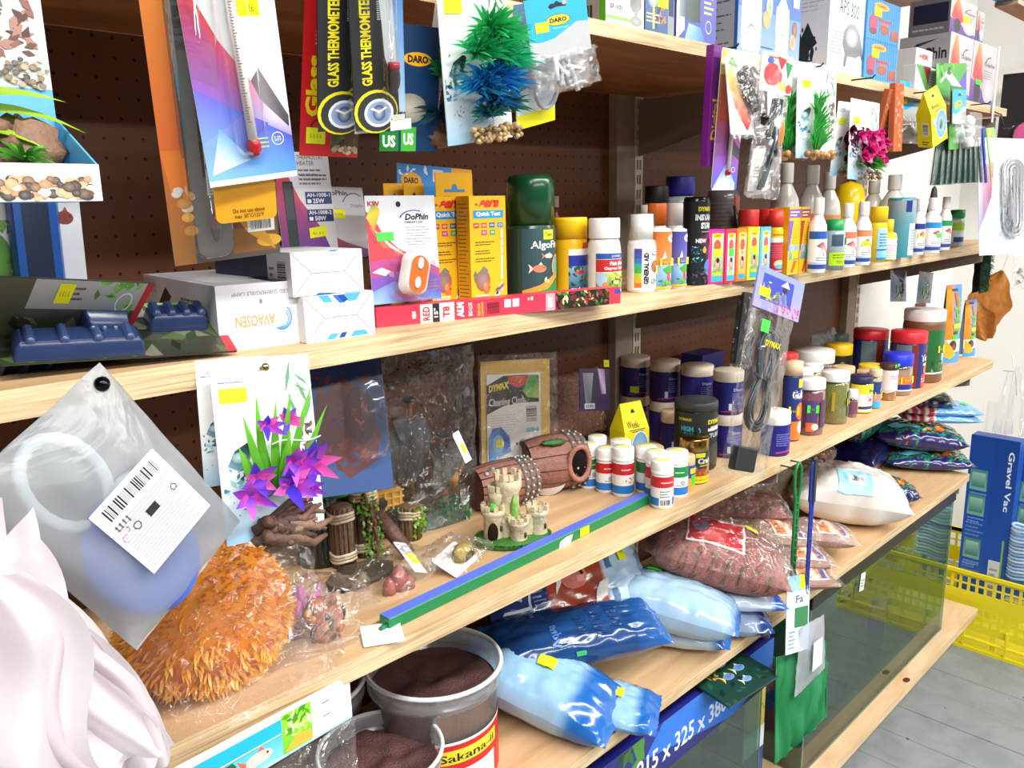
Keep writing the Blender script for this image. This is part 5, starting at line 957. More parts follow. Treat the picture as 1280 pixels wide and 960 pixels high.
# red T8 lamp sleeve along the shelf edge
def t8(p):
    p.rect(0, 0, 1, 1, 'e03a52', 'd8324a').text('NEW', .125, .3, .14, .7, 'f8e8e8', .05, rot=90).rect(.155, 0, .282, 1, 'ece8e2').text('RED', .164, .12, .19, .88, 'd03040', .04, rot=90).rect(.2, 0, .226, 1, '26262a').text('15"', .205, .25, .22, .75, 'e8e8e8', .03, rot=90).text('T8', .238, .2, .265, .8, 'd03040', .04, rot=90)
    p.text('ALM', .292, .12, .318, .95, 'f8f0f0', .08, rot=90).text('BIO-LUX', .336, .15, .352, .9, 'f4e4e4', .02, rot=90).text('RED FOR', .372, .1, .383, .8, 'f0c850', .02, rot=90).text('AQUARIUM', .387, .05, .396, .85, 'f0c850', .02, rot=90).bars(.41, .15, .46, .8, c='7a2030', n=22, vert=False)
    for k in (0, 1): p.rect(.48 + k * .034, .42, .507 + k * .034, .88, 'f2dce0')
    p.rect(.578, .72, .584, .86, 'f4e4e4').rect(.59, .7, .6, .9, 'f4e4e4').rect(.655, 0, .695, 1, 'f0a0ac').text('10W', .664, .2, .686, .8, 'fff4f4', .05, rot=90).rect(.70, 0, .945, 1, '1c2418').leaves(.70, 0, .945, 1, 60, ('5a7a30', '8a2430', 'b0563c', '3a4a20', 'd0c890', '6a2a34'), 5, .03).rect(.945, 0, 1, 1, 'e03a52').rect(.97, .62, 1, .9, '3a4aa0')
K8 = (0.5707,0.0429,1.478,-0.2223,0.3708,0.0229)
carton('lamp_sleeve', 'long red fluorescent lamp sleeve lying along the front edge of the shelf', 'lamp', (K8[0], K8[1], A_, K8[3], K8[4], K8[5]), .026, 'dc3850', t8)
# GENERAL AID and its neighbours
def genaid(p):
    p.rect(0, 0, 1, 1, 'f2f2f2')
    for k, c in enumerate(('e87a20', 'e8b828', 'b8cc38', '4ab04a', '3aa890', '3a7ac0', '4458b0', '4a4aa8')): p.rect(.22, .06 + k * .112, .38, .06 + (k + 1) * .112, c)
    p.text('GENERAL AID', .42, .14, .53, .86, '1c1c1e', .05, rot=90).ell(.70, .84, .1, .05, '3a4aa0').ell(.70, .84, .085, .032, 'e8ecf4').ell(.7, .55, .11, .14, '7a5a50', 'b87a48').ell(.73, .58, .05, .05, 'd8783c').ring(.66, .2, .07, .06, .2, '4a4a50').text('3+', .62, .16, .76, .26, '3a3a40').sticker(.70, .36, .78, .55)
bottle('medicine_bottle', 'white bottle with clear overcap and rainbow stripe at the shelf edge', 'bottle', (1.0784,0.0326,1.478,0.0224,0.1234), [(.96, 0), (1, .015), (1, .60), (.92, .65), (.84, .66)], 'f2f2f2', caps=[([(.80, .66), (.80, .98), (0, .985)], 'f4f4f2'), ([(.92, .655), (.92, 1.0), (0, 1.0)], 'ffffff', BLIST)], lab=genaid, lz=(.03, .58), la=(-1.6, 1.6), rz=-.5)
def fishmed(c0, c1):
    def f(p): p.rect(0, 0, 1, 1, c0, c0).rect(0, 0, 1, .42, '6a9ac4', 'a4c8e4').rect(0, .42, 1, 1, c1, c0).ell(.68, .88, .14, .07, 'f4f4f4').text('Azoo'[:0] or 'med', .6, .85, .76, .91, c0, .03).poly([(.40, .34), (.5, .26), (.7, .26), (.78, .36), (.6, .42)], '4aa83c').ell(.58, .2, .05, .1, 'e0503c').leaves(.25, .0, .9, .16, 20, ('3a8a30', '6ab848'), 3, .14).fish(.78, .14, .12, .08, 'e8a030', '1c1c1c').poly([(.38, .52), (.46, .66), (.5, .54)], 'f0e8e0').rect(0, 0, 1, .04, 'e8c020').sticker(.34, .40, .78, .53)
    return f
BB = [(.96, 0), (1, .015), (1, .93), (.96, .95)]
bottle('medicine_bottle', 'white medicine bottle with orange fish label, left of the purple labelled one', 'bottle', (1.11,0.0178,1.478,0.0163,0.1016), [(.97, 0), (1, .02), (1, .95), (0, 1)], 'f2f2f2', lab=fishmed('d8742c', 'e08a48'), lz=(.04, .92), la=(-1.8, 1.8), rz=-.4)
bottle('medicine_bottle', 'white medicine bottle with purple fish label and yellow sticker', 'bottle', (1.1538,0.0145,1.478,0.0134,0.1001), [(.97, 0), (1, .02), (1, .95), (0, 1)], 'f2f2f2', lab=fishmed('4a4aa0', '6a6ab8'), lz=(.04, .92), la=(-1.8, 1.8), rz=-.4)
bottle('medicine_bottle', 'bottle with tall orange cap standing behind the orange fish label', 'bottle', (1.2407,0.1185,1.478,0.0169,0.137), [(1, 0), (1, .7), (.9, .72)], 'e8e4de', caps=[([(1, .72), (1, .99), (.95, 1), (0, 1)], 'e8742a')])
bottle('medicine_bottle', 'bottle with tall white cap standing behind the purple fish label', 'bottle', (1.281,0.1081,1.478,0.0143,0.1363), [(1, 0), (1, .7), (.9, .72)], 'e8e4de', caps=[([(1, .72), (1, .99), (.95, 1), (0, 1)], 'eceae6')])
bottle('medicine_bottle', 'small pale capped bottle against the upright behind the clear overcap', 'bottle', ((1.3183,0.1999,1.478,0.0107,0.1342)), [(1, 0), (1, .8), (.8, .82)], 'd4cfc6', caps=[([(.9, .82), (.9, 1), (0, 1)], 'dcd8d0')])
# dark jugs at the back
JUG = [(.96, 0), (1, .02), (1, .62), (.9, .72), (.55, .80), (.45, .82)]
for lb, Bv, c, cap in (('dark bottle with black cap at the back beside the upright', ((1.4517,0.2693,1.478,0.027,0.1715)), '2a2626', '1c1a1a'),
                       ('dark bottle with a wide dark blue cap at the back', ((1.5156,0.2555,1.478,0.0331,0.1903)), 'a8aeb4', '22248c'),
                       ('brown-grey bottle at the back between the black and blue capped ones', ((1.5339,0.2917,1.478,0.023,0.1657)), '6a5a52', '5a4a44')):
    bottle('treatment_bottle', lb, 'bottle', Bv, [(1, 0), (1, .70), (.95, .76), (.7, .80)], c, caps=[([(.9, .80), (.92, .81), (.92, .985), (.88, 1), (0, 1)], cap)], n=20)
def instant(p):
    p.rect(0, 0, 1, 1, '1c1c20', '141416').text('DYMAX', .42, .88, .80, .935, 'e8d428', .06).text('INSTANT', .36, .77, .88, .845, 'd8d8dc', .05).text('START', .48, .67, .86, .745, 'd8d8dc', .06).lines(.5, .62, .84, .65, 1, '9a9aa0').ell(.62, .53, .2, .07, '7a1c48', '1c1c20').text('NEW', .38, .50, .62, .55, 'e8e8e8', .04).rect(0, 0, 1, .46, '141c28', '1c1c24').leaves(.3, .26, .66, .46, 34, ('4ac0b0', '2a8a94', '1c3a4a', '6ad0c0'), 5, .07).ell(.58, .41, .05, .035, 'e09a3c').ell(.7, .2, .13, .10, '3a5aa8', '5a8ac8').leaves(.3, .0, .9, .2, 34, ('1c3a24', '3a5a30', '6a4a6a', '141c20'), 6, .10).sticker(.72, .47, .84, .56)
bottle('bacteria_bottle', 'black bottle with neon reef picture left of the little cartons', 'bottle', (1.2201,0.0244,1.478,0.0211,0.1462), [(.96, 0), (1, .012), (1, .97), (.9, 1), (0, 1)], '161618', lab=instant, lz=(.02, .95), la=(-1.8, 1.8), rz=-.55)
t = bottle('treatment_bottle', 'large grey-brown ribbed bottle with black tube and green sticker at the back', 'bottle', (1.4095,0.0886,1.478,0.03,0.1575), [(1, 0), (1, .9), (.94, 1), (0, 1)], '5c5352', lab=lambda p: p.lines(.1, .3, .6, .9, 12, '8a827e', .1).rect(.6, .55, .95, .95, '8a3a2c').ell(.78, .72, .08, .07, '2fae3a'), lz=(.05, .98), rz=-.6)
g = G(); g.tube([(.004, -.04, .13), (.012, -.044, .09), (.03, -.045, .06), (.034, -.04, .0)], .0028, '26262a', 7); g.build('black_tube', GLOSS, t)
for i, Bv in enumerate(((1.4098,0.0335,1.478,0.0186,0.1221), (1.4792,0.0275,1.478,0.0226,0.1222))):
    bottle('treatment_bottle', ('bottle with wide red cap, left of two behind the small cartons', 'bottle with wide red cap, right of two behind the small cartons')[i], 'bottle', Bv, [(1, 0), (1, .72), (.9, .75)], '8a4a3a', caps=[([(.98, .75), (1, .76), (1, .985), (.96, 1), (0, 1)], 'd02a28')], group='red capped bottles behind the cartons')
# five little upright cartons
def mini(c, pic, sk='y', words='4a3a10'):
    def f(p): p.rect(0, 0, 1, 1, c).rect(.22, .04, .92, .92, pic, mix(pic, 'ffffff', .4)).ell(.56, .88, .30, .055, 'e8c428').text('DARO', .36, .86, .76, .90, '8a4a10', .04).ell(.55, .70, .22, .11, 'e0603c', 'd84a34').fish(.55, .55, .24, .10, 'e87a3c', 'f0e0d0').ell(.56, .36, .2, .12, 'e8c8b8', 'c85a50').ell(.6, .43, .10, .05, '2a2420').rect(.24, .05, .9, .14, '3aa8e0').text('TAB', .32, .15, .82, .21, 'e8d020', .06).leaves(.24, .2, .9, .34, 8, ('4aa84a', 'e8d8c8'), 4, .2); (p.sticker(.34, .50, .80, .64, sk) if sk else None)
    return f
xs = ((884, 905, 288, 356, 'c42a8a', '6ab04a', 'y'), (905, 919, 288, 354, 'd8304a', '8ad0c8', 'g'), (919, 933, 287, 352, 'ee7a20', 'e8a04a', None), (933, 948, 284, 350, 'f0d820', '58b048', 'y'), (948, 962, 284, 348, '4aa8d8', '6ac0e0', 'y'))
for i, (a, b, yt, yb_, c, pic, sk) in enumerate(xs):
    Kv = ((1.2256,0.0027,1.478,-0.1905,0.0394,0.0922), (1.265,-0.0059,1.478,-0.1224,0.0286,0.0909), (1.3005,-0.0067,1.478,-0.1209,0.0295,0.091), (1.3305,-0.0114,1.478,-0.1558,0.0311,0.0927), (1.362,-0.0174,1.478,0.0024,0.038,0.0917))[i]
    carton('remedy_carton', ('magenta', 'red', 'orange', 'yellow', 'light blue')[i] + ' small upright carton with an oval logo in the row of five', 'box', Kv, .022, c, mini(c, pic, sk), lambda p, c=c: p.rect(0, 0, 1, 1, mix(c, '000000', .1)).lines(.2, .1, .8, .9, 12, 'e8c0dc', .4), group='five little remedy cartons')
# bottles and cartons toward the far end
def sera_red(p): p.rect(0, 0, 1, 1, 'f0c020').rect(.06, .0, .94, .72, 'b82434', 'c83040').rect(.06, .72, .94, .82, 'f4f0ea').lines(.16, .38, .84, .68, 6, 'e8b8b8', .1).ell(.5, .24, .24, .09, 'e0b060', 'f0d8b0').ell(.5, .18, .2, .05, '6ab0d8').lines(.2, .06, .8, .1, 1, 'f0e8e8').lines(.2, .86, .8, .92, 1, 'd8342a')
bottle('treatment_bottle', 'yellow bottle with red label and red cap beside the light blue carton', 'bottle', (1.4454,-0.0028,1.478,0.0128,0.121), [(1, 0), (1, .70), (.9, .74)], 'f0c020', caps=[([(.98, .74), (.98, .99), (0, 1)], 'd83428')], lab=sera_red, lz=(.02, .70), rz=-.3)
bottle('treatment_bottle', 'slimmer yellow bottle with red label, blue edged, behind the red capped one', 'bottle', (1.5156,0.0141,1.478,0.0103,0.0883), [(1, 0), (1, .95), (0, 1)], '3a8ac8', lab=lambda p: p.rect(0, 0, 1, 1, 'e8c828').rect(.1, 0, .9, .7, 'c84a7a').rect(.1, .7, .9, .86, 'f4e8ec').lines(.2, .3, .8, .6, 4, 'f0c0d0'), lz=(.02, .9), rz=-.3)
def seraY(c): return lambda p: p.rect(0, 0, 1, 1, 'eab41e').rect(0, .84, 1, .97, c).lines(.1, .86, .9, .95, 2, 'f0e0d8').poly([(.0, .8), (.4, .8), (.1, .36), (0, .36)], c).lines(.3, .46, .95, .8, 9, '8a6414', .1).rect(.1, .22, .95, .44, '6a8a8c', '9ab8c4').leaves(.1, .22, .95, .44, 10, ('4a7a4a', 'c8d0c0'), 3, .2).poly([(.3, .04), (.6, .2), (.8, .2), (.5, .02)], 'd8502c')
carton('remedy_box', 'yellow carton with purple band and yellow sticker, left of a pair', 'box', (1.4613,-0.0203,1.478,-0.0284,0.0423,0.1247), .03, 'e8b01c', lambda p: (seraY('7a5ab0')(p), p.sticker(.35, .24, .85, .36)), lambda p: p.rect(0, 0, 1, 1, 'd8a018'), group='yellow remedy cartons')
carton('remedy_box', 'yellow carton with dark red band, right of a pair', 'box', (1.5043,-0.0227,1.478,-0.0475,0.0331,0.124), .03, 'e8b01c', seraY('9a3a30'), None, group='yellow remedy cartons')
def blagdon(c, st=None):
    def f(p):
        p.rect(0, 0, 1, 1, 'f0eeec').rect(0, .80, 1, 1, c).poly([(.3, .62), (.52, .74), (.8, .46), (.78, .38), (.62, .48)], ['8a2a34', 'c03a40', 'd84840', 'b82a34', 'e8c8c8']).poly([(.42, .66), (.5, .5), (.62, .36), (.58, .34)], '4a4a50').lines(.3, .22, .8, .34, 2, '7a7a84', seed=3).rect(0, .02, 1, .14, '2a4a94').rect(0, .14, 1, .2, 'b8c8e4')
        if st: p.sticker(*st)
    return f
WB = [(.95, 0), (1, .02), (1, .55), (.92, .64), (.5, .76), (.48, .78)]
WC = [(.54, .78), (.56, .79), (.56, .985), (.52, 1), (0, 1)]
for lb, Bv, c, st, sx in (('white bottle with dark blue band and red fish label, nearest of the white bottles', ((1.5355,-0.0414,1.478,0.0171,0.1409)), '2a5aa8', None, 1),
                      ('white bottle with orange band partly hidden behind the green capped jar', ((1.6887,-0.0321,1.478,0.0181,0.1288)), 'e07a5a', None, 1),
                      ('white bottle with orange band and yellow-green sticker', ((1.7633,-0.033,1.478,0.0178,0.131)), 'd8845c', (.30, .5, .58, .66, 'd4e820'), 1),
                      ('white bottle with navy band and yellow sticker toward the far end', ((2.1346,-0.0136,1.478,0.0157,0.1344)), '2a3a80', (.3, .5, .7, .66), 1),
                      ('white bottle with sky blue band and green sticker toward the far end', ((2.2128,-0.0184,1.478,0.0213,0.1355)), '2a88cc', (.46, .46, .70, .62, 'g'), 1),
                      ('white bottle with green band, last white one before the green lid', ((2.3509,-0.0032,1.478,0.0167,0.1366)), '2a9a58', None, 1)):
    bottle('pond_remedy', lb, 'bottle', Bv, WB, 'eeecea', caps=[(WC, 'e4e2de')], lab=blagdon(c, st), lz=(.05, .56), la=(-1.5, 1.5), rz=-.55, n=22)
bottle('water_conditioner', 'clear grey jar with green lid and lime label between the white bottles', 'bottle', (1.6228,-0.0358,1.478,0.0199,0.0992), [(1, 0), (1, .74), (.8, .78)], '98aab4', caps=[([(.82, .78), (.84, .79), (.84, .99), (0, 1)], '129048')], lab=lambda p: p.rect(.2, .05, .9, .42, 'b4e01c').lines(.3, .24, .8, .38, 2, '3a5a14').lines(.4, .1, .8, .2, 2, '3a5a14').rect(.26, .60, .58, .92, '3a4a60', '4a5c70').sticker(.72, .62, .9, .84), lz=(.06, .76), rz=-.5)
bottle('water_conditioner', 'yellow bottle with wide yellow cap and blue label', 'bottle', (1.8657,-0.0238,1.478,0.0184,0.1198), [(1, 0), (1, .66), (.92, .72)], 'f2d02a', caps=[([(.98, .72), (.98, .98), (.94, 1), (0, 1)], 'f2c812')], lab=lambda p: p.rect(.3, .04, .95, .92, '7ab8dc', 'a8d4ec').lines(.38, .4, .9, .8, 5, '3a5a80').rect(.3, .3, .95, .34, '2a5a9a').rect(.3, .04, .95, .1, '2a78c0'), lz=(.02, .66), rz=-.5)
bottle('water_conditioner', 'small yellow bottle with narrow yellow cap and white label', 'bottle', (1.8983,-0.0354,1.478,0.0169,0.0918), [(1, 0), (1, .60), (.9, .66), (.45, .70)], 'f2d02a', caps=[([(.5, .70), (.5, .99), (0, 1)], 'f2c812')], lab=lambda p: p.rect(.16, .06, .9, .94, 'eef0e8').ell(.76, .82, .12, .12, '3a8ac8').lines(.24, .3, .84, .7, 5, 'd08080').lines(.24, .1, .8, .28, 2, '8ab84a'), lz=(.02, .58), rz=-.5)
bottle('pond_bottle', 'big teal-bottomed bottle with a white label near the far end', 'bottle', (2.047,-0.003,1.478,0.0306,0.1372), [(1, 0), (1, .96), (.92, 1), (0, 1)], '3f8a98', lab=lambda p: p.rect(0, .0, 1, .62, '2f8496', '5a98a4').rect(0, .62, 1, 1, '5a98a4', '9aa4a6').rect(.52, .04, .95, .6, 'e4e8ec', 'c8dcec').lines(.58, .12, .92, .5, 8, '6a7080').rect(.42, .80, .55, 1, '2a2f80').ell(.9, .32, .05, .06, 'e8743c'), lz=(.0, .95), la=(-1.8, 1.8), rz=-.6)
bottle('treatment_jar', 'clear jar with bright green lid and lime band, last on the shelf', 'bottle', (2.5107,0.0168,1.478,0.0185,0.1016), [(1, 0), (1, .68), (.86, .78)], 'c8ccc4', caps=[([(1, .78), (1, .99), (0, 1)], '0f9446')], lab=lambda p: p.rect(.1, .62, .95, .88, 'a4d420').rect(.1, .14, .95, .60, 'e4e8ec').rect(.2, .14, .95, .34, '2a4a94'), lz=(.04, .72), rz=-.5)
# big white bottles of the back row
for lb, Bv, c, lc in (('large white round shouldered bottle at the back below the grass card, leftmost', ((1.6377,0.0806,1.478,0.0299,0.2117)), 'c8c2bc', 'a05040'),
                  ('large white bottle with tall cap at the back, second of the row', ((1.742,0.0736,1.478,0.0284,0.2086)), 'ccc8c4', 'b46a50'),
                  ('large white bottle with orange label at the back, under the flower cards', ((1.87,0.0939,1.478,0.0273,0.1964)), 'cfccc8', 'd88a62'),
                  ('large white bottle at the back with handle, right of the yellow one', ((2.1591,0.1088,1.478,0.0279,0.1831)), 'd4d0ca', 'c8c4be'),
                  ('large white bottle standing behind the teal one at the far end', ((2.1535,0.0565,1.478,0.0325,0.1925)), 'd0ccc6', '8aa0a4')):
    bottle('pond_bottle', lb, 'bottle', Bv, [(.97, 0), (1, .02), (1, .56), (.9, .66), (.5, .78), (.42, .80), (.42, .82)], c, caps=[([(.48, .81), (.5, .82), (.5, .985), (.46, 1), (0, 1)], 'cfcac4')], lab=lambda p, lc=lc: p.rect(.1, 0, .95, 1, lc).lines(.2, .2, .85, .8, 6, mix(lc, 'ffffff', .4)), lz=(.08, .52), rz=-.6, group='large white bottles in the back row', n=24)
bottle('pond_bottle', 'large bright yellow bottle with a small blue label at the back', 'bottle', (2.0562,0.1263,1.478,0.0382,0.1791), [(1, 0), (1, .66), (.9, .86), (.7, .95), (0, 1)], 'f0cc14', lab=lambda p: p.rect(.52, .56, .74, .78, '4a98d8').lines(.2, .3, .9, .5, 3, 'c89a10'), lz=(.0, .9), rz=-.6)
# dark moss and bogwood pieces hanging at the far end
MOSS = ink_mat('moss_mat', .95, spec=.1, var=.6, nscale=160, bump=1.0)
g = G(); g.sheet(lambda u, v: ((u - .5) * .10, .004 * mnoise.noise(Vector((u * 5, v * 5, 1))), (v - .5) * .14), 8, 8, '16241c'); g.sheet(lambda u, v: ((.5 - u) * .10, .02 + .004 * mnoise.noise(Vector((u * 5, v * 5, 1))), (v - .5) * .14), 8, 8, '16241c')
for i in range(500):
    q = (R.uniform(-.05, .05), -.002, R.uniform(-.07, .07)); lo = q[2] < -.045; g.blade(q, (R.uniform(-.6, .6), -.5, R.uniform(-.6, .6)), R.uniform(.006, .013), .002, (0, 0, -.2), '1c3a24', '5a8a3c' if lo else '24442c', 2)
o = g.build('moss_mat', MOSS); o.location = (2.9316,0.05,1.3825); tag(o, 'dark green moss mat hanging below the heater card at the far end', 'moss')
g = G(); g.lathe([(.03, 0), (.034, .03), (.026, .10), (.012, .16), (0, .17)], '2a241c', 12, sx=1.0, sy=.5); o = g.build('dark_bogwood', ROCK); o.location = (*(2.6261,0.0222,1.478)[:2], A_); o.location.y += .10; tag(o, 'dark pointed piece of bogwood standing at the far end of the medicine shelf', 'wood')

# ================================================================ SHELF WITH ORNAMENTS, TEST BOTTLES AND FOOD JARS
# ---- things hung from the medicine shelf edge, left to right
plant_card('shaded white plant card mostly hidden behind the purple lily card', (0.3575,-0.01,1.4162,-0.0947,0.0427,-0.1906,0.0653,0.123), (.5, .7, .8, .78), seed=14)
t, w, h = plant_card('white plant card with green blades and purple pink lilies on driftwood', (0.3735,-0.045,1.3934,-0.2003,0.074,-0.0637,0.1012,0.1743), (.06, .76, .33, .84), seed=15)
g = G()
for bx, a, L in ((.02, -.28, .085), (.06, -.12, .10), (.13, -.02, .092), (.20, .06, .10), (.26, .2, .105), (.32, .32, .085), (.10, -.18, .07), (.22, .02, .06), (-.06, -.35, .055), (.16, .1, .055), (.02, -.42, .05)):
    g.blade((w * (bx - .16), -.018 + R.uniform(-.006, .006), -h * .26), (a, -.12, 1), L, .0105, (a * .15, -.1, 0), '2f7a1c', '74c836', 6, side=(1, .2, 0), fold=.25)
g.build('green_blades', LEAF, t)
def lily(g, c, s, n=7, flat_=.35, seed=1):
    r = random.Random(seed)
    for i in range(n):
        a = 2 * PI * i / n + r.uniform(-.2, .2); d = Vector((math.cos(a), -flat_ - r.uniform(0, .5), math.sin(a) * .8 + .25)); g.blade(c, d, s * r.uniform(.8, 1.15), s * .42, (0, -.15, -.12), ('d83a9c', 'e85ab0', '4a3ad0')[i % 3], ('5a3ad8', '6a4ae0', 'f070c0')[(i + seed) % 3], 4, fold=.35)
g = G()
for k, (x_, z_, s_) in enumerate(((-.06, -.16, .030), (.30, -.10, .034), (.22, -.22, .036), (.48, -.12, .036), (-.16, -.24, .03), (.05, .12, .022), (.30, .14, .022), (.42, -.24, .024))): lily(g, Vector((w * (x_ - .20), -.024 - .004 * (k % 3), h * z_)), s_ * .8, seed=k + 2)
g.build('lily_flowers', LEAF, t)
g = G()
for k in range(34):
    a = R.uniform(-.4, .5); x0 = w * R.uniform(-.22, .02); z0 = -h * R.uniform(.40, .50); L = R.uniform(.03, .062)
    pts = [(x0 + math.cos(a) * L * q - .004, -.012 - .010 * math.sin(k + q * 3), z0 + math.sin(a) * L * q + .004 * math.sin(q * 7 + k)) for q in (0, .33, .66, 1)]; g.tube(pts, [.0055, .0058, .0045, .002], R.choice(('5a3e30', '6e4e3c', '4a3228', '7e6250')), 6)
g.build('driftwood', ROCK, t)
g = G(); g.tube([(w * (-.1 + .5 * q / 8), -.030, h * (.02 + .012 * math.sin(q * .8) + .01 * q / 8)) for q in range(9)], .0007, 'f4f4f4', 5); g.build('clear_tie', GLOSS, t)
g = G(); g.tube([(0, -.001, h * .44), (0, -.012, h * .44)], .0018, '8a7a50', 6); g.lathe([(.0042, 0), (.0030, .0016), (0, .002)], '9a8a5c', 10, M=Matrix.Translation((0, -.011, h * .44)) @ Euler((PI / 2, 0, 0)).to_matrix().to_4x4()); g.build('nail', METAL, t)
# frosted bag hung by one corner
x, y, z, rx, ry, rz, w, h = (0.2157,-0.09,1.3851,-0.1932,1.0063,0.0229,0.1946,0.1361)
t = thing('frosted_bag', 'frosted white plastic bag with barcode label hung by its corner on a nail, near left', 'bag', (x, y, z), (rx, ry, rz)); sd = Vector((4, 2, 9))
def fb(s): return lambda u, v: ((u - .5) * w, s * .030 * (math.sin(PI * u) * math.sin(PI * v)) ** .6 + .006 * mnoise.noise(Vector((u * 4, v * 4, s)) + sd), (v - .5) * h)
g = G(); g.sheet(fb(-1), 30, 30, 'ffffff'); g.sheet(fb(1), 16, 16, 'ffffff'); g.build('bag_wrap', FROST, t)
g = G(); g.ell((w * .22, .0, -h * .08), (.060, .014, .045), '2a5cd0', 18, 12, col2='4a7ade'); g.build('blue_contents', SEMI, t)
g = G()
for c_, rr in (((-w * .24, .0, -h * .10), .040), ((w * .08, .0, h * .12), .03)): g.tube([(c_[0] + rr * math.cos(a * PI / 9), c_[1], c_[2] + rr * .7 * math.sin(a * PI / 9)) for a in range(18)], .005, 'e8ecec', 7, closed=True)
g.build('white_rings', SEMI, t)
g = G(); g.ell((-w * .25, .01, -h * .02), (.03, .008, .014), '5a7468'); g.ell((w * .02, .01, h * .2), (.016, .008, .008), '4a4650'); g.build('grey_fitting', SEMI, t)
xl, yl, zl, a1_, a2_, a3_, wl, hl = (0.2303,-0.122,1.3874,-0.0597,0.9477,0.0874,0.0738,0.0681)
lb = thing('x', None, None)
bpy.data.objects.remove(lb)
ML = (Matrix.Translation((x, y, z)) @ Euler((rx, ry, rz)).to_matrix().to_4x4()).inverted() @ Matrix.Translation((xl, yl, zl)) @ Euler((a1_, a2_, a3_)).to_matrix().to_4x4()
g = G(); g.rslab(wl, hl, .0006, .002, 'f2f2f2', M=ML); g.build('paper_label', INK, t)
o_ = ML @ Vector((-wl / 2, -.0004, -hl / 2)); m3 = ML.to_3x3()
p = P(flat(o_, m3 @ Vector((wl, 0, 0)), m3 @ Vector((0, 0, hl)), m3 @ Vector((0, -1, 0))), wl, hl)
# the label's text runs along its long upper-left edge
p.rect(.0, .0, 1, 1, 'f4f4f4').bars(.06, .12, .22, .92, n=34, vert=False, seed=9)
for k in range(16): p.rect(.30 + k * .042, .06, .312 + k * .042, .94 - .25 * ((k * 7) % 5) / 5, '9a9aa0')
p.rect(.42, .44, .52, .60, '2a2a2e').ring(.46, .28, .05, .05, .3, '55555a').ring(.48, .86, .04, .04, .3, '444448').lines(.28, .08, .38, .3, 4, '555560', seed=4).ring(.40, .14, .05, .06, .15, 'b02a4a', a0=.5, a1=4).ring(.47, .10, .04, .05, .15, 'b02a4a', a0=2, a1=6).rect(.6, .02, .606, .98, 'b0b0b4').rect(.6, .5, .95, .504, 'b0b0b4').rect(.78, .02, .784, .98, 'b0b0b4')
p.done(t, 'label_print')
tl_ = Vector((-w / 2, 0, h / 2))
g = G(); q = Vector((-w * .5 + .012, -.006, h * .5 - .012)); g.lathe([(.0058, -.004), (.0062, 0), (.004, .004), (0, .005)], '26262a', 14, M=Matrix.Translation(q) @ Euler((PI / 2, 0, 0)).to_matrix().to_4x4()); g.build('nail_head', METAL, t)
# soft white mesh bundle in the near corner
t = thing('mesh_bundle', 'gathered bundle of soft white mesh netting, near left below the frosted bag', 'net', (0.1092,-0.17,1.3145))
for k in range(7):
    sd = Vector((k * 3.3, k, 1)); a0 = -.35 + k * .12
    g = G()
    def f(u, v, k=k, sd=sd):
        wv = math.sin(u * (16 + k * 3) + k) * .007 * (0.4 + v) + .010 * mnoise.noise(Vector((u * 4, v * 3, k)) + sd)
        X0 = -.115 + u * (.115 + .055 * v) + .016 * k * v * .8 + (.022 * math.sin(v * 5 + k))
        return (X0 * .8 + .01, -.030 + .011 * k + wv, .105 - v * (.175 + .012 * k) + .02 * math.sin(u * 5 + k) * (1 - v))
    g.sheet(f, 46, 20, ('eee6e9', 'e6dde1', 'f2ecee')[k % 3]); g.build('mesh_layer', CLOTH, t)
# cable pack with lilac header
t, w, h = hang_bag('cable_pack', 'clear hanging bag of coiled black cable with a lilac fish header and green sticker', 'aquarium accessory', (1.3093,-0.06,1.3157,-0.0623,0.3143,-0.1387,0.1309,0.3562), .014, FILM, seed=12)
g = G(); g.rslab(w * 1.08, h * .20, .003, .002, '9a90d8', M=Matrix.Translation((0, -.004, h * .41))); g.build('header_card', INK, t)
p = P(flat((-w * .54, -.0058, h * .31), (w * 1.08, 0, 0), (0, 0, h * .20), (0, -1, 0)), w * 1.08, h * .20); p.rect(0, 0, 1, 1, 'a49cdc', '8a98e0').rect(.12, .22, .78, .86, '3a4ab0').leaves(.14, .24, .6, .7, 26, ('d8d070', '6a8a4a', 'c8a04a', '2a3a6a'), 4, .1).leaves(.45, .02, .98, .3, 30, ('e84a70', 'd8305a', 'f06a8a'), 5, .07).poly([(.5, .7), (.62, .86), (.7, .7)], 'e8e8f0').ell(.6, .62, .05, .08, '2a2a40').sticker(.08, .30, .3, .52); p.done(t, 'header_print')
g = G()
for k in range(9):
    rr = w * (.20 + .026 * k); zc = -h * .02; pts = []
    for q in range(29): a = 2 * PI * q / 28; pts.append((rr * math.sin(a) * (.25 + .85 * abs(math.cos(a))) + .002 * math.sin(k), -.004 + .003 * math.sin(k * 2 + a), zc + h * (.21 + .006 * k) * math.cos(a)))
    g.tube(pts, .0019, '2a2c30' if k % 3 else '4a4e54', 6)
g.build('coiled_cable', GLOSS, t)
g = G(); g.tube([(-w * .22, -.005, h * .0), (0, -.012, -h * .03), (w * .2, -.005, -h * .06)], .0025, '18181a', 6); g.build('twist_tie', SEMI, t)
g = G(); g.box(-w * .30, w * .12, -.012, .008, -h * .48, -h * .36, '1c1e20', bev=.003); g.build('black_plug', SEMI, t)
p = P(flat((-w / 2, -.014, -h / 2), (w, 0, 0), (0, 0, h), (0, -1, 0)), w, h); p.sticker(.14, .70, .32, .76, 'g').text('DYMAX', .30, .64, .66, .67, 'd8c820', .04); p.done(t, 'bag_print')
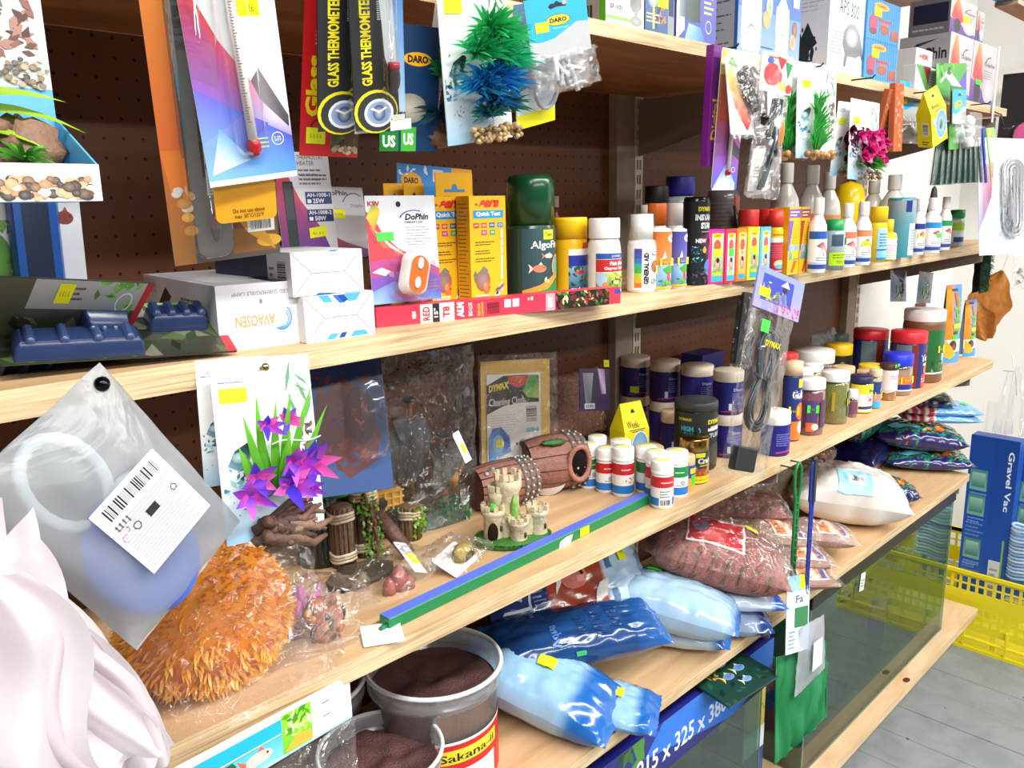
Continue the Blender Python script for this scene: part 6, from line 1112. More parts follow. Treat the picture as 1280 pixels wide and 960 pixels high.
t, w, h = hang_bag('cable_pack', 'darker clear bag with a black flat part hanging just behind the cable pack', 'aquarium accessory', (1.351,0,1.3883,-0.0038,0.1797,-0.0237,0.0642,0.1448), .010, FILM, seed=13)
g = G(); g.rslab(w * .8, h * .9, .012, .004, '202224'); g.build('black_part', SEMI, t)
for lb, Qv, c in (('dark food pouch hanging under the medicine shelf, in front of the white wall', (2.3481,0.1,1.3782,-0.095,0.0942,-0.0039,0.1149,0.0849), '2a3a5a'), ('dark blue food pouch hanging under the medicine shelf, second one', (2.4331,0.06,1.3689,-0.0154,0.0995,-0.0109,0.1093,0.0861), '26364a')):
    x, y, z, rx, ry, rz, w, h = Qv; t = thing('food_pouch', lb, 'fish food', (x, y, z), (rx, ry, rz), 'dark pouches under the medicine shelf')
    g = G(); g.sheet(lambda u, v: ((u - .5) * w, -.012 * math.sin(PI * v) * math.sin(PI * u), (v - .5) * h), 10, 10, c); g.sheet(lambda u, v: ((.5 - u) * w, .012 * math.sin(PI * v) * math.sin(PI * u), (v - .5) * h), 10, 10, c); g.build('pouch', FOIL, t)
    p = P(lambda u, v, d: Vector(((u - .5) * w, -.012 * math.sin(PI * v) * math.sin(PI * u) - .001 - d, (v - .5) * h)), w, h); p.leaves(.2, .1, .8, .6, 14, ('c8b83a', '4a7a9a', '6a8a4a', 'd8d0a0'), 4, .15); p.done(t)
# ---- at the back of the shelf
t, w, h = card('ornament_pack', 'dark blue card with a red blotch photo under an oval clear blister, in shade', 'aquarium ornament', (0.6036,0.16,1.3397,-0.2791,0.0948,-0.1385,0.1069,0.1983), '22406e', lambda p: p.rect(0, 0, 1, 1, '2a4a80', '1c3a6a').poly([(.0, .5), (.1, .75), (.25, .72), (.45, .8), (.6, .7), (.75, .6), (.9, .4), (.8, .2), (.4, .1), (.1, .3)], '5a2428').leaves(.05, .15, .95, .8, 40, ('6a2a2c', '4a1c24', '22406e', '7a3a34'), 5, .16).ell(.62, .52, .22, .2, '4a1418', '3a1016').leaves(.5, .4, .74, .64, 16, ('a05034', '8a3a2a', '6a2420'), 6, .1))
g = G(); bump(g, -w * .1, w * .45, -h * .3, h * .3, .03, .02, .012); g.build('blister', BLIST, t)
t = thing('tree_stump', 'dark grey ridged stump ornament with a green succulent on its side, in shade', 'aquarium ornament', (0.608,0.2228,1.1)); t.location.y += .05
g = G(); n_ = 22; g.lathe([(.034, 0), (.030, .03), (.027, .08), (.025, .13), (.02, .142), (0, .138)], '3a3a38', n_)
for k in range(n_): a = 2 * PI * k / n_; g.tube([(.030 * math.sin(a), -.030 * math.cos(a), .002), (.027 * math.sin(a + .1), -.027 * math.cos(a + .1), .07), (.023 * math.sin(a), -.023 * math.cos(a), .142)], .0045, R.choice(('403f3c', '343432', '4a4946')), 5)
g.build('trunk', ROCK, t)
g = G(); frond(g, (.006, -.034, .110), 34, .022, .008, '1c7a1c', '3cc83a', up=.5, bend=-.1); g.build('succulent', LEAF, t)
# dock pilings ornament
t = thing('piling_ornament', 'ornament of brown timber pilings bound in rope with a rusty chain', 'aquarium ornament', (0.6134,0.1778,1.1)); tx, ty = t.location.x, t.location.y
def piling(px, py, r, h, ropes, seed):
    g = G(); g.lathe([(r * 1.05, 0), (r, h * .1), (r * .98, h * .9), (r * 1.02, h * .97), (r * .85, h), (0, h * .98)], '6a523c', 18, M=Matrix.Translation((px, py, 0)))
    for k in range(16):
        a = 2 * PI * k / 16; g.tube([(px + r * 1.0 * math.sin(a), py - r * math.cos(a), 0), (px + r * .98 * math.sin(a + .08), py - r * .98 * math.cos(a + .08), h * .98)], r * .11, R.choice(('5c4632', '7a6048', '4c3828')), 5)
    pl = g.build('piling', ROCK, t); g = G()
    for zf in ropes:
        for j in range(3): z = h * zf + j * .0048; g.tube([(px + r * 1.13 * math.sin(a * PI / 10), py - r * 1.13 * math.cos(a * PI / 10), z + .0012 * math.sin(a + seed)) for a in range(20)], .0024, 'cdbda4' if j != 1 else 'b8a488', 6, closed=True)
        g.build('rope_binding', ROCK, pl); g = G()
Zp = lambda a: (a[0] - tx, a[1] - ty)
piling(*Zp((0.6222,0.2317,1.1)), .0165, .094, (.12, .78), 1)
piling(*Zp((0.6686,0.2405,1.1)), .0175, .112, (.10, .82), 2)
piling(*Zp((0.7541,0.2389,1.1)), .0160, .056, (.66,), 3)
g = G()
a0 = Vector((*Zp((0.6451,0.2318,1.1)), .098)); links = [a0 + Vector((.006 + .012 * math.sin(k * .35), -.020 - .001 * k, -.0135 * k)) for k in range(8)]
for k, q in enumerate(links):
    o1 = Vector((1, 0, 0)) if k % 2 else Vector((0, 1, 0)); g.tube([q + o1 * .0055 * math.cos(a * PI / 6) + Vector((0, 0, .0092 * math.sin(a * PI / 6))) for a in range(12)], .0026, '6a4036' if k % 2 else '5a342c', 6, closed=True)
g.build('rusty_chain', ROCK, t)
g = G(); b0 = Vector((*Zp((0.6856,0.2309,1.1)), .062)); b1 = Vector((*Zp((0.6991,0.1728,1.1)), .010)); g.tube([b0, (b0 + b1) / 2, b1], [.011, .012, .011], '5a3c34', 10); g.build('leaning_log', ROCK, t)
g = G(); g.ell((.0, .0, .004), (.055, .035, .010), '4a4234', 18, 10, amp=.3, seed=4, freq=4); g.ell((-.012, -.022, .010), .010, '8a8470', amp=.4, seed=2); g.build('rock_base', ROCK, t)
g = G()
for k in range(150):
    c_ = R.choice(links); q = c_ + Vector((R.uniform(-.016, .016), R.uniform(-.004, .006), R.uniform(-.02, .02))); q.z = max(.004, q.z); g.blade(q, (R.gauss(0, 1), -abs(R.gauss(0, 1)), R.gauss(0, .7)), .007, .005, (0, 0, -.2), '3a6a1c', '7ab83a', 2)
q2 = Vector((*Zp((0.7541,0.2389,1.1)), .05))
for k in range(60): q = q2 + Vector((R.uniform(-.008, .012), -.018, R.uniform(-.04, .008))); g.blade(q, (R.gauss(0, 1), -abs(R.gauss(0, 1)), R.gauss(0, .7)), .007, .005, (0, 0, -.2), '4a7a1c', '9ac83a', 2)
g.build('ivy', LEAF, t, stuff=True)
# galleon in a clear bag
t = thing('galleon_ornament', 'sunken galleon ornament with tattered grey sails and yellow cabin in clear bag', 'aquarium ornament', (0.7719,0.2388,1.1), (0, 0, -.25)); t.location.y += .05; t.location.x += .012; t.scale = (1.35, 1.35, 1.35)
def hullf(u, v):
    x = (u - .5) * .15; wd = .026 * (1 - (2 * abs(u - .46)) ** 2.4 * .75) * (0.35 + .65 * v ** .6); a = (v) ; sh = .028 + .018 * abs(2 * u - 1) ** 1.6
    return x, wd, sh * v + .006
g = G()
for s_ in (-1, 1): g.sheet(lambda u, v: (hullf(u, v)[0], s_ * hullf(u, v)[1], hullf(u, v)[2]), 18, 8, lambda u, v: mix('2a241e', '5a3c24', v) if int(v * 8) % 2 else mix('241e1a', '4a3220', v))
g.sheet(lambda u, v: (hullf(u, 1)[0], (2 * v - 1) * hullf(u, 1)[1], hullf(u, 1)[2] - .004), 18, 4, '4a3622'); hull = g.build('hull', ROCK, t)
g = G(); g.box(-.062, -.012, -.024, .024, .032, .058, 'c8922a', bev=.003); g.build('cabin', ROCK, t)
g = G()
for k in range(5):
    xx = -.056 + k * .0095; g.box(xx, xx + .0022, -.0265, -.0235, .034, .057, 'e0b040')
for zz in (.038, .047, .055): g.box(-.062, -.012, -.0262, -.0238, zz, zz + .0018, 'e0b040')
g.ell((-.040, -.025, .043), (.007, .003, .008), '120c08'); g.build('cabin_lattice', ROCK, t)
for mx_, hh in ((-.03, .150), (.008, .165), (.05, .115)):
    g = G(); g.tube([(mx_, 0, .03), (mx_ + .004, 0, hh)], [.0042, .0026], '8a5a2c', 7); g.tube([(mx_ - .022, -.004, hh * .83), (mx_ + .024, -.004, hh * .83)], .0018, '6a4220', 6); g.ell((mx_ + .004, 0, hh - .008), (.009, .008, .005), '2a2018'); g.build('mast', ROCK, t)
    g = G(); sd = Vector((mx_ * 90, 1, 2))
    g.sheet(lambda u, v: (mx_ + (u - .5) * .044 * (1 - .25 * v) + .003 * math.sin(v * 6), -.006 - .012 * math.sin(PI * v) + .003 * math.sin(u * 9), hh * .83 - v * hh * .48 + .010 * mnoise.noise(Vector((u * 5, v * 3, 0)) + sd)), 10, 10, lambda u, v: mix('444846', '6c6e6a', mnoise.noise(Vector((u * 7, v * 7, 1)) + sd) + .5)); g.build('tattered_sail', ROCK, t)
g = G()
for k in range(7): g.tube([(.06 - k * .001, -.01, .04), (.02 + .003 * k, -.003, .12 - k * .004)], .0007, '3a2c1c', 4)
g.ell((.06, 0, .05), (.008, .02, .014), 'a8742c', amp=.4, seed=3); g.tube([(.07, 0, .045), (.085, 0, .075)], .003, '9a6a2c', 6); g.build('rigging', ROCK, t)
g = G(); g.ell((0, -.004, .004), (.082, .034, .014), '2c3a34', 22, 10, amp=.4, seed=7, freq=4, col2='3a4a44'); g.build('rock_base', ROCK, t)
g = G()
for k in range(120): g.blade((R.uniform(-.03, .075), R.uniform(-.035, -.02), R.uniform(.004, .035)), (R.gauss(0, 1), -abs(R.gauss(0, 1)), R.gauss(0, 1)), .008, .004, (0, 0, -.2), '1c5a34', '3a9a5c', 2)
g.build('water_weed', LEAF, t, stuff=True)
g = G(); sd = Vector((1, 5, 3)); g.sheet(lambda u, v: (-.10 + .20 * u + .004 * mnoise.noise(Vector((u * 6, v * 6, 0)) + sd), -.042 * math.sin(PI * u) ** .5 * (1 - .55 * v) + .008 * mnoise.noise(Vector((u * 7, v * 9, 2)) + sd), .002 + v * .215), 24, 24, 'ffffff'); g.build('clear_bag', CRINKLE, t)
t, w, h = card('price_tag_card', 'white price tag card tilted with yellow sticker, hanging right of the galleon', 'price tag', (0.7732,0.13,1.2684,-0.1801,-0.3352,-0.1544,0.0119,0.0493), 'eceef0', lambda p: p.rect(0, 0, 1, 1, 'e4e8ee').leaves(0, .5, .8, 1, 8, ('8ab0d8', 'b0c8e0'), 3, .2).sticker(.35, .28, .8, .6))
# cleaning cloth
t, w, h = card('cloth_pack', 'clear bag with yellow cleaning cloth and black headed label, behind the barrels', 'cleaning cloth', (1.033,0.275,1.2419,-0.1037,0.0829,-0.1814,0.1528,0.2013), 'd8b04a', lambda p: p.rect(0, 0, 1, 1, 'dcb652', 'd8ac40'), rad=.012)
p = P(flat((-w * .43, -.003, -h * .42), (w * .78, 0, 0), (0, 0, h * .80), (0, -1, 0)), w * .78, h * .80)
p.rect(0, 0, 1, 1, 'e4e0d8').poly([(0, .56), (0, .88), (.3, .98), (.6, .98), (.95, .97), (.97, .66), (.6, .66), (.3, .64)], '2a2824').ell(.58, .97, .2, .13, 'e8642c', 'b83a1c', a0=PI, a1=2 * PI).poly([(.78, .97), (.97, .97), (.97, .70), (.75, .72), (.66, .80)], ['5aa83c', '3a8a2c', 'b8c83c', '7ab83c', '4a9a34']).text('DYMAX', .04, .80, .40, .88, 'e0cc2c', .05, rise=.5).text('Cleaning Cloth', .04, .62, .70, .73, 'e8e4dc', .0, rise=.1).lines(.06, .36, .64, .56, 7, '6a665e', .1, seed=2).bars(.72, .44, .92, .62, n=18, vert=False).rect(.72, .32, .96, .37, '7ab0cc')
p.poly([(.02, .02), (.02, .30), (.1, .40), (.25, .41), (.4, .30), (.44, .12), (.2, .06)], ['5a8ac8', '7aa8dc', '3a5aa8', '3a5aa8', '6a9ad4', '3a5ab0', '8ab4e0']).ell(.2, .22, .10, .10, '9ac4e8').sticker(.16, .18, .28, .27).ell(.66, .20, .08, .05, '3a5a8a', '6a8ab0').ell(.80, .20, .04, .03, 'b87858').ell(.90, .20, .03, .025, '6a8a5a').ell(.54, .2, .02, .015, '6a7a6a'); p.done(t, 'label_print')
g = G(); sd = Vector((8, 1, 4)); g.sheet(lambda u, v: ((u - .5) * w * 1.14, -.010 + .004 * mnoise.noise(Vector((u * 7, v * 8, 0)) + sd), (v - .5) * h * 1.02 + h * .05), 16, 22, 'ffffff'); g.build('clear_bag', CRINKLE, t)
# big bag of mixed pink gravel at the back
t = bag('gravel_bag', 'large clear bag of mixed pink gravel leaning at the back behind the barrels', 'gravel', (1.3152,0.352,1.1), (PI / 2 - .12, 0, 0), .15, .20, .07, lambda u, v: mix(('b06a5e', 'cc9082', '7a7a54', 'a85c58')[int(abs(mnoise.noise(Vector((u * 40, v * 40, 1)))) * 9) % 4], 'c8a08c', .3), seed=21, m=GRAIN, over=CRINKLE, nu=60, nv=60, wr=.003); t.location.y += .07; t.location.z += .085
# purple pack inside/at front
t, w, h = card('purple_pack', 'slim purple pack with a shiny tube and white barcode, in front of the gravel bag', 'aquarium accessory', (1.2091,0.235,1.2645,-0.158,0.1635,-0.0081,0.0921,0.0811), '3c2a5a', lambda p: p.rect(0, 0, 1, 1, '43305c', '382850').poly([(.1, .9), (.45, .9), (.35, .1), (.2, .1)], ['8a8a98', 'b0b0bc', '6a6a78', '9a9aa8']).poly([(.6, 1), (.82, 1), (.86, .4), (.7, .4)], ['e8c8f0', 'c060d0', 'f0f0f8', 'a050c0']).rect(.15, .05, .48, .18, 'dce4ee').bars(.2, .07, .45, .15, n=10).sticker(.8, 1.05, .98, 1.22))
# barrels
def barrel(name, label, loc, rot, L, r, open_end=False, hole=None):
    t = thing(name, label, 'aquarium ornament', loc, rot); g = G(); ns = 24; rr = lambda q: r * (.82 + .18 * math.sin(PI * (.08 + .84 * q)))
    Mx = Euler((0, PI / 2, 0)).to_matrix().to_4x4(); M = Matrix.Translation((0, 0, r)) @ Mx
    prof = [(rr(q / 12), (q / 12 - .5) * L) for q in range(13)]
    a_lo, a_hi = (0, 2 * PI) if not hole else hole
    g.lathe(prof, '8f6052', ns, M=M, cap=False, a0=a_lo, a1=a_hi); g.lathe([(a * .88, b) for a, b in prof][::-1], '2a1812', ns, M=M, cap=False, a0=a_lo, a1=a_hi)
    for sg in ((-.5, 1) if not open_end else (-.5,)):
        g.lathe([(rr(0), sg * L), (rr(0) * .86, sg * L * .97), (0, sg * L * .95)] if sg < 0 else [(0, .475 * L), (rr(1) * .86, .485 * L), (rr(1), .5 * L)], '7d5246', ns, M=M, cap=False)
    g.lathe([(rr(1), L * .5), (rr(1) * .88, L * .5)], '8a5a4a', ns, M=M, cap=False); g.build('barrel_body', ROCK, t)
    for k in range(ns // 2):
        a = a_lo + (a_hi - a_lo) * k / (ns // 2); 
        g = G(); g.tube([((prof[q][1]), prof[q][0] * 1.0 * -math.cos(a), r + prof[q][0] * math.sin(a) * -1) for q in range(0, 13, 2)], .0012, '4a2c24', 4); g.build('stave_joint', ROCK, t)
    g = G()
    for zz in (.22, .33, .44) if open_end else (.02, .12): 
        q = zz + .5; g.lathe([(rr(q) * 1.0, zz * L - .004), (rr(q) * 1.06, zz * L - .003), (rr(q) * 1.06, zz * L + .003), (rr(q), zz * L + .004)], '6a6460', ns, M=M, cap=False, a0=a_lo, a1=a_hi)
        for k in range(14): a = a_lo + (a_hi - a_lo) * k / 14; c_ = M @ Vector((rr(q) * 1.07 * math.sin(a), -rr(q) * 1.07 * math.cos(a), zz * L)); g.ell(c_, .0026, 'c0bcb4', 6, 4)
    g.build('iron_hoop', ROCK, t)
    return t, M, rr
P1 = (0.9558,0.1832,1.1)
t, M, rr = barrel('barrel_ornament', 'broken pinkish brown barrel ornament with iron hoops, nearest of the two', (P1[0], P1[1] + .050, B_), (0, 0, -.25), .115, .041, True, (-2.2, 2.2))
g = G(); g.ell((-.040, -.012, .066), (.016, .012, .010), '4a5450', amp=.5, seed=3)
for k in range(7): g.ell((-.035 + R.uniform(-.016, .016), -.02 + R.uniform(-.008, .008), .066 + R.uniform(-.008, .010)), R.uniform(.003, .006), R.choice(('8a9490', '5a6460', 'a8b0ac')), 8, 6)
g.build('barnacles', ROCK, t)
P2 = (1.0343,0.1422,1.1)
t, M, rr = barrel('barrel_ornament', 'second pinkish brown barrel ornament with a round hole and green patch', (P2[0] + .045, P2[1] + .085, B_), (0, 0, -.42), .115, .052, True)
g = G(); g.ell((.030, -.046, .060), (.018, .010, .028), '140c0a', 16, 10); g.build('round_hole', MATTE, t)
g = G(); g.tube([(.030 + .020 * math.cos(a * PI / 9), -.053 + .004 * math.cos(a * PI / 9) ** 2, .060 + .031 * math.sin(a * PI / 9)) for a in range(18)], .0052, 'a87262', 7, closed=True); g.build('hole_rim', ROCK, t)
g = G(); g.ell((-.012, -.030, .098), (.022, .010, .006), '3a6a34', amp=.6, seed=3); g.build('green_patch', ROCK, t)
for lb, Pp, rt_, r_ in (('white round price disc standing between the two barrels', (1.0446,0.1911,1.1), (PI / 2 - .12, .0, -.7), .038), ('grey-white round disc tag behind the broken barrel', (1.118,0.3127,1.1), (PI / 2 - .2, .0, -.6), .036)):
    g = G(); g.lathe([(r_, -.0008), (r_, .0008)], 'e6e8ec', 28); o = g.build('disc_tag', INK); o.location = (Pp[0], Pp[1] + .02, B_ + r_); o.rotation_euler = rt_; tag(o, lb, 'price tag')
# castle
t = thing('castle_ornament', 'small cream stone castle ornament with round towers on a green base', 'aquarium ornament', (0.8517,0.094,1.1), (0, 0, -.5)); t.location.y += .02; t.scale = (1.15, 1.15, 1.22)
CS = 'cbbd9c'
def tower(x, y, r, h, z0=0.0, name='tower', c=CS):
    g = G(); g.lathe([(r * 1.08, z0), (r, z0 + .004), (r * .95, z0 + h * .72), (r * 1.18, z0 + h * .80), (r * 1.2, z0 + h * .93), (r * .9, z0 + h * .93), (r * .85, z0 + h * .86), (0, z0 + h * .86)], c, 16, M=Matrix.Translation((x, y, 0)))
    for k in range(8): a = 2 * PI * k / 8; g.box(-.0032, .0032, -.002, .002, 0, h * .07 + .003, c, M=Matrix.Translation((x + r * 1.07 * math.sin(a), y - r * 1.07 * math.cos(a), z0 + h * .93)) @ Euler((0, 0, a)).to_matrix().to_4x4())
    g.ell((x + r * .55, y - r * .86, z0 + h * .45), (.0022, .002, .004), '3a3428', 8, 6); g.build(name, ROCK, t)
tower(.002, .008, .0155, .088, 0, 'tall_tower'); tower(-.022, .000, .014, .050); tower(.008, -.018, .012, .036); tower(.040, -.004, .013, .044); tower(-.014, .010, .010, .072)
g = G(); g.box(-.012, .04, -.012, .008, 0, .032, CS, bev=.002)
for k in range(6): g.box(-.008 + k * .008, -.004 + k * .008, -.0135, -.0105, .032, .037, CS)
g.build('curtain_wall', ROCK, t)
g = G(); g.ell((-.026, -.0125, .018), (.0075, .004, .014), '1c1008', 12, 8); g.build('gateway', MATTE, t)
g = G(); g.lathe([(.050, 0), (.052, .004), (.046, .009), (0, .010)], '2f6a24', 24, sx=1.05, sy=.72, M=Matrix.Translation((.005, 0, 0)))
g.ell((-.024, -.008, .05), (.007, .007, .006), '5aa83a', amp=.5, seed=2); g.ell((.006, -.008, .040), (.006, .005, .022), '7aa84a', amp=.4, seed=4); g.build('moss_base', ROCK, t)
g = G()
for k in range(260): a = R.uniform(0, 2 * PI); g.blade((.005 + .050 * math.sin(a), -.036 * math.cos(a), .006), (math.sin(a), -math.cos(a), R.uniform(.1, 1)), .006, .002, (0, 0, -.2), '2a5a1c', '4a9a34', 2)
g.build('turf', LEAF, t, stuff=True)
# small bagged ornaments and tags
def lowbag(t, w, l, h, seed=1, m=None):
    pos = soft(w, l, h, seed, wr=.006, freq=7); g = G(); g.sheet(lambda u, v: pos(u, v, 1), 30, 24, 'ffffff'); g.build('clear_bag', m or CRINKLE, t)
t = thing('bagged_ornament', 'clear bag with a small pink castle ornament and a white price card', 'aquarium ornament', (0.6294,0.0872,1.1), (0, 0, .35)); t.location.y += .02
g = G()
for x_, y_, r_, h_ in ((0, 0, .014, .034), (.02, .006, .009, .024), (-.018, .004, .010, .022), (.008, -.012, .008, .018)): g.lathe([(r_, 0), (r_ * .8, h_ * .6), (r_ * .3, h_ * .95), (0, h_)], 'a8605c', 10, M=Matrix.Translation((x_, y_, .002)))
g.build('pink_castle', ROCK, t)
g = G(); Mt = Matrix.Translation((.032, .0, .034)) @ Euler((-.9, .45, .0)).to_matrix().to_4x4(); g.rslab(.036, .056, .0008, .003, 'eef0f4', M=Mt); g.build('price_card', INK, t)
m3 = Mt.to_3x3(); p = P(flat(Mt @ Vector((-.018, -.0005, -.028)), m3 @ Vector((.036, 0, 0)), m3 @ Vector((0, 0, .056)), m3 @ Vector((0, -1, 0))), .036, .056); p.leaves(0, .4, .9, .95, 8, ('a8c4e4', '7aa0d0'), 3, .2).ell(.2, .9, .05, .03, '1c1c20').sticker(.3, .30, .95, .6); p.done(t, 'card_print')
lowbag(t, .10, .14, .05, 3)
t = thing('bagged_ornament', 'clear bag with a small golden skull-like stone on white card', 'aquarium ornament', (0.7307,0.0892,1.1), (0, 0, .4)); t.location.y += .015
g = G(); g.rslab(.075, .045, .001, .004, 'f2f2f0', M=Matrix.Translation((0, 0, .012)) @ Euler((-1.1, 0, 0)).to_matrix().to_4x4()); g.build('white_card', INK, t)
g = G(); g.ell((.008, -.008, .020), (.020, .012, .014), '9a8430', 16, 10, amp=.3, seed=5, freq=6, col2='b8a04a')
for k in range(6): g.tube([(-.004 + k * .005, -.020, .012), (-.002 + k * .005, -.0205, .024)], .0010, '3a3010', 5)
g.build('golden_stone', ROCK, t); lowbag(t, .085, .11, .036, 8)
t = thing('bagged_ornament', 'clear bag holding an orange and black coral pot with pink coral tips', 'aquarium ornament', (0.4884,0.0411,1.1), (0, 0, .2)); t.location.y += .03
g = G(); g.lathe([(.018, 0), (.024, .012), (.023, .03), (.018, .046), (.014, .044), (.012, .03)], 'a85a2c', 18, cap=False)
for k in range(60): a = R.uniform(0, 2 * PI); z = R.uniform(.004, .044); g.ell((.022 * math.sin(a), -.022 * math.cos(a), z), R.uniform(.003, .005), R.choice(('1c1a14', '2a2014', 'e8a040', 'c86a28', '14120e')), 6, 5)
g.build('coral_pot', ROCK, t)
g = G()
for k in range(16): a = R.uniform(0, 2 * PI); b = Vector((-.012 + .03 * R.uniform(-1, 1), .035 + .012 * math.cos(a), .030)); g.tube([b, b + Vector((R.uniform(-.008, .008), 0, R.uniform(.012, .026)))], [.005, .003], R.choice(('c85ab0', 'd870c0', 'a84a98')), 7)
g.ell((-.01, .035, .014), (.04, .02, .02), '7a3a68', amp=.3, seed=3); g.build('pink_coral', SEMI, t); lowbag(t, .10, .10, .075, 12)
g = G(); g.sheet(lambda u, v: ((u - .5) * .05, (v - .5) * .045, .0022 + .004 * v * v), 4, 4, 'f0f0ee'); o = g.build('paper_slip', INK); o.location = (0.5358,0.0181,1.1); o.rotation_euler = (0, 0, -.5); tag(o, 'small white paper slip lying on the shelf below the green bar end', 'paper')
# long green and blue bar
a = Vector((0.549,0.0211,1.1)); b = Vector((1.131,0.0464,1.1)); d = b - a; L = d.length; ang = math.atan2(d.y, d.x)
t = thing('aquarium_bar', 'long square bar, green front and blue top, lying along the shelf', 'bar', (a.x, a.y, B_), (0, 0, ang))
g = G(); g.box(0, L, 0, .020, 0, .017, '0f7a48', bev=.0012); g.build('bar_body', SEMI, t); g = G(); g.box(.001, L - .001, .001, .019, .0171, .0176, '5a72dc'); g.build('blue_top', SEMI, t)
g = G(); g.tube([(0, .006, .007), (-.010, .006, .005)], [.0035, .0028], '0f7a48', 8); g.build('end_peg', SEMI, t)
p = P(flat((0, 0, 0), (L, 0, 0), (0, 0, .017), (0, -1, 0)), L, .017); p.sticker(.66, .12, .70, .92).poly([(.57, .0), (.575, .6), (.60, .8), (.63, .78), (.62, .0)], 'd8e0d0'); p.done(t, 'bar_print')
# orange tufted anemone in clear bag, near left
A0 = (0.3426,0.0082,1.1)
t = thing('anemone_ornament', 'big orange tufted soft anemone dome in a clear bag, near left on the shelf', 'aquarium ornament', (A0[0] + .008, A0[1] + .080, B_), (0, 0, 0)); t.scale = (1.16, 1.16, 1.14)
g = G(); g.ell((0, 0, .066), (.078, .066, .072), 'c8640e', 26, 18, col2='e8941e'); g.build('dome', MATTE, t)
g = G()
for k in range(3600):
    d_ = Vector((R.gauss(0, 1), R.gauss(0, 1), R.gauss(0, 1))).normalized()
    if d_.y > .5 or d_.z < -.8: continue
    q = Vector((d_.x * .077, d_.y * .065, .066 + d_.z * .071)); n2 = mnoise.noise(q * 42); dd = d_ + Vector((R.gauss(0, .45), R.gauss(0, .45), R.gauss(0, .45))) + Vector((mnoise.noise(q * 50), 0, mnoise.noise(q * 50 + Vector((5, 5, 5))))) * 1.1
    g.blade(q, dd, R.uniform(.008, .013), .0034, (0, 0, -.25), 'cc6008' if n2 < -.15 else 'e8901a', 'ffc030' if R.random() > .3 else 'fcd860', 2)
g.build('tufts', LEAF, t, stuff=True)
g = G(); sd = Vector((5, 3, 2))
def fa(u, v):
    a = (u - .5) * 2.5; bx = .112 * math.sin(a) * (.78 + .5 * (1 - v)); by = -.086 * math.cos(a) * (.80 + .3 * (1 - v)); z = .004 + .155 * v - .002
    if v > .6: k = (v - .6) / .4; bx *= 1 - .5 * k * k; by *= 1 - .7 * k * k
    n3 = mnoise.noise(Vector((u * 6, v * 5, 0)) + sd); n4 = abs(mnoise.noise(Vector((u * 11, v * 7, 3)) + sd))
    return (bx + .006 * n3, by - .010 * n3 - .006 * n4, max(.002, z + .004 * n3))
g.sheet(fa, 44, 30, 'ffffff'); g.build('clear_bag', CRINKLE, t)
g = G(); B1 = Vector((0.2981,0.0553,1.1)) - Vector((A0[0], A0[1] + .075, B_)); B2 = Vector((0.4843,0.0213,1.1)) - Vector((A0[0], A0[1] + .075, B_)); 
g.sheet(lambda u, v: (B1.x + (B2.x - B1.x) * u + .02 * (1 - v) , (B1.y + (B2.y - B1.y) * u) * 1.0 + .05 * v, .0025 + .004 * abs(mnoise.noise(Vector((u * 8, v * 5, 1)))) + .03 * v * v), 24, 8, 'ffffff'); g.build('bag_skirt', CRINKLE, t)
# ---- small white test bottles
TB = [(.95, 0), (1, .02), (1, .70), (.92, .73)]
TC = [(1.0, .735), (1.04, .75), (1.04, .80), (1.0, .81), (1.02, .83), (1.02, .98), (.97, 1), (0, 1)]
def testlab(c, k):
    def f(p):
        p.rect(0, 0, 1, 1, 'f0f0ee').rect(0, .64, 1, 1, c).lines(.38, .76, .70, .86, 1, mix(c, 'ffffff', .6), seed=k).rect(0, .04, 1, .30, '2478c8')
        if k % 3 == 0: p.leaves(.45, .34, .75, .56, 12, ('e07a30', 'd85a24', 'f0a050'), k, .08)
        elif k % 3 == 1: p.rect(.34, .0, .66, .58, 'eeeeec').lines(.36, .30, .62, .56, 3, '6a6a70').bars(.37, .06, .62, .24, n=16)
        else: p.ell(.56, .46, .07, .08, '9aa0a4', 'c0c4c8').lines(.4, .34, .7, .4, 1, '8a8a90')
    return f
tests = (((1.1407,0.1126,1.1,0.0192,0.0897), 'c8242c', 0, 'small white test bottle with red band and orange fish, right of the barrel hole'), ((1.1349,0.1478,1.1,0.0174,0.082), 'c8242c', 2, 'small white test bottle with red band half hidden behind the barrel'),
         ((1.1921,0.1579,1.1,0.0186,0.0827), 'c8242c', 5, 'white capped test bottle standing behind the orange fish one'), ((1.1762,0.2015,1.1,0.0174,0.0853), 'c8242c', 8, 'white capped test bottle furthest back beside the gravel bag'), ((1.1322,0.1848,1.1,0.0184,0.0831), '1f8a44', 11, 'white capped test bottle touching the top of the barrel'),
         ((1.1297,0.2271,1.1,0.018,0.0861), '1f8a44', 14, 'white capped test bottle peeping over the barrel, leftmost of the bottles'),
         ((1.1811,0.0905,1.1,0.0179,0.086), '1f8a44', 2, 'small white test bottle with green band behind the front red one'), ((1.1655,0.0589,1.1,0.0181,0.0872), 'c8242c', 3, 'small white test bottle with red band directly behind the front one'),
         ((1.1382,0.026,1.1,0.0189,0.0834), 'c8242c', 1, 'front most small white test bottle with red band and barcode'), ((1.2016,0.04,1.1,0.0203,0.0833), '1f8a44', 2, 'small white test bottle with green and blue bands right of the front one'))
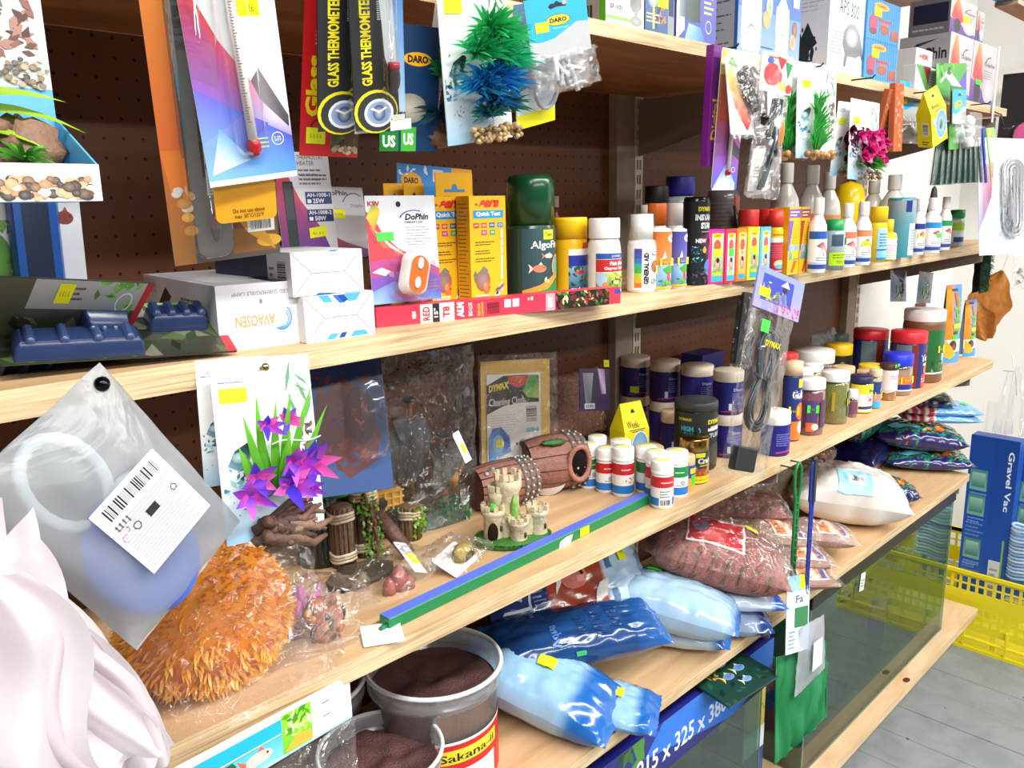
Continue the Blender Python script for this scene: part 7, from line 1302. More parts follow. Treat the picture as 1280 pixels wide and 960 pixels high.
for i, (Bv, c, k, lb) in enumerate(tests):
    tb = bottle('test_bottle', lb, 'bottle', Bv, TB, 'f2f2f0', caps=[(TC, 'f4f4f2')], lab=testlab(c, k), lz=(.05, .70), la=(-1.9, 1.9), rz=-.6, group='small white test bottles', n=24)
    g = G(); r_, h_ = Bv[3], Bv[4]; g.add([(-r_ * .6, -r_ * .3, h_ + .0004), (r_ * .5, -r_ * .5, h_ + .0004), (r_ * .65, r_ * .2, h_ + .0004), (-r_ * .5, r_ * .4, h_ + .0004)], [(0, 1, 2, 3)], 'eef08a'); g.build('price_sticker', STICK, tb)
JARP = [(.95, 0), (1, .02), (1, .80), (.96, .82)]
def lid(z0=.82, rf=1.02): return [(rf * .99, z0), (rf, z0 + .01), (rf, .985), (rf * .96, 1), (0, 1)]
bottle('food_jar', 'jar with beige lid standing between the test bottles and yellow carton', 'jar', (1.2342,0.1226,1.1,0.0266,0.0671), JARP, 'e8dcc4', caps=[(lid(), 'dcb88c')], capname='lid')
bottle('food_jar', 'beige lidded jar with a blue and lime label right of the test bottles', 'jar', (1.2376,0.041,1.1,0.0142,0.0669), JARP, 'e8c890', caps=[(lid(.74), 'e0c298')], lab=lambda p: p.rect(0, 0, 1, 1, '3a4a9a').rect(0, 0, 1, .5, 'f0a848').rect(.55, .2, .85, .62, '58e038').rect(.5, .68, .9, .9, 'e8d830'), lz=(.04, .74), rz=-.6, capname='lid')
Wk = (1.2466,0.1678,1.1)
gable('block_food_carton', 'yellow gabled block food carton standing behind the test bottles', (Wk[0] + .012, Wk[1] + .02, B_), (0, 0, -.22), .062, .045, .138, 'Weekend', (.62, .66, .88, .80)).children[0]
# stacked dark blue tubs
def tub_lab(p): p.rect(0, 0, 1, 1, '1e1c66', '221f74').lines(.5, .3, .72, .7, 6, '8a8ac0', .3).text('PetCare'[:0] or 'Discus', .52, .74, .72, .84, 'b0b0d8', .03).rect(.44, .12, .5, .34, 'c8d4e0').poly([(.3, .08), (.6, .14), (.9, .06), (.9, .03), (.6, .1), (.3, .04)], 'b03a58')
stk = (((1.4879,0.3464,1.1,0.0322,0.1787), 'behind the yellow carton'), ((1.489,0.2664,1.1,0.032,0.1791), 'second from the upright'), ((1.4999,0.1912,1.1,0.0334,0.1765), 'behind the black tub'), ((1.4755,0.1017,1.1,0.0301,0.1809), 'beside the cable pack'))
for i, (Bv, lb) in enumerate(stk):
    H = Bv[4]
    for j in (0, 1):
        t = bottle('food_tub', ('lower ', 'upper ')[j] + 'dark blue tub with beige-white lid in the stack ' + lb, 'jar', (Bv[0], Bv[1], B_ + j * H / 2, Bv[3], H / 2 - .0005), JARP, '1d1b64', caps=[(lid(.76, 1.03), 'd8cab8')], lab=tub_lab, lz=(.04, .74), rz=-.75, group='stacked dark blue tubs', capname='lid')
        if j and i in (0,): g = G(); p = P(cyl(Bv[3] * 1.01, .012, .014, -.5, .1), .02, .014); p.div = 24; p.rect(0, 0, 1, 1, 'c8d820'); p.done(t, 'price_sticker', STICK)
bottle('food_tub', 'single dark blue tub with beige lid in front, left of the black tub', 'jar', (1.4318,0.2081,1.1,0.0224,0.0855), JARP, '1d1b64', caps=[(lid(.72, 1.03), 'd4b898')], lab=tub_lab, lz=(.04, .7), rz=-.7, capname='lid')
carton('blue_carton', 'dark blue carton standing behind the tub stacks in shade', 'box', ((1.5711,0.2524,1.1)[0] + .12, .30, B_, 0, .10, .155), .06, '1c2070')
def dymax(p): p.rect(0, 0, 1, 1, '232622', '2a2e2a').text('DYMAX', .56, .80, .86, .88, 'e0d02c', .06).text('DYMAX', .18, .86, .36, .91, 'c8bc2c', .05).text('HIGH', .22, .68, .38, .77, '3ab8d0', .04).text('GROW', .26, .60, .40, .66, '3ab8d0', .04).ring(.42, .68, .05, .09, .3, '3ab8d0', a0=-1.9, a1=1.0).rect(.56, .68, .84, .73, 'e4e4e4').rect(.6, .73, .8, .76, 'c8c8c8').text('TURTLE', .58, .56, .88, .64, 'b8b8bc', .05).lines(.2, .1, .42, .4, 5, '5a605a').ell(.7, .26, .14, .2, '4a4a44', '34362f')
bottle('food_tub', 'black turtle food tub with a black lid behind the gold lidded jar', 'jar', (1.3675,0.1075,1.1,0.0411,0.1367), [(.97, 0), (1, .015), (1, .86), (.98, .87)], '232622', caps=[([(1.03, .875), (1.03, .985), (.99, 1), (0, 1)], '3a3d3c')], lab=dymax, lz=(.03, .86), la=(-1.9, 1.9), rz=-.65, capname='lid')
def krab(p): p.rect(0, 0, 1, 1, '1f4a48', '2a3a34').rect(0, 0, 1, .24, 'f0d41c').lines(.4, .06, .8, .16, 1, 'c8a010').text('Crab', .46, .64, .78, .84, 'e8e4d8', .05).rect(.42, .86, .62, 1, 'e8dc2a').poly([(.34, .26), (.42, .46), (.6, .5), (.75, .3), (.6, .24)], 'b0502c').poly([(.6, .26), (.74, .74), (.8, .7), (.76, .26)], 'c8885a').ell(.4, .5, .06, .08, '4a9ab0').rect(.5, .56, .78, .6, 'e0c020').leaves(.3, .24, .8, .4, 10, ('8a3a20', 'c86a3c'), 3, .1)
bottle('food_jar', 'round jar with a shiny gold lid and crab label beside the test bottles', 'jar', (1.29,0.0603,1.1,0.0269,0.0869), JARP, '2a4a44', caps=[([(1.02, .72), (1.03, .73), (1.03, .97), (.98, 1), (0, 1)], 'b08c50', METAL)], lab=krab, lz=(.03, .70), rz=-.6, capname='lid')
bottle('medicine_bottle', 'white blue and orange bottle between the black tub and the cable pack', 'bottle', (1.4811,0.1214,1.1,0.0138,0.0846), [(1, 0), (1, .6), (.6, .72), (.55, .75)], 'eceaf0', caps=[([(.6, .75), (.6, 1), (0, 1)], 'f4f4f4')], lab=lambda p: p.rect(0, 0, 1, 1, '2a2f8a').rect(0, .2, 1, .4, 'f0763c').rect(0, .72, 1, .82, 'd83a3a').rect(0, 0, 1, .16, 'e8e8ee'), lz=(.04, .6), rz=-.6)
bottle('food_tub', 'dark blue tub with a white lid right of the cable pack', 'jar', (1.5496,0.0317,1.1,0.0289,0.0917), JARP, '241f7c', caps=[(lid(.72, 1.02), 'e8e6e2')], lab=lambda p: p.rect(0, 0, 1, 1, '241f7c').lines(.4, .3, .75, .76, 6, '7a7ac8').poly([(.4, .1), (.7, .16), (.9, .08), (.9, .04), (.7, .1), (.4, .05)], 'c03a6a'), lz=(.04, .7), rz=-.65, capname='lid')
bottle('food_jar', 'tall jar with beige lid and blue orange goldfish label behind the blue tub', 'jar', (1.6645,0.0555,1.1,0.0198,0.1777), [(.96, 0), (1, .01), (1, .80), (.96, .82)], '2a3a80', caps=[([(1.03, .82), (1.03, .985), (0, 1)], 'd8bc98')], lab=lambda p: p.rect(0, 0, 1, 1, '26347a').rect(.0, 0, 1, .30, 'ee7a2c').text('Gold', .38, .66, .8, .80, 'e8ecf4', .05).rect(.56, .84, .76, .98, 'e8dc2a').ell(.66, .46, .16, .14, 'f0823c', 'e05a24').ell(.7, .2, .12, .1, 'f4e8d8').sticker(.3, .40, .6, .54), lz=(.02, .80), rz=-.65, capname='lid')
bottle('food_jar', 'small jar with red lid behind the goldfish jar', 'jar', (1.865,0.1697,1.1,0.024,0.1527), JARP, 'b8a890', caps=[(lid(), 'd8302c')], capname='lid')
# clear jars with contents
def clear(lb, Bv, con, capc, lab=None, lz=(.08, .7), rz=-.6, z0=.82, fill=.78, name='food_jar', cm=GRAIN, st=None, la=(-1.75, 1.75)):
    t = bottle(name, lb, 'jar', Bv, [(.95, 0), (1, .03), (1, z0 - .06), (.93, z0)], 'ffffff', caps=[(lid(z0 + .005, 1.0), capc)], m=BLIST, content=([(.93, .015), (.95, .03), (.95, fill), (0, fill + .01)], con, cm), lab=lab, lz=lz, la=la, rz=rz, capname='lid')
    if st: p = P(cyl(Bv[3] * 1.015, 0, Bv[4], -1.75, 1.75), Bv[3] * 3.5, Bv[4]); p.div = 24; p.sticker(*st); p.done(t)
    return t
clear('clear jar of purple-red pellets with white lid and green sticker', (1.7426,0.0496,1.1,0.0309,0.1259), '7a3a4c', 'ece8e4', lambda p: p.rect(.28, .0, .50, .9, '4a3a6a', '5a4070').rect(.28, 0, .46, .26, 'd86a3c').rect(.28, .74, .48, .82, '3a4a90').ell(.46, .14, .07, .1, 'e8d8c8').rect(.56, .1, .8, .9, '5a3458'), st=(.30, .42, .52, .56, 'g'))
clear('clear jar of olive green pellets with white lid and yellow sticker', (1.8688,0.0508,1.1,0.0321,0.1221), '7a7a24', 'f0eeea', lambda p: p.rect(.66, .1, .9, .9, '5a5a30').text('A', .72, .72, .84, .9, '3a5ac0', .08).ell(.8, .5, .05, .08, 'c85a2c').rect(.3, .3, .36, .9, 'b8a030'), st=(.62, .36, .86, .50, 'y'))
clear('tiny clear jar with white lid right of the olive jar', (1.9426,0.0379,1.1,0.0124,0.0672), '8a6a58', 'f2f0ee', lambda p: p.rect(.2, .1, .8, .8, '7a4a6a'), z0=.70, fill=.6, st=(.6, .3, .9, .55, 'y'))
clear('jar with navy lid and yellow white label', (2.0061,0.0458,1.1,0.0279,0.0902), '6a6a60', '2c2650', lambda p: p.rect(.1, 0, .95, 1, 'eceae6').rect(.1, .66, .95, 1, 'ecd834').text('Pond', .56, .70, .84, .82, '3a3a30', .05).lines(.5, .3, .9, .6, 4, '9a9a9a').rect(.1, .12, .95, .22, '3a3a60').rect(.1, 0, .95, .05, 'ecd834').ell(.6, .45, .05, .07, 'd86a4a'), lz=(.03, .8))
clear('beige lidded jar with blue label and cyan foot right of the navy lid', (2.0643,0.0341,1.1,0.0155,0.098), 'd8c09a', 'e0c8a4', lambda p: p.rect(0, 0, 1, .24, '38b4d8').rect(0, .24, 1, .5, 'e08890').rect(0, .5, 1, .95, '2a4484').text('A', .5, .55, .8, .9, 'e8f0f8', .08), lz=(.03, .74), st=(.36, .26, .8, .44))
clear('jar with dark lid, white label and brown syrupy foot', (2.1763,0.0448,1.1,0.0226,0.0952), 'a8702c', '4a2c28', lambda p: p.rect(0, .30, 1, 1, 'e4dcdc').lines(.4, .7, .8, .85, 2, '9a8a94').poly([(0, .3), (.3, .22), (.6, .3), (1, .2), (1, .34), (0, .34)], 'd8c8c8'), lz=(.03, .84), cm=GLOSS, st=(.5, .92, .8, 1.0, 'g'))
clear('jar with bright blue lid, orange label and yellow sticker', (2.2597,0.0536,1.1,0.0384,0.1102), 'a8886a', '2434cc', lambda p: p.rect(.2, .14, .95, .62, 'e07a3c').rect(.2, .14, .95, .34, '2a2a8a').rect(.6, .3, .8, .5, 'd83a7a').rect(.2, .1, .95, .15, 'e8e4e0'), lz=(.05, .74), z0=.72, fill=.62, st=(.40, .30, .72, .46))
def tetra(p): p.rect(0, 0, 1, 1, '26306e', '2a2f78').rect(.2, 0, .42, 1, '8aa0a4', '6a7a80').rect(.42, 0, .52, 1, '7a2a24').text('TetraFin'[:5], .58, .60, .86, .76, 'eceef4', .04).rect(.72, .80, .94, .98, 'e0d02c').text('Tetra', .76, .85, .9, .94, '4a4414', .03).rect(.6, .0, 1, .3, 'e05060', 'd83a44').ell(.74, .40, .1, .14, 'd84a3a', 'e88a6a').lines(.6, .1, .9, .22, 2, 'f0c8c8').rect(.62, .5, .96, .56, 'e8e8f0')
bottle('flake_tub', 'dark blue flake food tub with bright red lid, left one of two', 'jar', (2.4648,0.2105,1.1,0.0475,0.1358), JARP, '222a5c', caps=[(lid(.80, 1.03), 'd42630')], lab=tetra, lz=(.03, .78), la=(-2, 2), rz=-.5, group='blue flake tubs with red lids', capname='lid')
bottle('flake_tub', 'dark blue flake food tub with bright red lid, right one in front', 'jar', (2.3694,0.0688,1.1,0.0455,0.1558), JARP, '222a5c', caps=[(lid(.80, 1.03), 'd42630')], lab=tetra, lz=(.03, .78), la=(-2, 2), rz=-.7, group='blue flake tubs with red lids', capname='lid')
bottle('pellet_tub', 'tall brown tub with wide white lid and dark green label', 'jar', (2.4756,0.0675,1.1,0.0546,0.2048), [(.96, 0), (1, .015), (1, .82), (.95, .85)], '7a5236', caps=[(lid(.845, 1.0), 'f0eeea')], lab=lambda p: p.rect(0, 0, 1, 1, '7a5236').rect(.44, .16, 1, .92, '2a5a2c', '1f6a34').rect(.66, .3, .9, .5, '8a9a7a', 'c8d0c0').text('A', .66, .68, .82, .86, '2a3aa0', .08).rect(.4, .14, 1, .17, 'd8e0d8').sticker(.58, .52, .74, .64).leaves(.5, .18, .9, .4, 14, ('4a7a3a', '1c3a1c', '8aa070'), 4, .08), lz=(.02, .80), la=(-1.9, 1.9), rz=-.75, capname='lid')
clear('wide clear jar of brown pellets with a broad white lid, behind the purple jar', (2.0892,0.2097,1.1,0.0542,0.1259), '8a6450', 'e0ded8', z0=.74, fill=.66)
clear('clear jar with white lid in front of the broad white lid', (1.9652,0.1528,1.1,0.0254,0.1145), 'a8a03c', 'eceae6')
bottle('food_jar', 'jar with tall white lid directly behind the purple pellet jar', 'jar', (1.8758,0.1355,1.1,0.0255,0.1184), JARP, 'c8c0b8', caps=[(lid(.7), 'eae8e4')], capname='lid')
bottle('food_jar', 'black jar with a yellow lid and orange picture', 'jar', (2.2821,0.2259,1.1,0.0367,0.1144), JARP, '26221e', caps=[(lid(.74, 1.02), 'e8c018')], lab=lambda p: p.rect(0, 0, 1, 1, '26221e').ell(.5, .2, .14, .2, 'e0803c').lines(.5, .4, .8, .6, 2, 'e8e4dc').ell(.36, .7, .06, .12, '6a8a2c'), lz=(.03, .72), capname='lid')
bottle('food_jar', 'dark green jar with a grey-green lid behind the yellow lid', 'jar', (2.3788,0.2753,1.1,0.0329,0.1263), JARP, '1c2a24', caps=[(lid(.84, 1.0), '5a665e')], capname='lid')
bottle('food_jar', 'jar with a yellow rimmed beige lid between the red and navy lids', 'jar', (2.1726,0.0891,1.1,0.0307,0.0877), JARP, 'd8bc90', caps=[(lid(.80, 1.02), 'e8c024')], capname='lid')
bottle('food_jar', 'jar with a plain beige lid behind the olive jar', 'jar', (2.073,0.1187,1.1,0.0266,0.0943), JARP, 'd0b088', caps=[(lid(.74, 1.02), 'd8b48c')], capname='lid')
bottle('food_jar', 'second jar with a plain beige lid beside the navy lid', 'jar', (2.0947,0.0655,1.1,0.0261,0.0872), JARP, 'd4b68e', caps=[(lid(.74, 1.02), 'dcbc96')], capname='lid')
# standing orange pouches at the far end
def doy(lb, Bq, c1, c2, wd, h, rz=-.35):
    t = thing('treat_pouch', lb, 'fish food', Bq, (0, 0, rz), 'orange and blue stand-up pouches')
    def s(sg): return lambda u, v: ((u - .5) * wd * (1 - .08 * v), sg * (.020 * (1 - v) ** .8 * (1 - (2 * u - 1) ** 2 * .5) + .0005), v * h)
    g = G(); g.sheet(s(-1), 14, 18, lambda u, v: mix(c1, c2, max(0, min(1, (u - .3) * 3)))); g.sheet(lambda u, v: s(1)(1 - u, v), 10, 12, c2); g.build('pouch', FOIL, t)
    p = P(lambda u, v, d: Vector(s(-1)(u, v)) + Vector((0, -.0008 - d * 2, 0)), wd, h); p.div = 14
    p.rect(.0, .30, .4, .95, c1, mix(c1, 'f0c030', .5)).rect(.0, .0, 1, .18, '4a9ad8').rect(.0, .14, 1, .3, 'eeeeea').ell(.46, .22, .22, .07, '3a2a24', '5a3a2c').ell(.5, .2, .1, .04, '8a4a30').poly([(.05, .3), (.05, .08), (.3, .05), (.6, .1), (.4, .2)], 'e8b02c').text('Sticks', .50, .36, .90, .86, '8ac04a', .06, rot=90).rect(.45, .44, .95, .5, 'f0d43c').ell(.6, .38, .14, .03, '6a4a3c').rect(.3, .92, .7, .95, '2a4a8a').poly([(.5, .9), (.7, .9), (.8, .7), (.66, .72)], 'e0763c').ell(.3, .62, .1, .05, 'f08a3c').sticker(.4, .30, .66, .36, 'g'); p.done(t)
    return t
doy('tall orange and light blue stand-up pouch beside the wide white lid', (*(2.805,0.099,1.1)[:2], B_), 'ee8a24', '5aa4dc', .075, .245)
doy('shorter orange and light blue stand-up pouch, second of three', (*(2.957,0.0912,1.1)[:2], B_), 'ee8a24', '5aa4dc', .060, .185)
doy('red and orange stand-up pouch, last on the food shelf', (2.895, .225, B_), 'e06a2c', 'd83a34', .055, .170)
t = bag('seed_bag', 'translucent beige bag standing upright behind the white lids', 'fish food', ((2.3044,0.3523,1.1)[0], .31, B_ + .09), (PI / 2, 0, .1), .11, .18, .05, 'b8a87c', seed=31, m=FROST)
# brown leaf shapes on the end wall
for lb, px, rt_ in (('large orange-brown dried leaf hanging against the white wall, right one', (3.2,0.0995,1.2568), .25), ('narrower orange-brown dried leaf beside the red pouch', (3.1,0.1008,1.2006), -.5)):
    g = G(); nrm = 14
    def lf(u, v, s=.16 if 'large' in lb else .11): a = (u - .5); wv = s * .75 * math.sin(PI * (.08 + .9 * v)) ** .8; return (-.010 * math.sin(u * 9 + v * 5), a * wv * (1.1 + .1 * math.sin(v * 16)), (v - .5) * s * 1.35)
    g.sheet(lf, 12, 16, lambda u, v: mix('a8662c', 'c8883c', abs(mnoise.noise(Vector((u * 6, v * 6, 2))) * 1.4))); o = g.build('dried_leaf', LEAF); o.location = px; o.rotation_euler = (rt_, 0, .55); inv = (Matrix.Translation(px) @ Euler((rt_, 0, .55)).to_matrix().to_4x4()).inverted(); g = G(); g.tube([inv @ Vector((2.932, .02, A_ - .02)), Vector((0, 0, nrm * .0115 if 'large' in lb else .07)), Vector((0, 0, .02))], .0008, 'c8b898', 5); g.build('hanging_cord', SEMI, o); tag(o, lb, 'leaf')

# ================================================================ SHELF WITH TUBS AND GRAVEL BAGS, left to right
def bucket(lb, Bv, label_c=True, rz=-.35, fill=.90):
    x, y, z, r, h = Bv
    t = thing('pellet_bucket', lb, 'bucket', (x, y, z), rz, 'open clear tubs of brown pellets')
    g = G(); pr = [(.86 * r, .0), (.90 * r, .004), (.955 * r, h * .80), (1.0 * r, h * .82), (1.0 * r, h * .86), (.97 * r, h * .87), (.985 * r, h * .985), (1.03 * r, h * .985), (1.04 * r, h), (.985 * r, h * 1.0), (.965 * r, h * .985), (.94 * r, h * .86)]
    g.lathe(pr, 'ffffff', 48, cap=False); g.build('tub_wall', MILKY, t)
    g = G(); g.tube([(1.015 * r * math.sin(a * PI / 24), -1.015 * r * math.cos(a * PI / 24), h * .985) for a in range(48)], r * .035, 'e2e6e6', 8, closed=True); g.build('rim', SEMI, t)
    g = G(); g.lathe([(.84 * r, .004), (.885 * r, .006), (.94 * r, h * .78), (.935 * r, h * .80)], '5a3836', 40, cap=False); sd = Vector((x * 9, 3, 1))
    n = 30; g.sheet(lambda u, v: (.93 * r * v * math.sin(u * 2 * PI), -.93 * r * v * math.cos(u * 2 * PI), h * .80 + .010 * mnoise.noise(Vector((v * 3 * math.sin(u * 6.283), v * 3 * math.cos(u * 6.283), 0)) + sd)), 40, 14, '5a3836'); g.build('brown_pellets', GRAIN, t, stuff=True)
    if label_c:
        p = P(cyl(.935 * r, h * .03, h * .52, -1.9, 1.9), r * 3.6, h * .52); p.div = 40
        p.rect(0, 0, 1, 1, 'c81c24').rect(0, .95, 1, 1.0, 'ece4e0').rect(.30, .62, .72, .86, 'e8d02c').text('Sakana-ii', .42, .66, .70, .80, '26221a', .02).text('a', .34, .67, .37, .77, '26221a', .02).rect(.3, .1, .7, .5, 'e8e0dc'); p.done(t, 'label_print')
    return t
bk1 = (0.725,0.1591,0.748,0.1035,0.1822)
bucket('large open clear tub of dark brown pellets with a red and yellow label', bk1)
Bf = (0.6092,0.1321,0.748)
bucket('lower open clear tub of brown pellets in front of the large one', (.578, .100, C_, .085, .135), True, -.2)
bucket('open clear tub mostly hidden behind the other two, under the food shelf edge', (.560, .285, C_, .10, .17), False)
# price card pack hanging below the shelf edge, near left
t, w, h = card('header_pack', 'white header card of a clear bag with blue and green aquarium picture, below the anemone', 'aquarium accessory', (0.3332,-0.035,1.0754,-0.14,0.1338,0.2482,0.2917,0.0499), 'f2f4f2', lambda p: p.rect(0, 0, 1, 1, 'f2f4f2').rect(0, 0, 1, .05, '9cc8e8').rect(.02, .06, .63, .84, '18a8ec').rect(.02, .06, .63, .5, '7ac4ee', '4ab4ec').rect(.05, .52, .63, .545, 'e0c060').fish(.52, .30, .10, .36, 'd8c8c0', 'd8604a').leaves(.06, .06, .42, .5, 22, ('1c5a2c', 'e86a3c', '2a3a24'), 4, .05).rect(.2, .06, .5, .16, 'e8f0f4').rect(.63, .06, .78, .90, '6ab81c', '8ad030').leaves(.63, .35, .78, .90, 30, ('4a9a10', 'b0e040', '3a8a14', 'd8f0a0'), 3, .05).poly([(.64, .1), (.70, .34), (.77, .3), (.78, .08)], 'f0a83c').text('For', .68, .44, .75, .6, 'f0f0c0', .02), rad=.001)
g = G(); sd = Vector((2, 6, 1)); g.sheet(lambda u, v: ((u - .5) * w * 1.0, -.004 - .02 * math.sin(PI * u) * math.sin(PI * v) + .005 * mnoise.noise(Vector((u * 8, v * 6, 0)) + sd), -h * .5 - v * .16), 24, 14, 'ffffff'); g.build('clear_bag', CRINKLE, t)
for k in range(2): g = G(); g.box(-.006, .006, -.001, -.0004, h * (.18 - .3 * k), h * (.18 - .3 * k) + .0012, '8a8a8a', M=Matrix.Translation((w * .36, 0, 0))); g.build('staple', METAL, t)
# blue bagged substrates
def blue(u, v): return C('b4d4ee') if .16 < u < .80 and .1 < v < .9 else C('1d64b4')
def bl2(a, b, dk='1d62b0', lt='92bcdc'): return lambda u, v: mix(dk, lt, max(0., min(1., min((u - a) * 14, (b - u) * 14))))
def sub_print(st=None, sk='y', lines=True):
    def f(p):
        if lines: p.lines(.40, .16, .5, .34, 3, '4a6a94', seed=5).lines(.20, .1, .70, .16, 1, '3a5a94', seed=6)
        if st: p.sticker(*st, sk)
    return f
q = (0.9125,0.0833,0.748)
bag('substrate_bag', 'light blue substrate bag with yellow sticker at the front left, over the shelf edge', 'substrate', (q[0] + .012, q[1] + .060, C_ + .012), (0, -.26, 1.95), .165, .30, .100, bl2(.22, .86), seed=41, decal=sub_print((.42, .46, .52, .64)))
q = (0.9804,-0.0135,0.748)
bag('substrate_bag', 'light blue substrate bag with yellow sticker beside the front left one', 'substrate', (q[0] + .015, q[1] + .070, C_ + .004), (0, -.12, 2.10), .125, .215, .048, bl2(.14, .84), seed=42, decal=sub_print((.30, .40, .40, .60)))
def dk(u, v): return mix('12345f', '1a4884', .5 + .5 * mnoise.noise(Vector((u * 5, v * 3, 1)))) if u < .78 else mix('1a4884', '2460aa', (u - .78) * 4)
q = (1.0203,0.1606,0.84)
bag('substrate_bag', 'big dark blue substrate bag rolled over the others, lettering on its side', 'substrate', (q[0] + .02, q[1] - .015, C_ + .070), (.35, .03, -.42), .12, .345, .075, dk, seed=43, decal=lambda p: p.text('Aqua', .30, .12, .36, .50, '4a74b4', .02, rot=90).lines(.46, .2, .52, .6, 8, '16386e', seed=1).lines(.55, .2, .62, .7, 9, '16386e', seed=2).lines(.66, .3, .72, .75, 8, '16386e', seed=3).sticker(.42, .03, .47, .07, '2fae6a'))
def gold(u, v):
    if u < .30: return C('1f3e78')
    if u < .66: return mix('b8482c', '8a4a3c', abs(mnoise.noise(Vector((u * 9, v * 7, 3)))) * 1.5)
    return mix('a8c8e4', 'c4dcf0', v)
q = (1.0951,0.1568,0.86)
bag('substrate_bag', 'dark and light blue goldfish gravel bag leaning upright behind the rolled one', 'substrate', (q[0] + .02, q[1] + .085, C_ + .120), (.85, .05, -.35), .175, .345, .08, gold, seed=44, decal=lambda p: p.text('Aqua', .10, .40, .18, .80, 'b8c8e4', .04, rot=90).poly([(.05, .3), (.20, .3), (.23, .86), (.05, .86), (.055, .83), (.21, .83), (.19, .33), (.06, .33)], 'd0d8e8').lines(.22, .3, .29, .8, 10, '8a9ac0', seed=4).fish(.48, .55, .13, .36, 'd8502c', 'f0ece4', 1).poly([(.56, .2), (.66, .3), (.70, .5), (.62, .44)], 'f0ece8').poly([(.5, .7), (.6, .86), (.66, .8)], 'f0e8e4').sticker(.80, .66, .85, .86).lines(.70, .12, .74, .86, 2, '5a7aa8', seed=8))
q = (1.2351,0.0782,0.8)
bag('substrate_bag', 'pale blue substrate bag with green sticker, its end seam facing the aisle', 'substrate', (q[0] + .03, q[1] + .035, C_ + .045), (.12, -.16, 2.02), .165, .30, .100, bl2(.02, .93, '1f66b4', 'a4c4de'), seed=45, decal=sub_print((.56, .28, .66, .46), 'g', False))
bag('substrate_bag', 'crumpled pale blue substrate bag lying flat under the green stickered one', 'substrate', (q[0] + .06, q[1] + .040, C_ + .002), (0, 0, 2.05), .14, .26, .055, bl2(.08, .9, '1f66b4', 'b8ccdc'), seed=46)
q = (1.389,0.0036,0.748)
bag('substrate_bag', 'dark blue ended substrate bag at the bottom under the pellet bag', 'substrate', (q[0] + .02, q[1] + .06, C_ + .001), (0, 0, 2.2), .15, .20, .055, bl2(.12, .7, '123a74', '8a9ab4'), seed=47)
bag('substrate_bag', 'pale blue substrate bag with yellow sticker and twisted corner under the pellet bag', 'substrate', (q[0] + .035, q[1] + .05, C_ + .055), (0, -.12, 2.45), .15, .20, .045, bl2(.14, .92, '1a5cb0', 'c4d2e6'), seed=48, decal=sub_print((.40, .60, .56, .82), 'y', False))
# pellet bags with red label
def pell(u, v): n_ = mnoise.noise(Vector((u * 60, v * 60, 2))); return mix(mix('84403e', 'bc7c74', .5 + n_ * 1.4), '5c6234', .85 if n_ > .20 else 0.)
q = (1.3742,0.0816,0.85)
bag('pellet_bag', 'clear bag of pink and green pellets with a bright red label and yellow sticker', 'fish food', (q[0] + .035, q[1] + .015, C_ + .098), (.04, -.24, 2.18), .22, .29, .120, pell, seed=51, m=GRAIN, over=CRINKLE, nu=70, nv=60, wr=.003, seal=.09,
    decal=lambda p: p.poly([(.34, .42), (.74, .36), (.76, .88), (.36, .90)], 'f0e4e4').poly([(.355, .44), (.73, .38), (.745, .86), (.375, .88)], 'c01420').ell(.66, .62, .06, .13, '3a6ab0', '8ab4d8').ell(.66, .62, .03, .07, 'd84a3a').sticker(.24, .32, .33, .46))
q = (1.7885,0.2138,0.8)
bag('pellet_bag', 'second clear bag of pink pellets lying behind the red labelled one', 'fish food', (q[0] + .05, q[1] + .07, C_ + .040), (.0, -.02, 2.3), .17, .24, .10, pell, seed=52, m=GRAIN, over=CRINKLE, nu=60, nv=50, wr=.003)
# orange-labelled clear bags
def sand(c): return lambda u, v: mix(c, mix(c, '000000', .25), .5 + mnoise.noise(Vector((u * 50, v * 50, 1))))
def olab(p): p.rect(.12, .12, .52, .90, 'f0ece8').rect(.14, .15, .50, .87, 'ea8a4c').rect(.14, .15, .22, .87, '3a2f8a').poly([(.3, .15), (.42, .15), (.36, .87), (.24, .87)], 'f4d8c4').lines(.42, .2, .48, .8, 3, '8a4a2c')
for lb, px, rr, sd_, c, wl in (('clear bag of tan gravel with orange label, top of the small pile', ((1.7222,0.0854,0.85)), (0, -.15, 2.35), 61, 'b09078', (.12, .19, .045)), ('clear bag of tan gravel with orange label, middle of the small pile', ((1.699,0.0124,0.8)), (0, -.05, 2.4), 62, 'a8806c', (.11, .17, .04)),
                               ('clear bag of pinkish gravel with orange label at the bottom by the nets', ((1.6555,-0.0203,0.76)), (0, 0, 2.35), 63, 'a87a68', (.11, .17, .035)), ('clear bag of pink gravel with orange label against the big white bag', ((1.8407,0.0264,0.83)), (.1, -.1, 2.2), 64, 'c09a8c', (.13, .18, .05))):
    zz = {61: .052, 62: .022, 63: .001, 64: .030}[sd_]
    bag('gravel_bag', lb, 'gravel', (px[0] + .04, px[1] + .06, C_ + zz), rr, *wl, sand(c), seed=sd_, m=GRAIN, over=CRINKLE, decal=olab, nu=34, nv=26)
q = (1.7987,0.1352,0.85)
bag('gravel_bag', 'clear bag of greenish brown gravel at the back of the shelf behind the pellet bags', 'gravel', (q[0] + .16, .30, C_ + .04), (.1, 0, .05), .12, .36, .13, sand('8a7a58'), seed=65, m=GRAIN, over=CRINKLE, nu=34, nv=26)
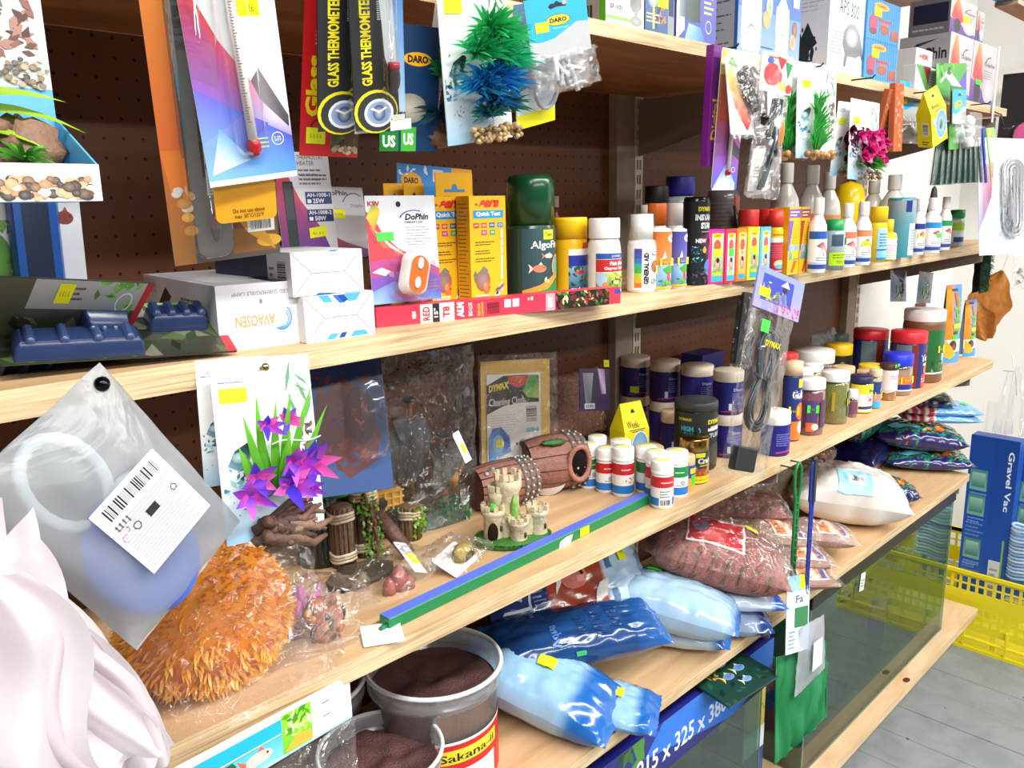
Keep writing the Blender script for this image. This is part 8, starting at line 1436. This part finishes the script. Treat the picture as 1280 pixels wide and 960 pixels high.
# big white sand bag
q = (2.0978,0.0361,0.748)
bag('sand_bag', 'big plump white sand bag with a pale blue barcode label, its corner over the edge', 'sand', (q[0] + .055, q[1] + .10, C_ + .004), (0, -.10, 2.15), .225, .31, .150, lambda u, v: mix('e2ddd7', 'd0c6bc', abs(mnoise.noise(Vector((u * 4, v * 4, 1))))), seed=71, m=FOIL, wr=.007, freq=7,
    decal=lambda p: p.rect(.34, .66, .62, .97, '8cc4e4', 'a8d4ec').rect(.40, .74, .54, .88, 'f0f4f4').bars(.42, .76, .52, .86, n=16))
bag('gravel_bag', 'clear bag with orange and navy labels lying behind the white sand bag', 'gravel', (q[0] + .12, q[1] + .22, C_ + .11), (0, .05, .35), .12, .26, .05, sand('b08a70'), seed=72, m=GRAIN, over=CRINKLE, decal=olab, nu=30, nv=24)
# dark blue patterned gravel bags
def reef(seed):
    pal = ('1f5a4a', '2c7a6a', '3a9a80', '1c2a5a', '2a2464', '16203c', 'd8602c', '4aa89a', '6ab83c', 'c83a2c', '1c3a6a', '2a6a5a')
    def f(u, v):
        k = mnoise.noise(Vector((u * 8 + seed, v * 6, seed))); j = mnoise.noise(Vector((u * 17, v * 15 + seed, 3)))
        if v > .92 and j < .25: return mix('221c5c', '2a2470', j + .5)
        return C(pal[int(abs(k * 7 + j * 9)) % len(pal)])
    return f
def rp(st):
    def f(p): p.ell(.30, .74, .05, .09, 'ee7a2c').ell(.24, .60, .035, .06, 'ee6a24').ell(.42, .80, .03, .05, 'ee8a3c').leaves(.06, .06, .94, .9, 110, ('3aa080', '7ac85a', 'd8402c', '2a7a9a', 'e8d860', 'c8502c', '1c5a3a', '4ab08a'), 5, .085).poly([(.5, .8), (.8, .86), (.86, .74), (.6, .7)], '7ac4e4').sticker(*st)
    return f
for lb, px, dz, rr, sd_, wl in (('small dark blue reef printed gravel bag right against the white sand bag', ((2.3108,-0.0042,0.76)), .001, (.08, -.05, 2.2), 81, (.15, .17, .07)), ('dark blue reef printed gravel bag at the bottom of the far pile', ((2.7303,0.027,0.76)), .001, (0, 0, 2.15), 82, (.20, .26, .06)), ('dark blue reef printed gravel bag with orange dots, on top of the bottom one', ((2.7212,0.0605,0.8)), .060, (.05, -.06, 2.1), 83, (.23, .28, .085)),
                                ('dark reef printed gravel bag laid across the top of the far pile', ((2.7475,0.095,0.88)), .190, (.0, 0, 2.0), 86, (.16, .26, .05))):
    bag('reef_gravel_bag', lb, 'gravel', (px[0] + .06, px[1] + .11, C_ + dz), rr, *wl, reef(sd_ * .37), seed=sd_, decal=rp((.46, .62, .56, .72)), group='dark blue reef printed gravel bags', nu=56, nv=44)
q = (2.7389,0.0431,0.86)
for i, dz in enumerate((.148, .172)): bag('substrate_bag', ('light blue and red substrate bag in the far pile, lower of two', 'light blue and red substrate bag in the far pile, upper of two')[i], 'substrate', (q[0] + .10, q[1] + .09, C_ + dz), (0, -.03, 2.25), .17, .25, .035, lambda u, v: mix('7ab4e8', '4a94dc', u) if u < .6 else mix('b03a44', 'e0d8d4', 1 if int(u * 30) % 3 == 0 else 0), seed=84 + i, decal=sub_print((.1, .5, .2, .6), 'g', False) if i else None)
bag('gravel_bag', 'very dark green camouflage coloured bag in the shade at the back', 'gravel', (q[0] - .12, .29, C_ + .11), (0, 0, .1), .13, .34, .10, reef(9.1), seed=88)
bag('gravel_bag', 'dark navy bag in the shade behind the white sand bag', 'gravel', (q[0] - .06, .28, C_ + .002), (0, 0, .1), .15, .36, .10, lambda u, v: C('1c1850'), seed=89)

# ---------------------------------------------------------------- nets hanging from the food shelf edge
def loop(name, lb, c, x0, x1, ztop, zbot, y, grip=None, rr=.0034, twist=True):
    t = thing(name, lb, 'fish net', ((x0 + x1) / 2, y, ztop)); w = (x1 - x0) / 2; H = ztop - zbot; g = G(); pts = []
    pts += [(-w * .42, 0, -H), (-w * .44, 0, -H * .45), (-w * .45, 0, -H * .30), (-w, 0, -H * .20), (-w * 1.0, 0, -H * .06), (-w * .5, 0, -.004), (0, 0, 0), (w * .5, 0, -.004), (w * 1.0, 0, -H * .06), (w, 0, -H * .20), (w * .45, 0, -H * .30), (w * .44, 0, -H * .45), (w * .42, 0, -H)]
    g.tube(pts, rr, c, 8); g.build('wire_handle', GLOSS, t)
    if twist:
        g = G(); g.tube([(w * .44 * math.cos(k * 1.1), .003 * math.sin(k * 1.1), -H * .30 - k * H * .7 / 60) for k in range(60)], rr * .7, c, 5); g.build('twisted_wire', GLOSS, t)
    if grip: g = G(); g.box(-w * .8, w * .8, -.006, .006, -H * .26, .004, grip, bev=.003); g.build('grip', SEMI, t)
    return t
xa = (1.5025,-0.045,1.0699)[0]; xb = (1.5489,-0.05,1.0591)[0]
def netpocket(t, z0, z1, w, d, m, c):
    g = G(); sd = Vector((z0 * 9, 1, 2))
    def f(s): return lambda u, v: ((u - .5) * w * (1 - .12 * v), s * d * math.sin(PI * min(1, u)) * (.4 + .6 * v) + .004 * mnoise.noise(Vector((u * 6, v * 6, s)) + sd), z0 + (z1 - z0) * v)
    g.sheet(f(-1), 16, 18, c); g.sheet(f(1), 16, 18, c); g.build('net_pocket', m, t)
WNET = film_mat('white_mesh', tint='e8e8ee', milk=.55, lo=.02, hi=.15, bump=0, milkcol='e8e8f0', rough=.5)
t = loop('fish_net', 'green wire handled fish net with a long green pocket and pale card', '1a7a3a', xa - .012, xa + .014, 1.105, .865, -.045)
x, y, z, rx, ry, rz, w, h = (1.5046,-0.06,0.7846,-0.1593,0.2183,-0.0707,0.0906,0.156)
g = G(); ML = Matrix.Translation((x - t.location.x, y - t.location.y, z - t.location.z)) @ Euler((rx, ry, rz)).to_matrix().to_4x4(); g.rslab(w, h, .001, .002, 'cfe0e8', M=ML); g.build('name_card', INK, t)
m3 = ML.to_3x3(); p = P(flat(ML @ Vector((-w / 2, -.0006, -h / 2)), m3 @ Vector((w, 0, 0)), m3 @ Vector((0, 0, h)), m3 @ Vector((0, -1, 0))), w, h); p.rect(0, 0, 1, 1, 'cfe0e6', 'd8e8ee').rect(0, .8, 1, 1, '7ac4e0').text('Fa', .4, .64, .72, .74, '3a4a54', .02).rect(.35, .32, .95, .58, '2f7a44').lines(.1, .05, .4, .3, 5, '6a8a94').sticker(.55, .82, .9, 1.0); p.done(t, 'card_print')
g = G(); c4 = [Vector(q) - t.location for q in ((1.4401,-0.05,0.7083), (1.6733,-0.05,0.651), (1.7055,-0.05,0.4442), (1.4582,-0.05,0.4527))]
def bil(u, v): return c4[3] * (1 - u) * (1 - v) + c4[2] * u * (1 - v) + c4[0] * (1 - u) * v + c4[1] * u * v
for s in (-1, 1): g.sheet(lambda u, v: bil(u, v) + Vector((0, s * .020 * math.sin(PI * u) * math.sin(PI * v) ** .5 + .010 * mnoise.noise(Vector((u * 9, v * 2.5, s))), 0)), 30, 18, lambda u, v: mix('2f9458', '58b880', abs(mnoise.noise(Vector((u * 6, v * 2, 3)))) * 1.6))
g.build('net_pocket', CLOTH, t)
g = G(); g.tube([c4[0], c4[1], c4[2], c4[3]], .0016, '1f7a44', 6, closed=True); g.build('net_hem', GLOSS, t)
t = loop('fish_net', 'blue wire handled fish net with black grip and folded white mesh', '2438a8', xb - .008, xb + .010, 1.105, .745, -.055, '1e2022', .0030)
g = G(); c4 = [Vector(q) - t.location for q in ((1.4979,-0.07,0.7583), (1.6094,-0.07,0.7455), (1.6317,-0.07,0.6084), (1.4909,-0.07,0.6025))]
for s in (-1, 1): g.sheet(lambda u, v: bil(u, v) + Vector((0, s * .012 * math.sin(PI * u) * math.sin(PI * v) ** .5 + .004 * mnoise.noise(Vector((u * 8, v * 8, s))), 0)), 14, 14, 'ffffff')
g.build('net_pocket', WNET, t)
g = G(); g.sheet(lambda u, v: bil(.3 + u * .35, .3 + v * .45) + Vector((0, -.016, 0)), 2, 2, 'dcdce4'); g.build('care_label', INK, t)

# ================================================================ UNDER THE LOWEST SHELF
g = None
def tank(lb, x0, x1, y0, y1, z0, z1, rim=True, th=.005):
    t = thing('glass_tank', lb, 'aquarium', (x0, y0, z0)); W, D, H = x1 - x0, y1 - y0, z1 - z0
    for nm, b in (('front_pane', (0, W, 0, th, 0, H)), ('back_pane', (0, W, D - th, D, 0, H)), ('side_pane', (0, th, th, D - th, 0, H)), ('side_pane', (W - th, W, th, D - th, 0, H)), ('base_pane', (th, W - th, th, D - th, 0, th))):
        g = G(); g.box(*b, 'ffffff'); g.build(nm, GLASS, t)
    g = G()
    for xx in (0.0, W - .003): g.box(xx, xx + .003, -.0012, -.0002, 0, H, '7a9a90')
    g.box(0, W, -.0012, -.0002, 0, .006, '5a7468'); g.build('silicone_edge', GLASSEDGE, t)
    if rim:
        g = G(); g.box(-.004, W + .004, -.006, .014, H - .080, H + .002, '141416', bev=.002); g.box(-.004, W + .004, D - .014, D + .004, H - .03, H + .002, '141416'); g.box(-.004, .014, .014, D - .014, H - .03, H + .002, '141416'); g.box(W - .014, W + .004, .014, D - .014, H - .03, H + .002, '141416'); g.build('black_rim', SEMI, t)
    return t
TK = tank('large black rimmed glass tank on the pine plank under the gravel shelf', 1.80, 2.82, .045, .35, D_, .722)
g = G(); g.rslab(.028, .05, .0008, .001, 'e8eaec'); o = g.build('price_tag', INK, TK); o.location = (.30, -.003, .43); o.rotation_euler = (0, .15, 0)
p = P(flat((-.014, -.0006, -.025), (.028, 0, 0), (0, 0, .05), (0, -1, 0)), .028, .05); p.lines(.15, .2, .85, .7, 3, '6a6a70'); p.g.build('tag_print', INK, o)
tank('smaller glass tank carrying the long blue carton, left of the green net', .60, 1.553, .035, .345, D_, .553, rim=False)
def b915(p):
    p.rect(0, 0, 1, 1, '1c2170', '252a84').poly([(.56, 1), (1, 1), (1, .45), (.86, .0), (.80, .0), (.50, .55)], ['2a72d8', '2a78e0', '2468cc', '2c7ae0', '2a6cd0', '2a74dc']).leaves(.16, .45, .5, 1, 30, ('2f6a2c', '4a8a34', '1c3a2a'), 5, .06).text('915 x 325 x 380 mm', .475, .22, .885, .60, 'dfe4ee', .02).text('/', .45, .2, .46, .6, 'dfe4ee', .02)
carton('tank_carton', 'long flat blue carton lettered with tank dimensions under the gravel shelf', 'box', (.62, .030, .5535, 0, .968, .108), .31, '1f267c', b915)
t = thing('poster_pack', 'glossy green picture pack of blue fish lying on the long blue carton', 'poster', (1.375, .0, .6635), (.10, .0, -.10)); g = G(); g.box(-.085, .085, -.045, .085, 0, .006, '1c3a34', bev=.001); g.build('pack_body', FOIL, t)
p = P(flat((-.085, -.045, .006), (.17, 0, 0), (0, .13, 0), (0, 0, 1)), .17, .13); p.rect(0, 0, 1, 1, '123a34', '1c4a3a').leaves(0, 0, 1, 1, 40, ('1c5a44', '0e2a2a', '2a6a4a'), 5, .14).fish(.45, .45, .14, .2, '3a78d0', 'e8d060').fish(.7, .5, .14, .2, '3a88d8', 'e8e0a0').fish(.6, .25, .12, .16, '4a90d8', 'f0e8c0').leaves(.2, .5, .4, .7, 10, ('e0a840', 'e88a3c'), 4, .07).ell(.55, .72, .1, .06, 'dce4e0'); p.done(t)
g = G(); g.box(0, .10, 0, .03, 0, .02, 'c89a28', bev=.001); o = g.build('yellow_carton', INK); o.location = (1.45, .10, .6625); tag(o, 'small yellow carton lying behind the green picture pack', 'box')
for lb, px, c in (('yellow and navy pack standing below the carton end, left of the green net', (1.60, .10, D_), 'd8c04a'), ('dark navy pack behind the green net', (1.66, .2, D_), '1c3a80')):
    carton('dark_pack', lb, 'box', (*px, 0, .10, .30), .05, c, lambda p: p.rect(0, 0, 1, .4, '1c3a80').rect(0, .4, 1, .6, 'dfe4e4').leaves(0, .6, 1, 1, 10, ('6a8a3c', 'c8b040'), 3, .2))
# things lying inside the big tank
for lb, loc, sz, c, rt_ in (('red and blue carton inside the large tank near its left end', (1.93, .17, D_ + .006), (.16, .07, .12), 'b8303c', .3), ('small blue and red carton inside the large tank, further along', (2.24, .22, D_ + .006), (.15, .06, .05), '3a6ab8', .2), ('white carton inside the large tank behind the red one', (1.95, .25, D_ + .006), (.12, .05, .20), 'd8d8d0', .25)):
    carton('tank_contents', lb, 'box', (*loc, rt_, sz[0], sz[2]), sz[1], c, lambda p: p.rect(.1, .2, .9, .5, 'd84050').rect(.1, .5, .9, .8, '2a4ab0').lines(.2, .3, .8, .7, 3, 'e8e8f0'), lambda p: p.rect(0, 0, 1, 1, 'd84050').rect(0, .5, 1, 1, '2a54c0'))
t = thing('tubing_bundle', 'loose clear tubing and blue bag heaped inside the large tank', 'aquarium accessory', (2.22, .16, D_ + .006)); g = G()
for k in range(7): g.tube([(R.uniform(-.2, .2), R.uniform(-.08, .10), .012 + .012 * R.random()) for q in range(5)], .005, R.choice(('c8d8d8', '8a9aa4', '5a7a9a')), 6)
g.build('tubing', BLIST, t)
g = G(); g.ell((-.05, .0, .02), (.10, .06, .02), '4a5460', amp=.5, seed=3, freq=4); g.build('grey_bag', FOIL, t)
carton('blue_bottle_pack', 'bright blue bag standing in the far corner of the large tank', 'box', (2.62, .16, D_ + .006, .3, .09, .10), .05, '2a6ac4', lambda p: p.rect(.2, .2, .8, .6, '5aa0e0').ell(.5, .7, .2, .1, 'e8b83c'))

# ---------------------------------------------------------------- yellow crates
def crate(lb, x, y, W, D, H, z=0.0):
    t = thing('plastic_crate', lb, 'crate', (x, y, z), (0, 0, 0)); c = 'e8d820'
    def panel(name, nx, L, M, parent):
        g = G(); holes = []
        us = [0.0]; n = int(L / .0265); step = L / n
        def strip(z0, z1, solid):
            if solid: g.box(0, L, 0, .004, z0, z1, c, M=M)
            else:
                for k in range(n + 1): xx = k * step; g.box(max(0, xx - .0045), min(L, xx + .0045), 0, .004, z0, z1, c, M=M)
        zs = [0, .016]; z_ = 0; rows = ((.0, .018, 1), (.018, .040, 2), (.040, .050, 1), (.050, .075, 2), (.075, .105, 1), (.105, .127, 0), (.127, .138, 1), (.138, .160, 0), (.160, H * .74, 1), (H * .74, H * .82, 0), (H * .82, H * .84, 1), (H * .84, H * .92, 0), (H * .92, H, 1))
        for a, b, s in rows:
            if s == 2:
                m_ = int(L / .11)
                for k in range(m_ + 1): g.box(max(0, k * L / m_ - .008), min(L, k * L / m_ + .008), 0, .004, a, b, c, M=M)
            else: strip(a, b, s == 1)
        g.box(-.004, L + .004, -.010, .004, H - .014, H, c, M=M); g.box(-.003, L + .003, -.008, .004, .040, .048, c, M=M); g.box(-.003, L + .003, -.008, .004, 0, .012, c, M=M)
        for k in range(0, n + 1, 5): g.box(max(0, k * step - .004), min(L, k * step + .004), -.007, 0, 0, .105, c, M=M)
        g.build(name, SEMI, parent)
    Rz = lambda a: Euler((0, 0, a)).to_matrix().to_4x4()
    panel('side_panel', 0, W, Matrix.Translation((0, W, 0)) @ Rz(-PI / 2), t)                   # face towards -x
    panel('side_panel', 0, W, Matrix.Translation((D, 0, 0)) @ Rz(PI / 2), t)
    panel('end_panel', 0, D, Matrix.Translation((0, 0, 0)), t); panel('end_panel', 0, D, Matrix.Translation((D, W, 0)) @ Rz(PI), t)
    g = G(); g.box(0, D, 0, W, .002, .008, c); g.build('crate_floor', SEMI, t)
    return t
crate('yellow latticed plastic crate on the floor at the end of the pine plank', 3.09, -.42, .74, .40, .30)
# gravel cleaner packs standing in the crate
def vac(lb, x, y, ztop, zbot, w, d, full=True):
    t = thing('gravel_cleaner_pack', lb, 'aquarium accessory', (x, y, zbot), (0, 0, -.02)); H = ztop - zbot
    g = G(); g.box(0, d, -w, 0, .05, H, '1c4ca8', bev=.002); g.build('carton', INK, t)
    p = P(flat((0, 0, .05), (0, -w, 0), (0, 0, H - .05), (-1, 0, 0)), w, H - .05)
    p.rect(0, 0, 1, 1, '2054b4', '16408f').rect(0, 0, .5, 1, '2258ba', '1a4698').text('Gravel Vac', .80, .56, .92, .93, 'e8eef8', .02, rot=-90)
    for v in (.66, .50, .22): p.rect(.06, v, .42, v + .13, '7ab0a8', '4a8a80').rect(.1, v + .02, .38, v + .11, '3a7a72', '9ac4b8').lines(.08, v - .05, .44, v - .01, 2, '7a9ad0')
    p.lines(.06, .36, .44, .46, 4, '6a8ac8').lines(.06, .06, .44, .2, 6, '6a8ac8').rect(.86, .1, .9, .38, '8ab83c').rect(.62, -.02, .86, .24, 'd4d8de').rect(.66, .0, .82, .08, '9aa0a8').lines(.66, .1, .82, .2, 3, '8a9098'); p.done(t, 'front_print')
    g = G(); g.lathe([(.022, -.01), (.022, H + .12)], 'ffffff', 16, cap=False, M=Matrix.Translation((.03, -w * .30, 0))); g.lathe([(.010, H), (.010, H + .26)], 'ffffff', 12, cap=False, M=Matrix.Translation((.03, -w * .15, 0)) @ Euler((.10, 0, 0)).to_matrix().to_4x4()); g.build('clear_tube', BLIST, t)
    g = G(); g.lathe([(.03, 0), (.034, .02), (.030, .05), (.026, .06)], 'ffffff', 18, cap=False, M=Matrix.Translation((.03, -w * .4, 0))); g.build('clear_bell', BLIST, t)
    return t
V1 = (3.16,0.1042,0.7316); V2 = (3.16,0.0617,0.2567)
vac('blue gravel cleaner carton with clear tubes standing in the yellow crate', 3.16, V1[1], (3.16,0.0648,0.7836)[2], .14, .155, .06)
vac('second blue gravel cleaner carton at the right edge behind the first', 3.30, V1[1] - .13, (3.3,-0.0057,0.7217)[2], .10, .16, .06)
x, y, z = (3.12,-0.0634,0.3951)
t = thing('hose_bag', 'clear bag of coiled pale blue hose at the right edge over the yellow crate', 'hose', (3.13, y - .035, z)); g = G()
for k in range(16): g.tube([(.03 + .020 * math.sin(a * PI / 10), -.01 + .055 * math.cos(a * PI / 10), -.10 + k * .0125 + .004 * math.sin(a)) for a in range(20)], .0055, ('a8c8ec', '8ab0e0', 'c4d8f0')[k % 3], 7, closed=True)
g.build('coiled_hose', GLOSS, t)
# thin clear cones of tubing above the gravel cleaners
x, y, z = (3.2,0.0074,0.9161)
t = thing('siphon_tube', 'clear siphon tubes tied with a thin white cord above the blue packs', 'aquarium accessory', (3.2, y, z)); g = G()
for dy in (.025, -.005, -.045): g.tube([(0, dy * .5, .10), (0, dy, -.02), (0, dy * 1.2, -.12)], [.004, .012, .016], 'ffffff', 12)
g.build('clear_tube', BLIST, t)
g = G(); g.tube([(0, .005, .16), (.0, .0, .12), (.0, -.01, .095), (0, -.02, .02)], .0016, 'ece8e4', 6); g.tube([(0, .03, .10), (0, .0, .102)], .001, '3a3630', 5); g.build('white_cord', SEMI, t)
# dark board with pink pieces on the end wall
t = thing('dark_board', 'dark grey board with pink and yellow ornaments hung on the end wall, right edge', 'board', (3.5,0.1787,1.8869)); g = G(); x0 = (3.5,0.215,1.9957); x1 = (3.5,0.1837,1.7751)
g.box(0, .012, -.35, .035, -.14, .155, '2c2b2c', bev=.001); g.build('panel', MATTE, t)
g = G(); g.ell((-.012, .0, -.10), (.012, .03, .03), 'e0a838', amp=.2, seed=1); g.build('yellow_ornament', SEMI, t); g = G(); g.ell((-.014, -.06, -.07), (.014, .04, .05), 'd85a94', amp=.2, seed=2); g.build('pink_ornament', SEMI, t)
t, w, h = hang_bag('small_clear_bag', 'small clear bag of stones hanging at the right edge below the heater card', 'aquarium accessory', (2.7774,-0.1,1.4026,-0.0937,0.0737,-0.0561,0.2441,0.1133), .012, CRINKLE, seed=22, nu=12, nv=12)
g = G()
for k in range(26): g.ell((R.uniform(-.35, .35) * w, R.uniform(-.006, .006), R.uniform(-.4, .0) * h), R.uniform(.003, .006), R.choice(('8a8a80', 'b0b0a4', '6a6a60')), 7, 5)
g.build('stones', ROCK, t, stuff=True)

# peg hooks in the shelf edges that carry the hanging packs
def edge_hook(par, px, zc, drop=.0):
    g = G(); x, z = px[0] - par.location.x, px[2] - par.location.z; y = -par.location.y
    g.tube([(x, y + .004, z), (x, y - .042, z), (x, y - .047, z + .005)], .0017, '4a4846', 6); g.build('peg_hook', METAL, par)
for q in ((1.509,-0.03,1.8497), (1.7374,-0.03,1.8028), (1.2152,-0.04,1.8421), (2.0737,-0.03,1.8685), (2.4772,-0.03,1.7896)): edge_hook(shT, (q[0], q[1], T_ - .010), 0)
for q in ((1.3774,-0.04,1.4836),): edge_hook(shA, (q[0], q[1], A_ - .013), 0)
for q in ((1.518,-0.04,1.1118), (1.561,-0.04,1.1017)): edge_hook(shB, (q[0], q[1], B_ - .013), 0)
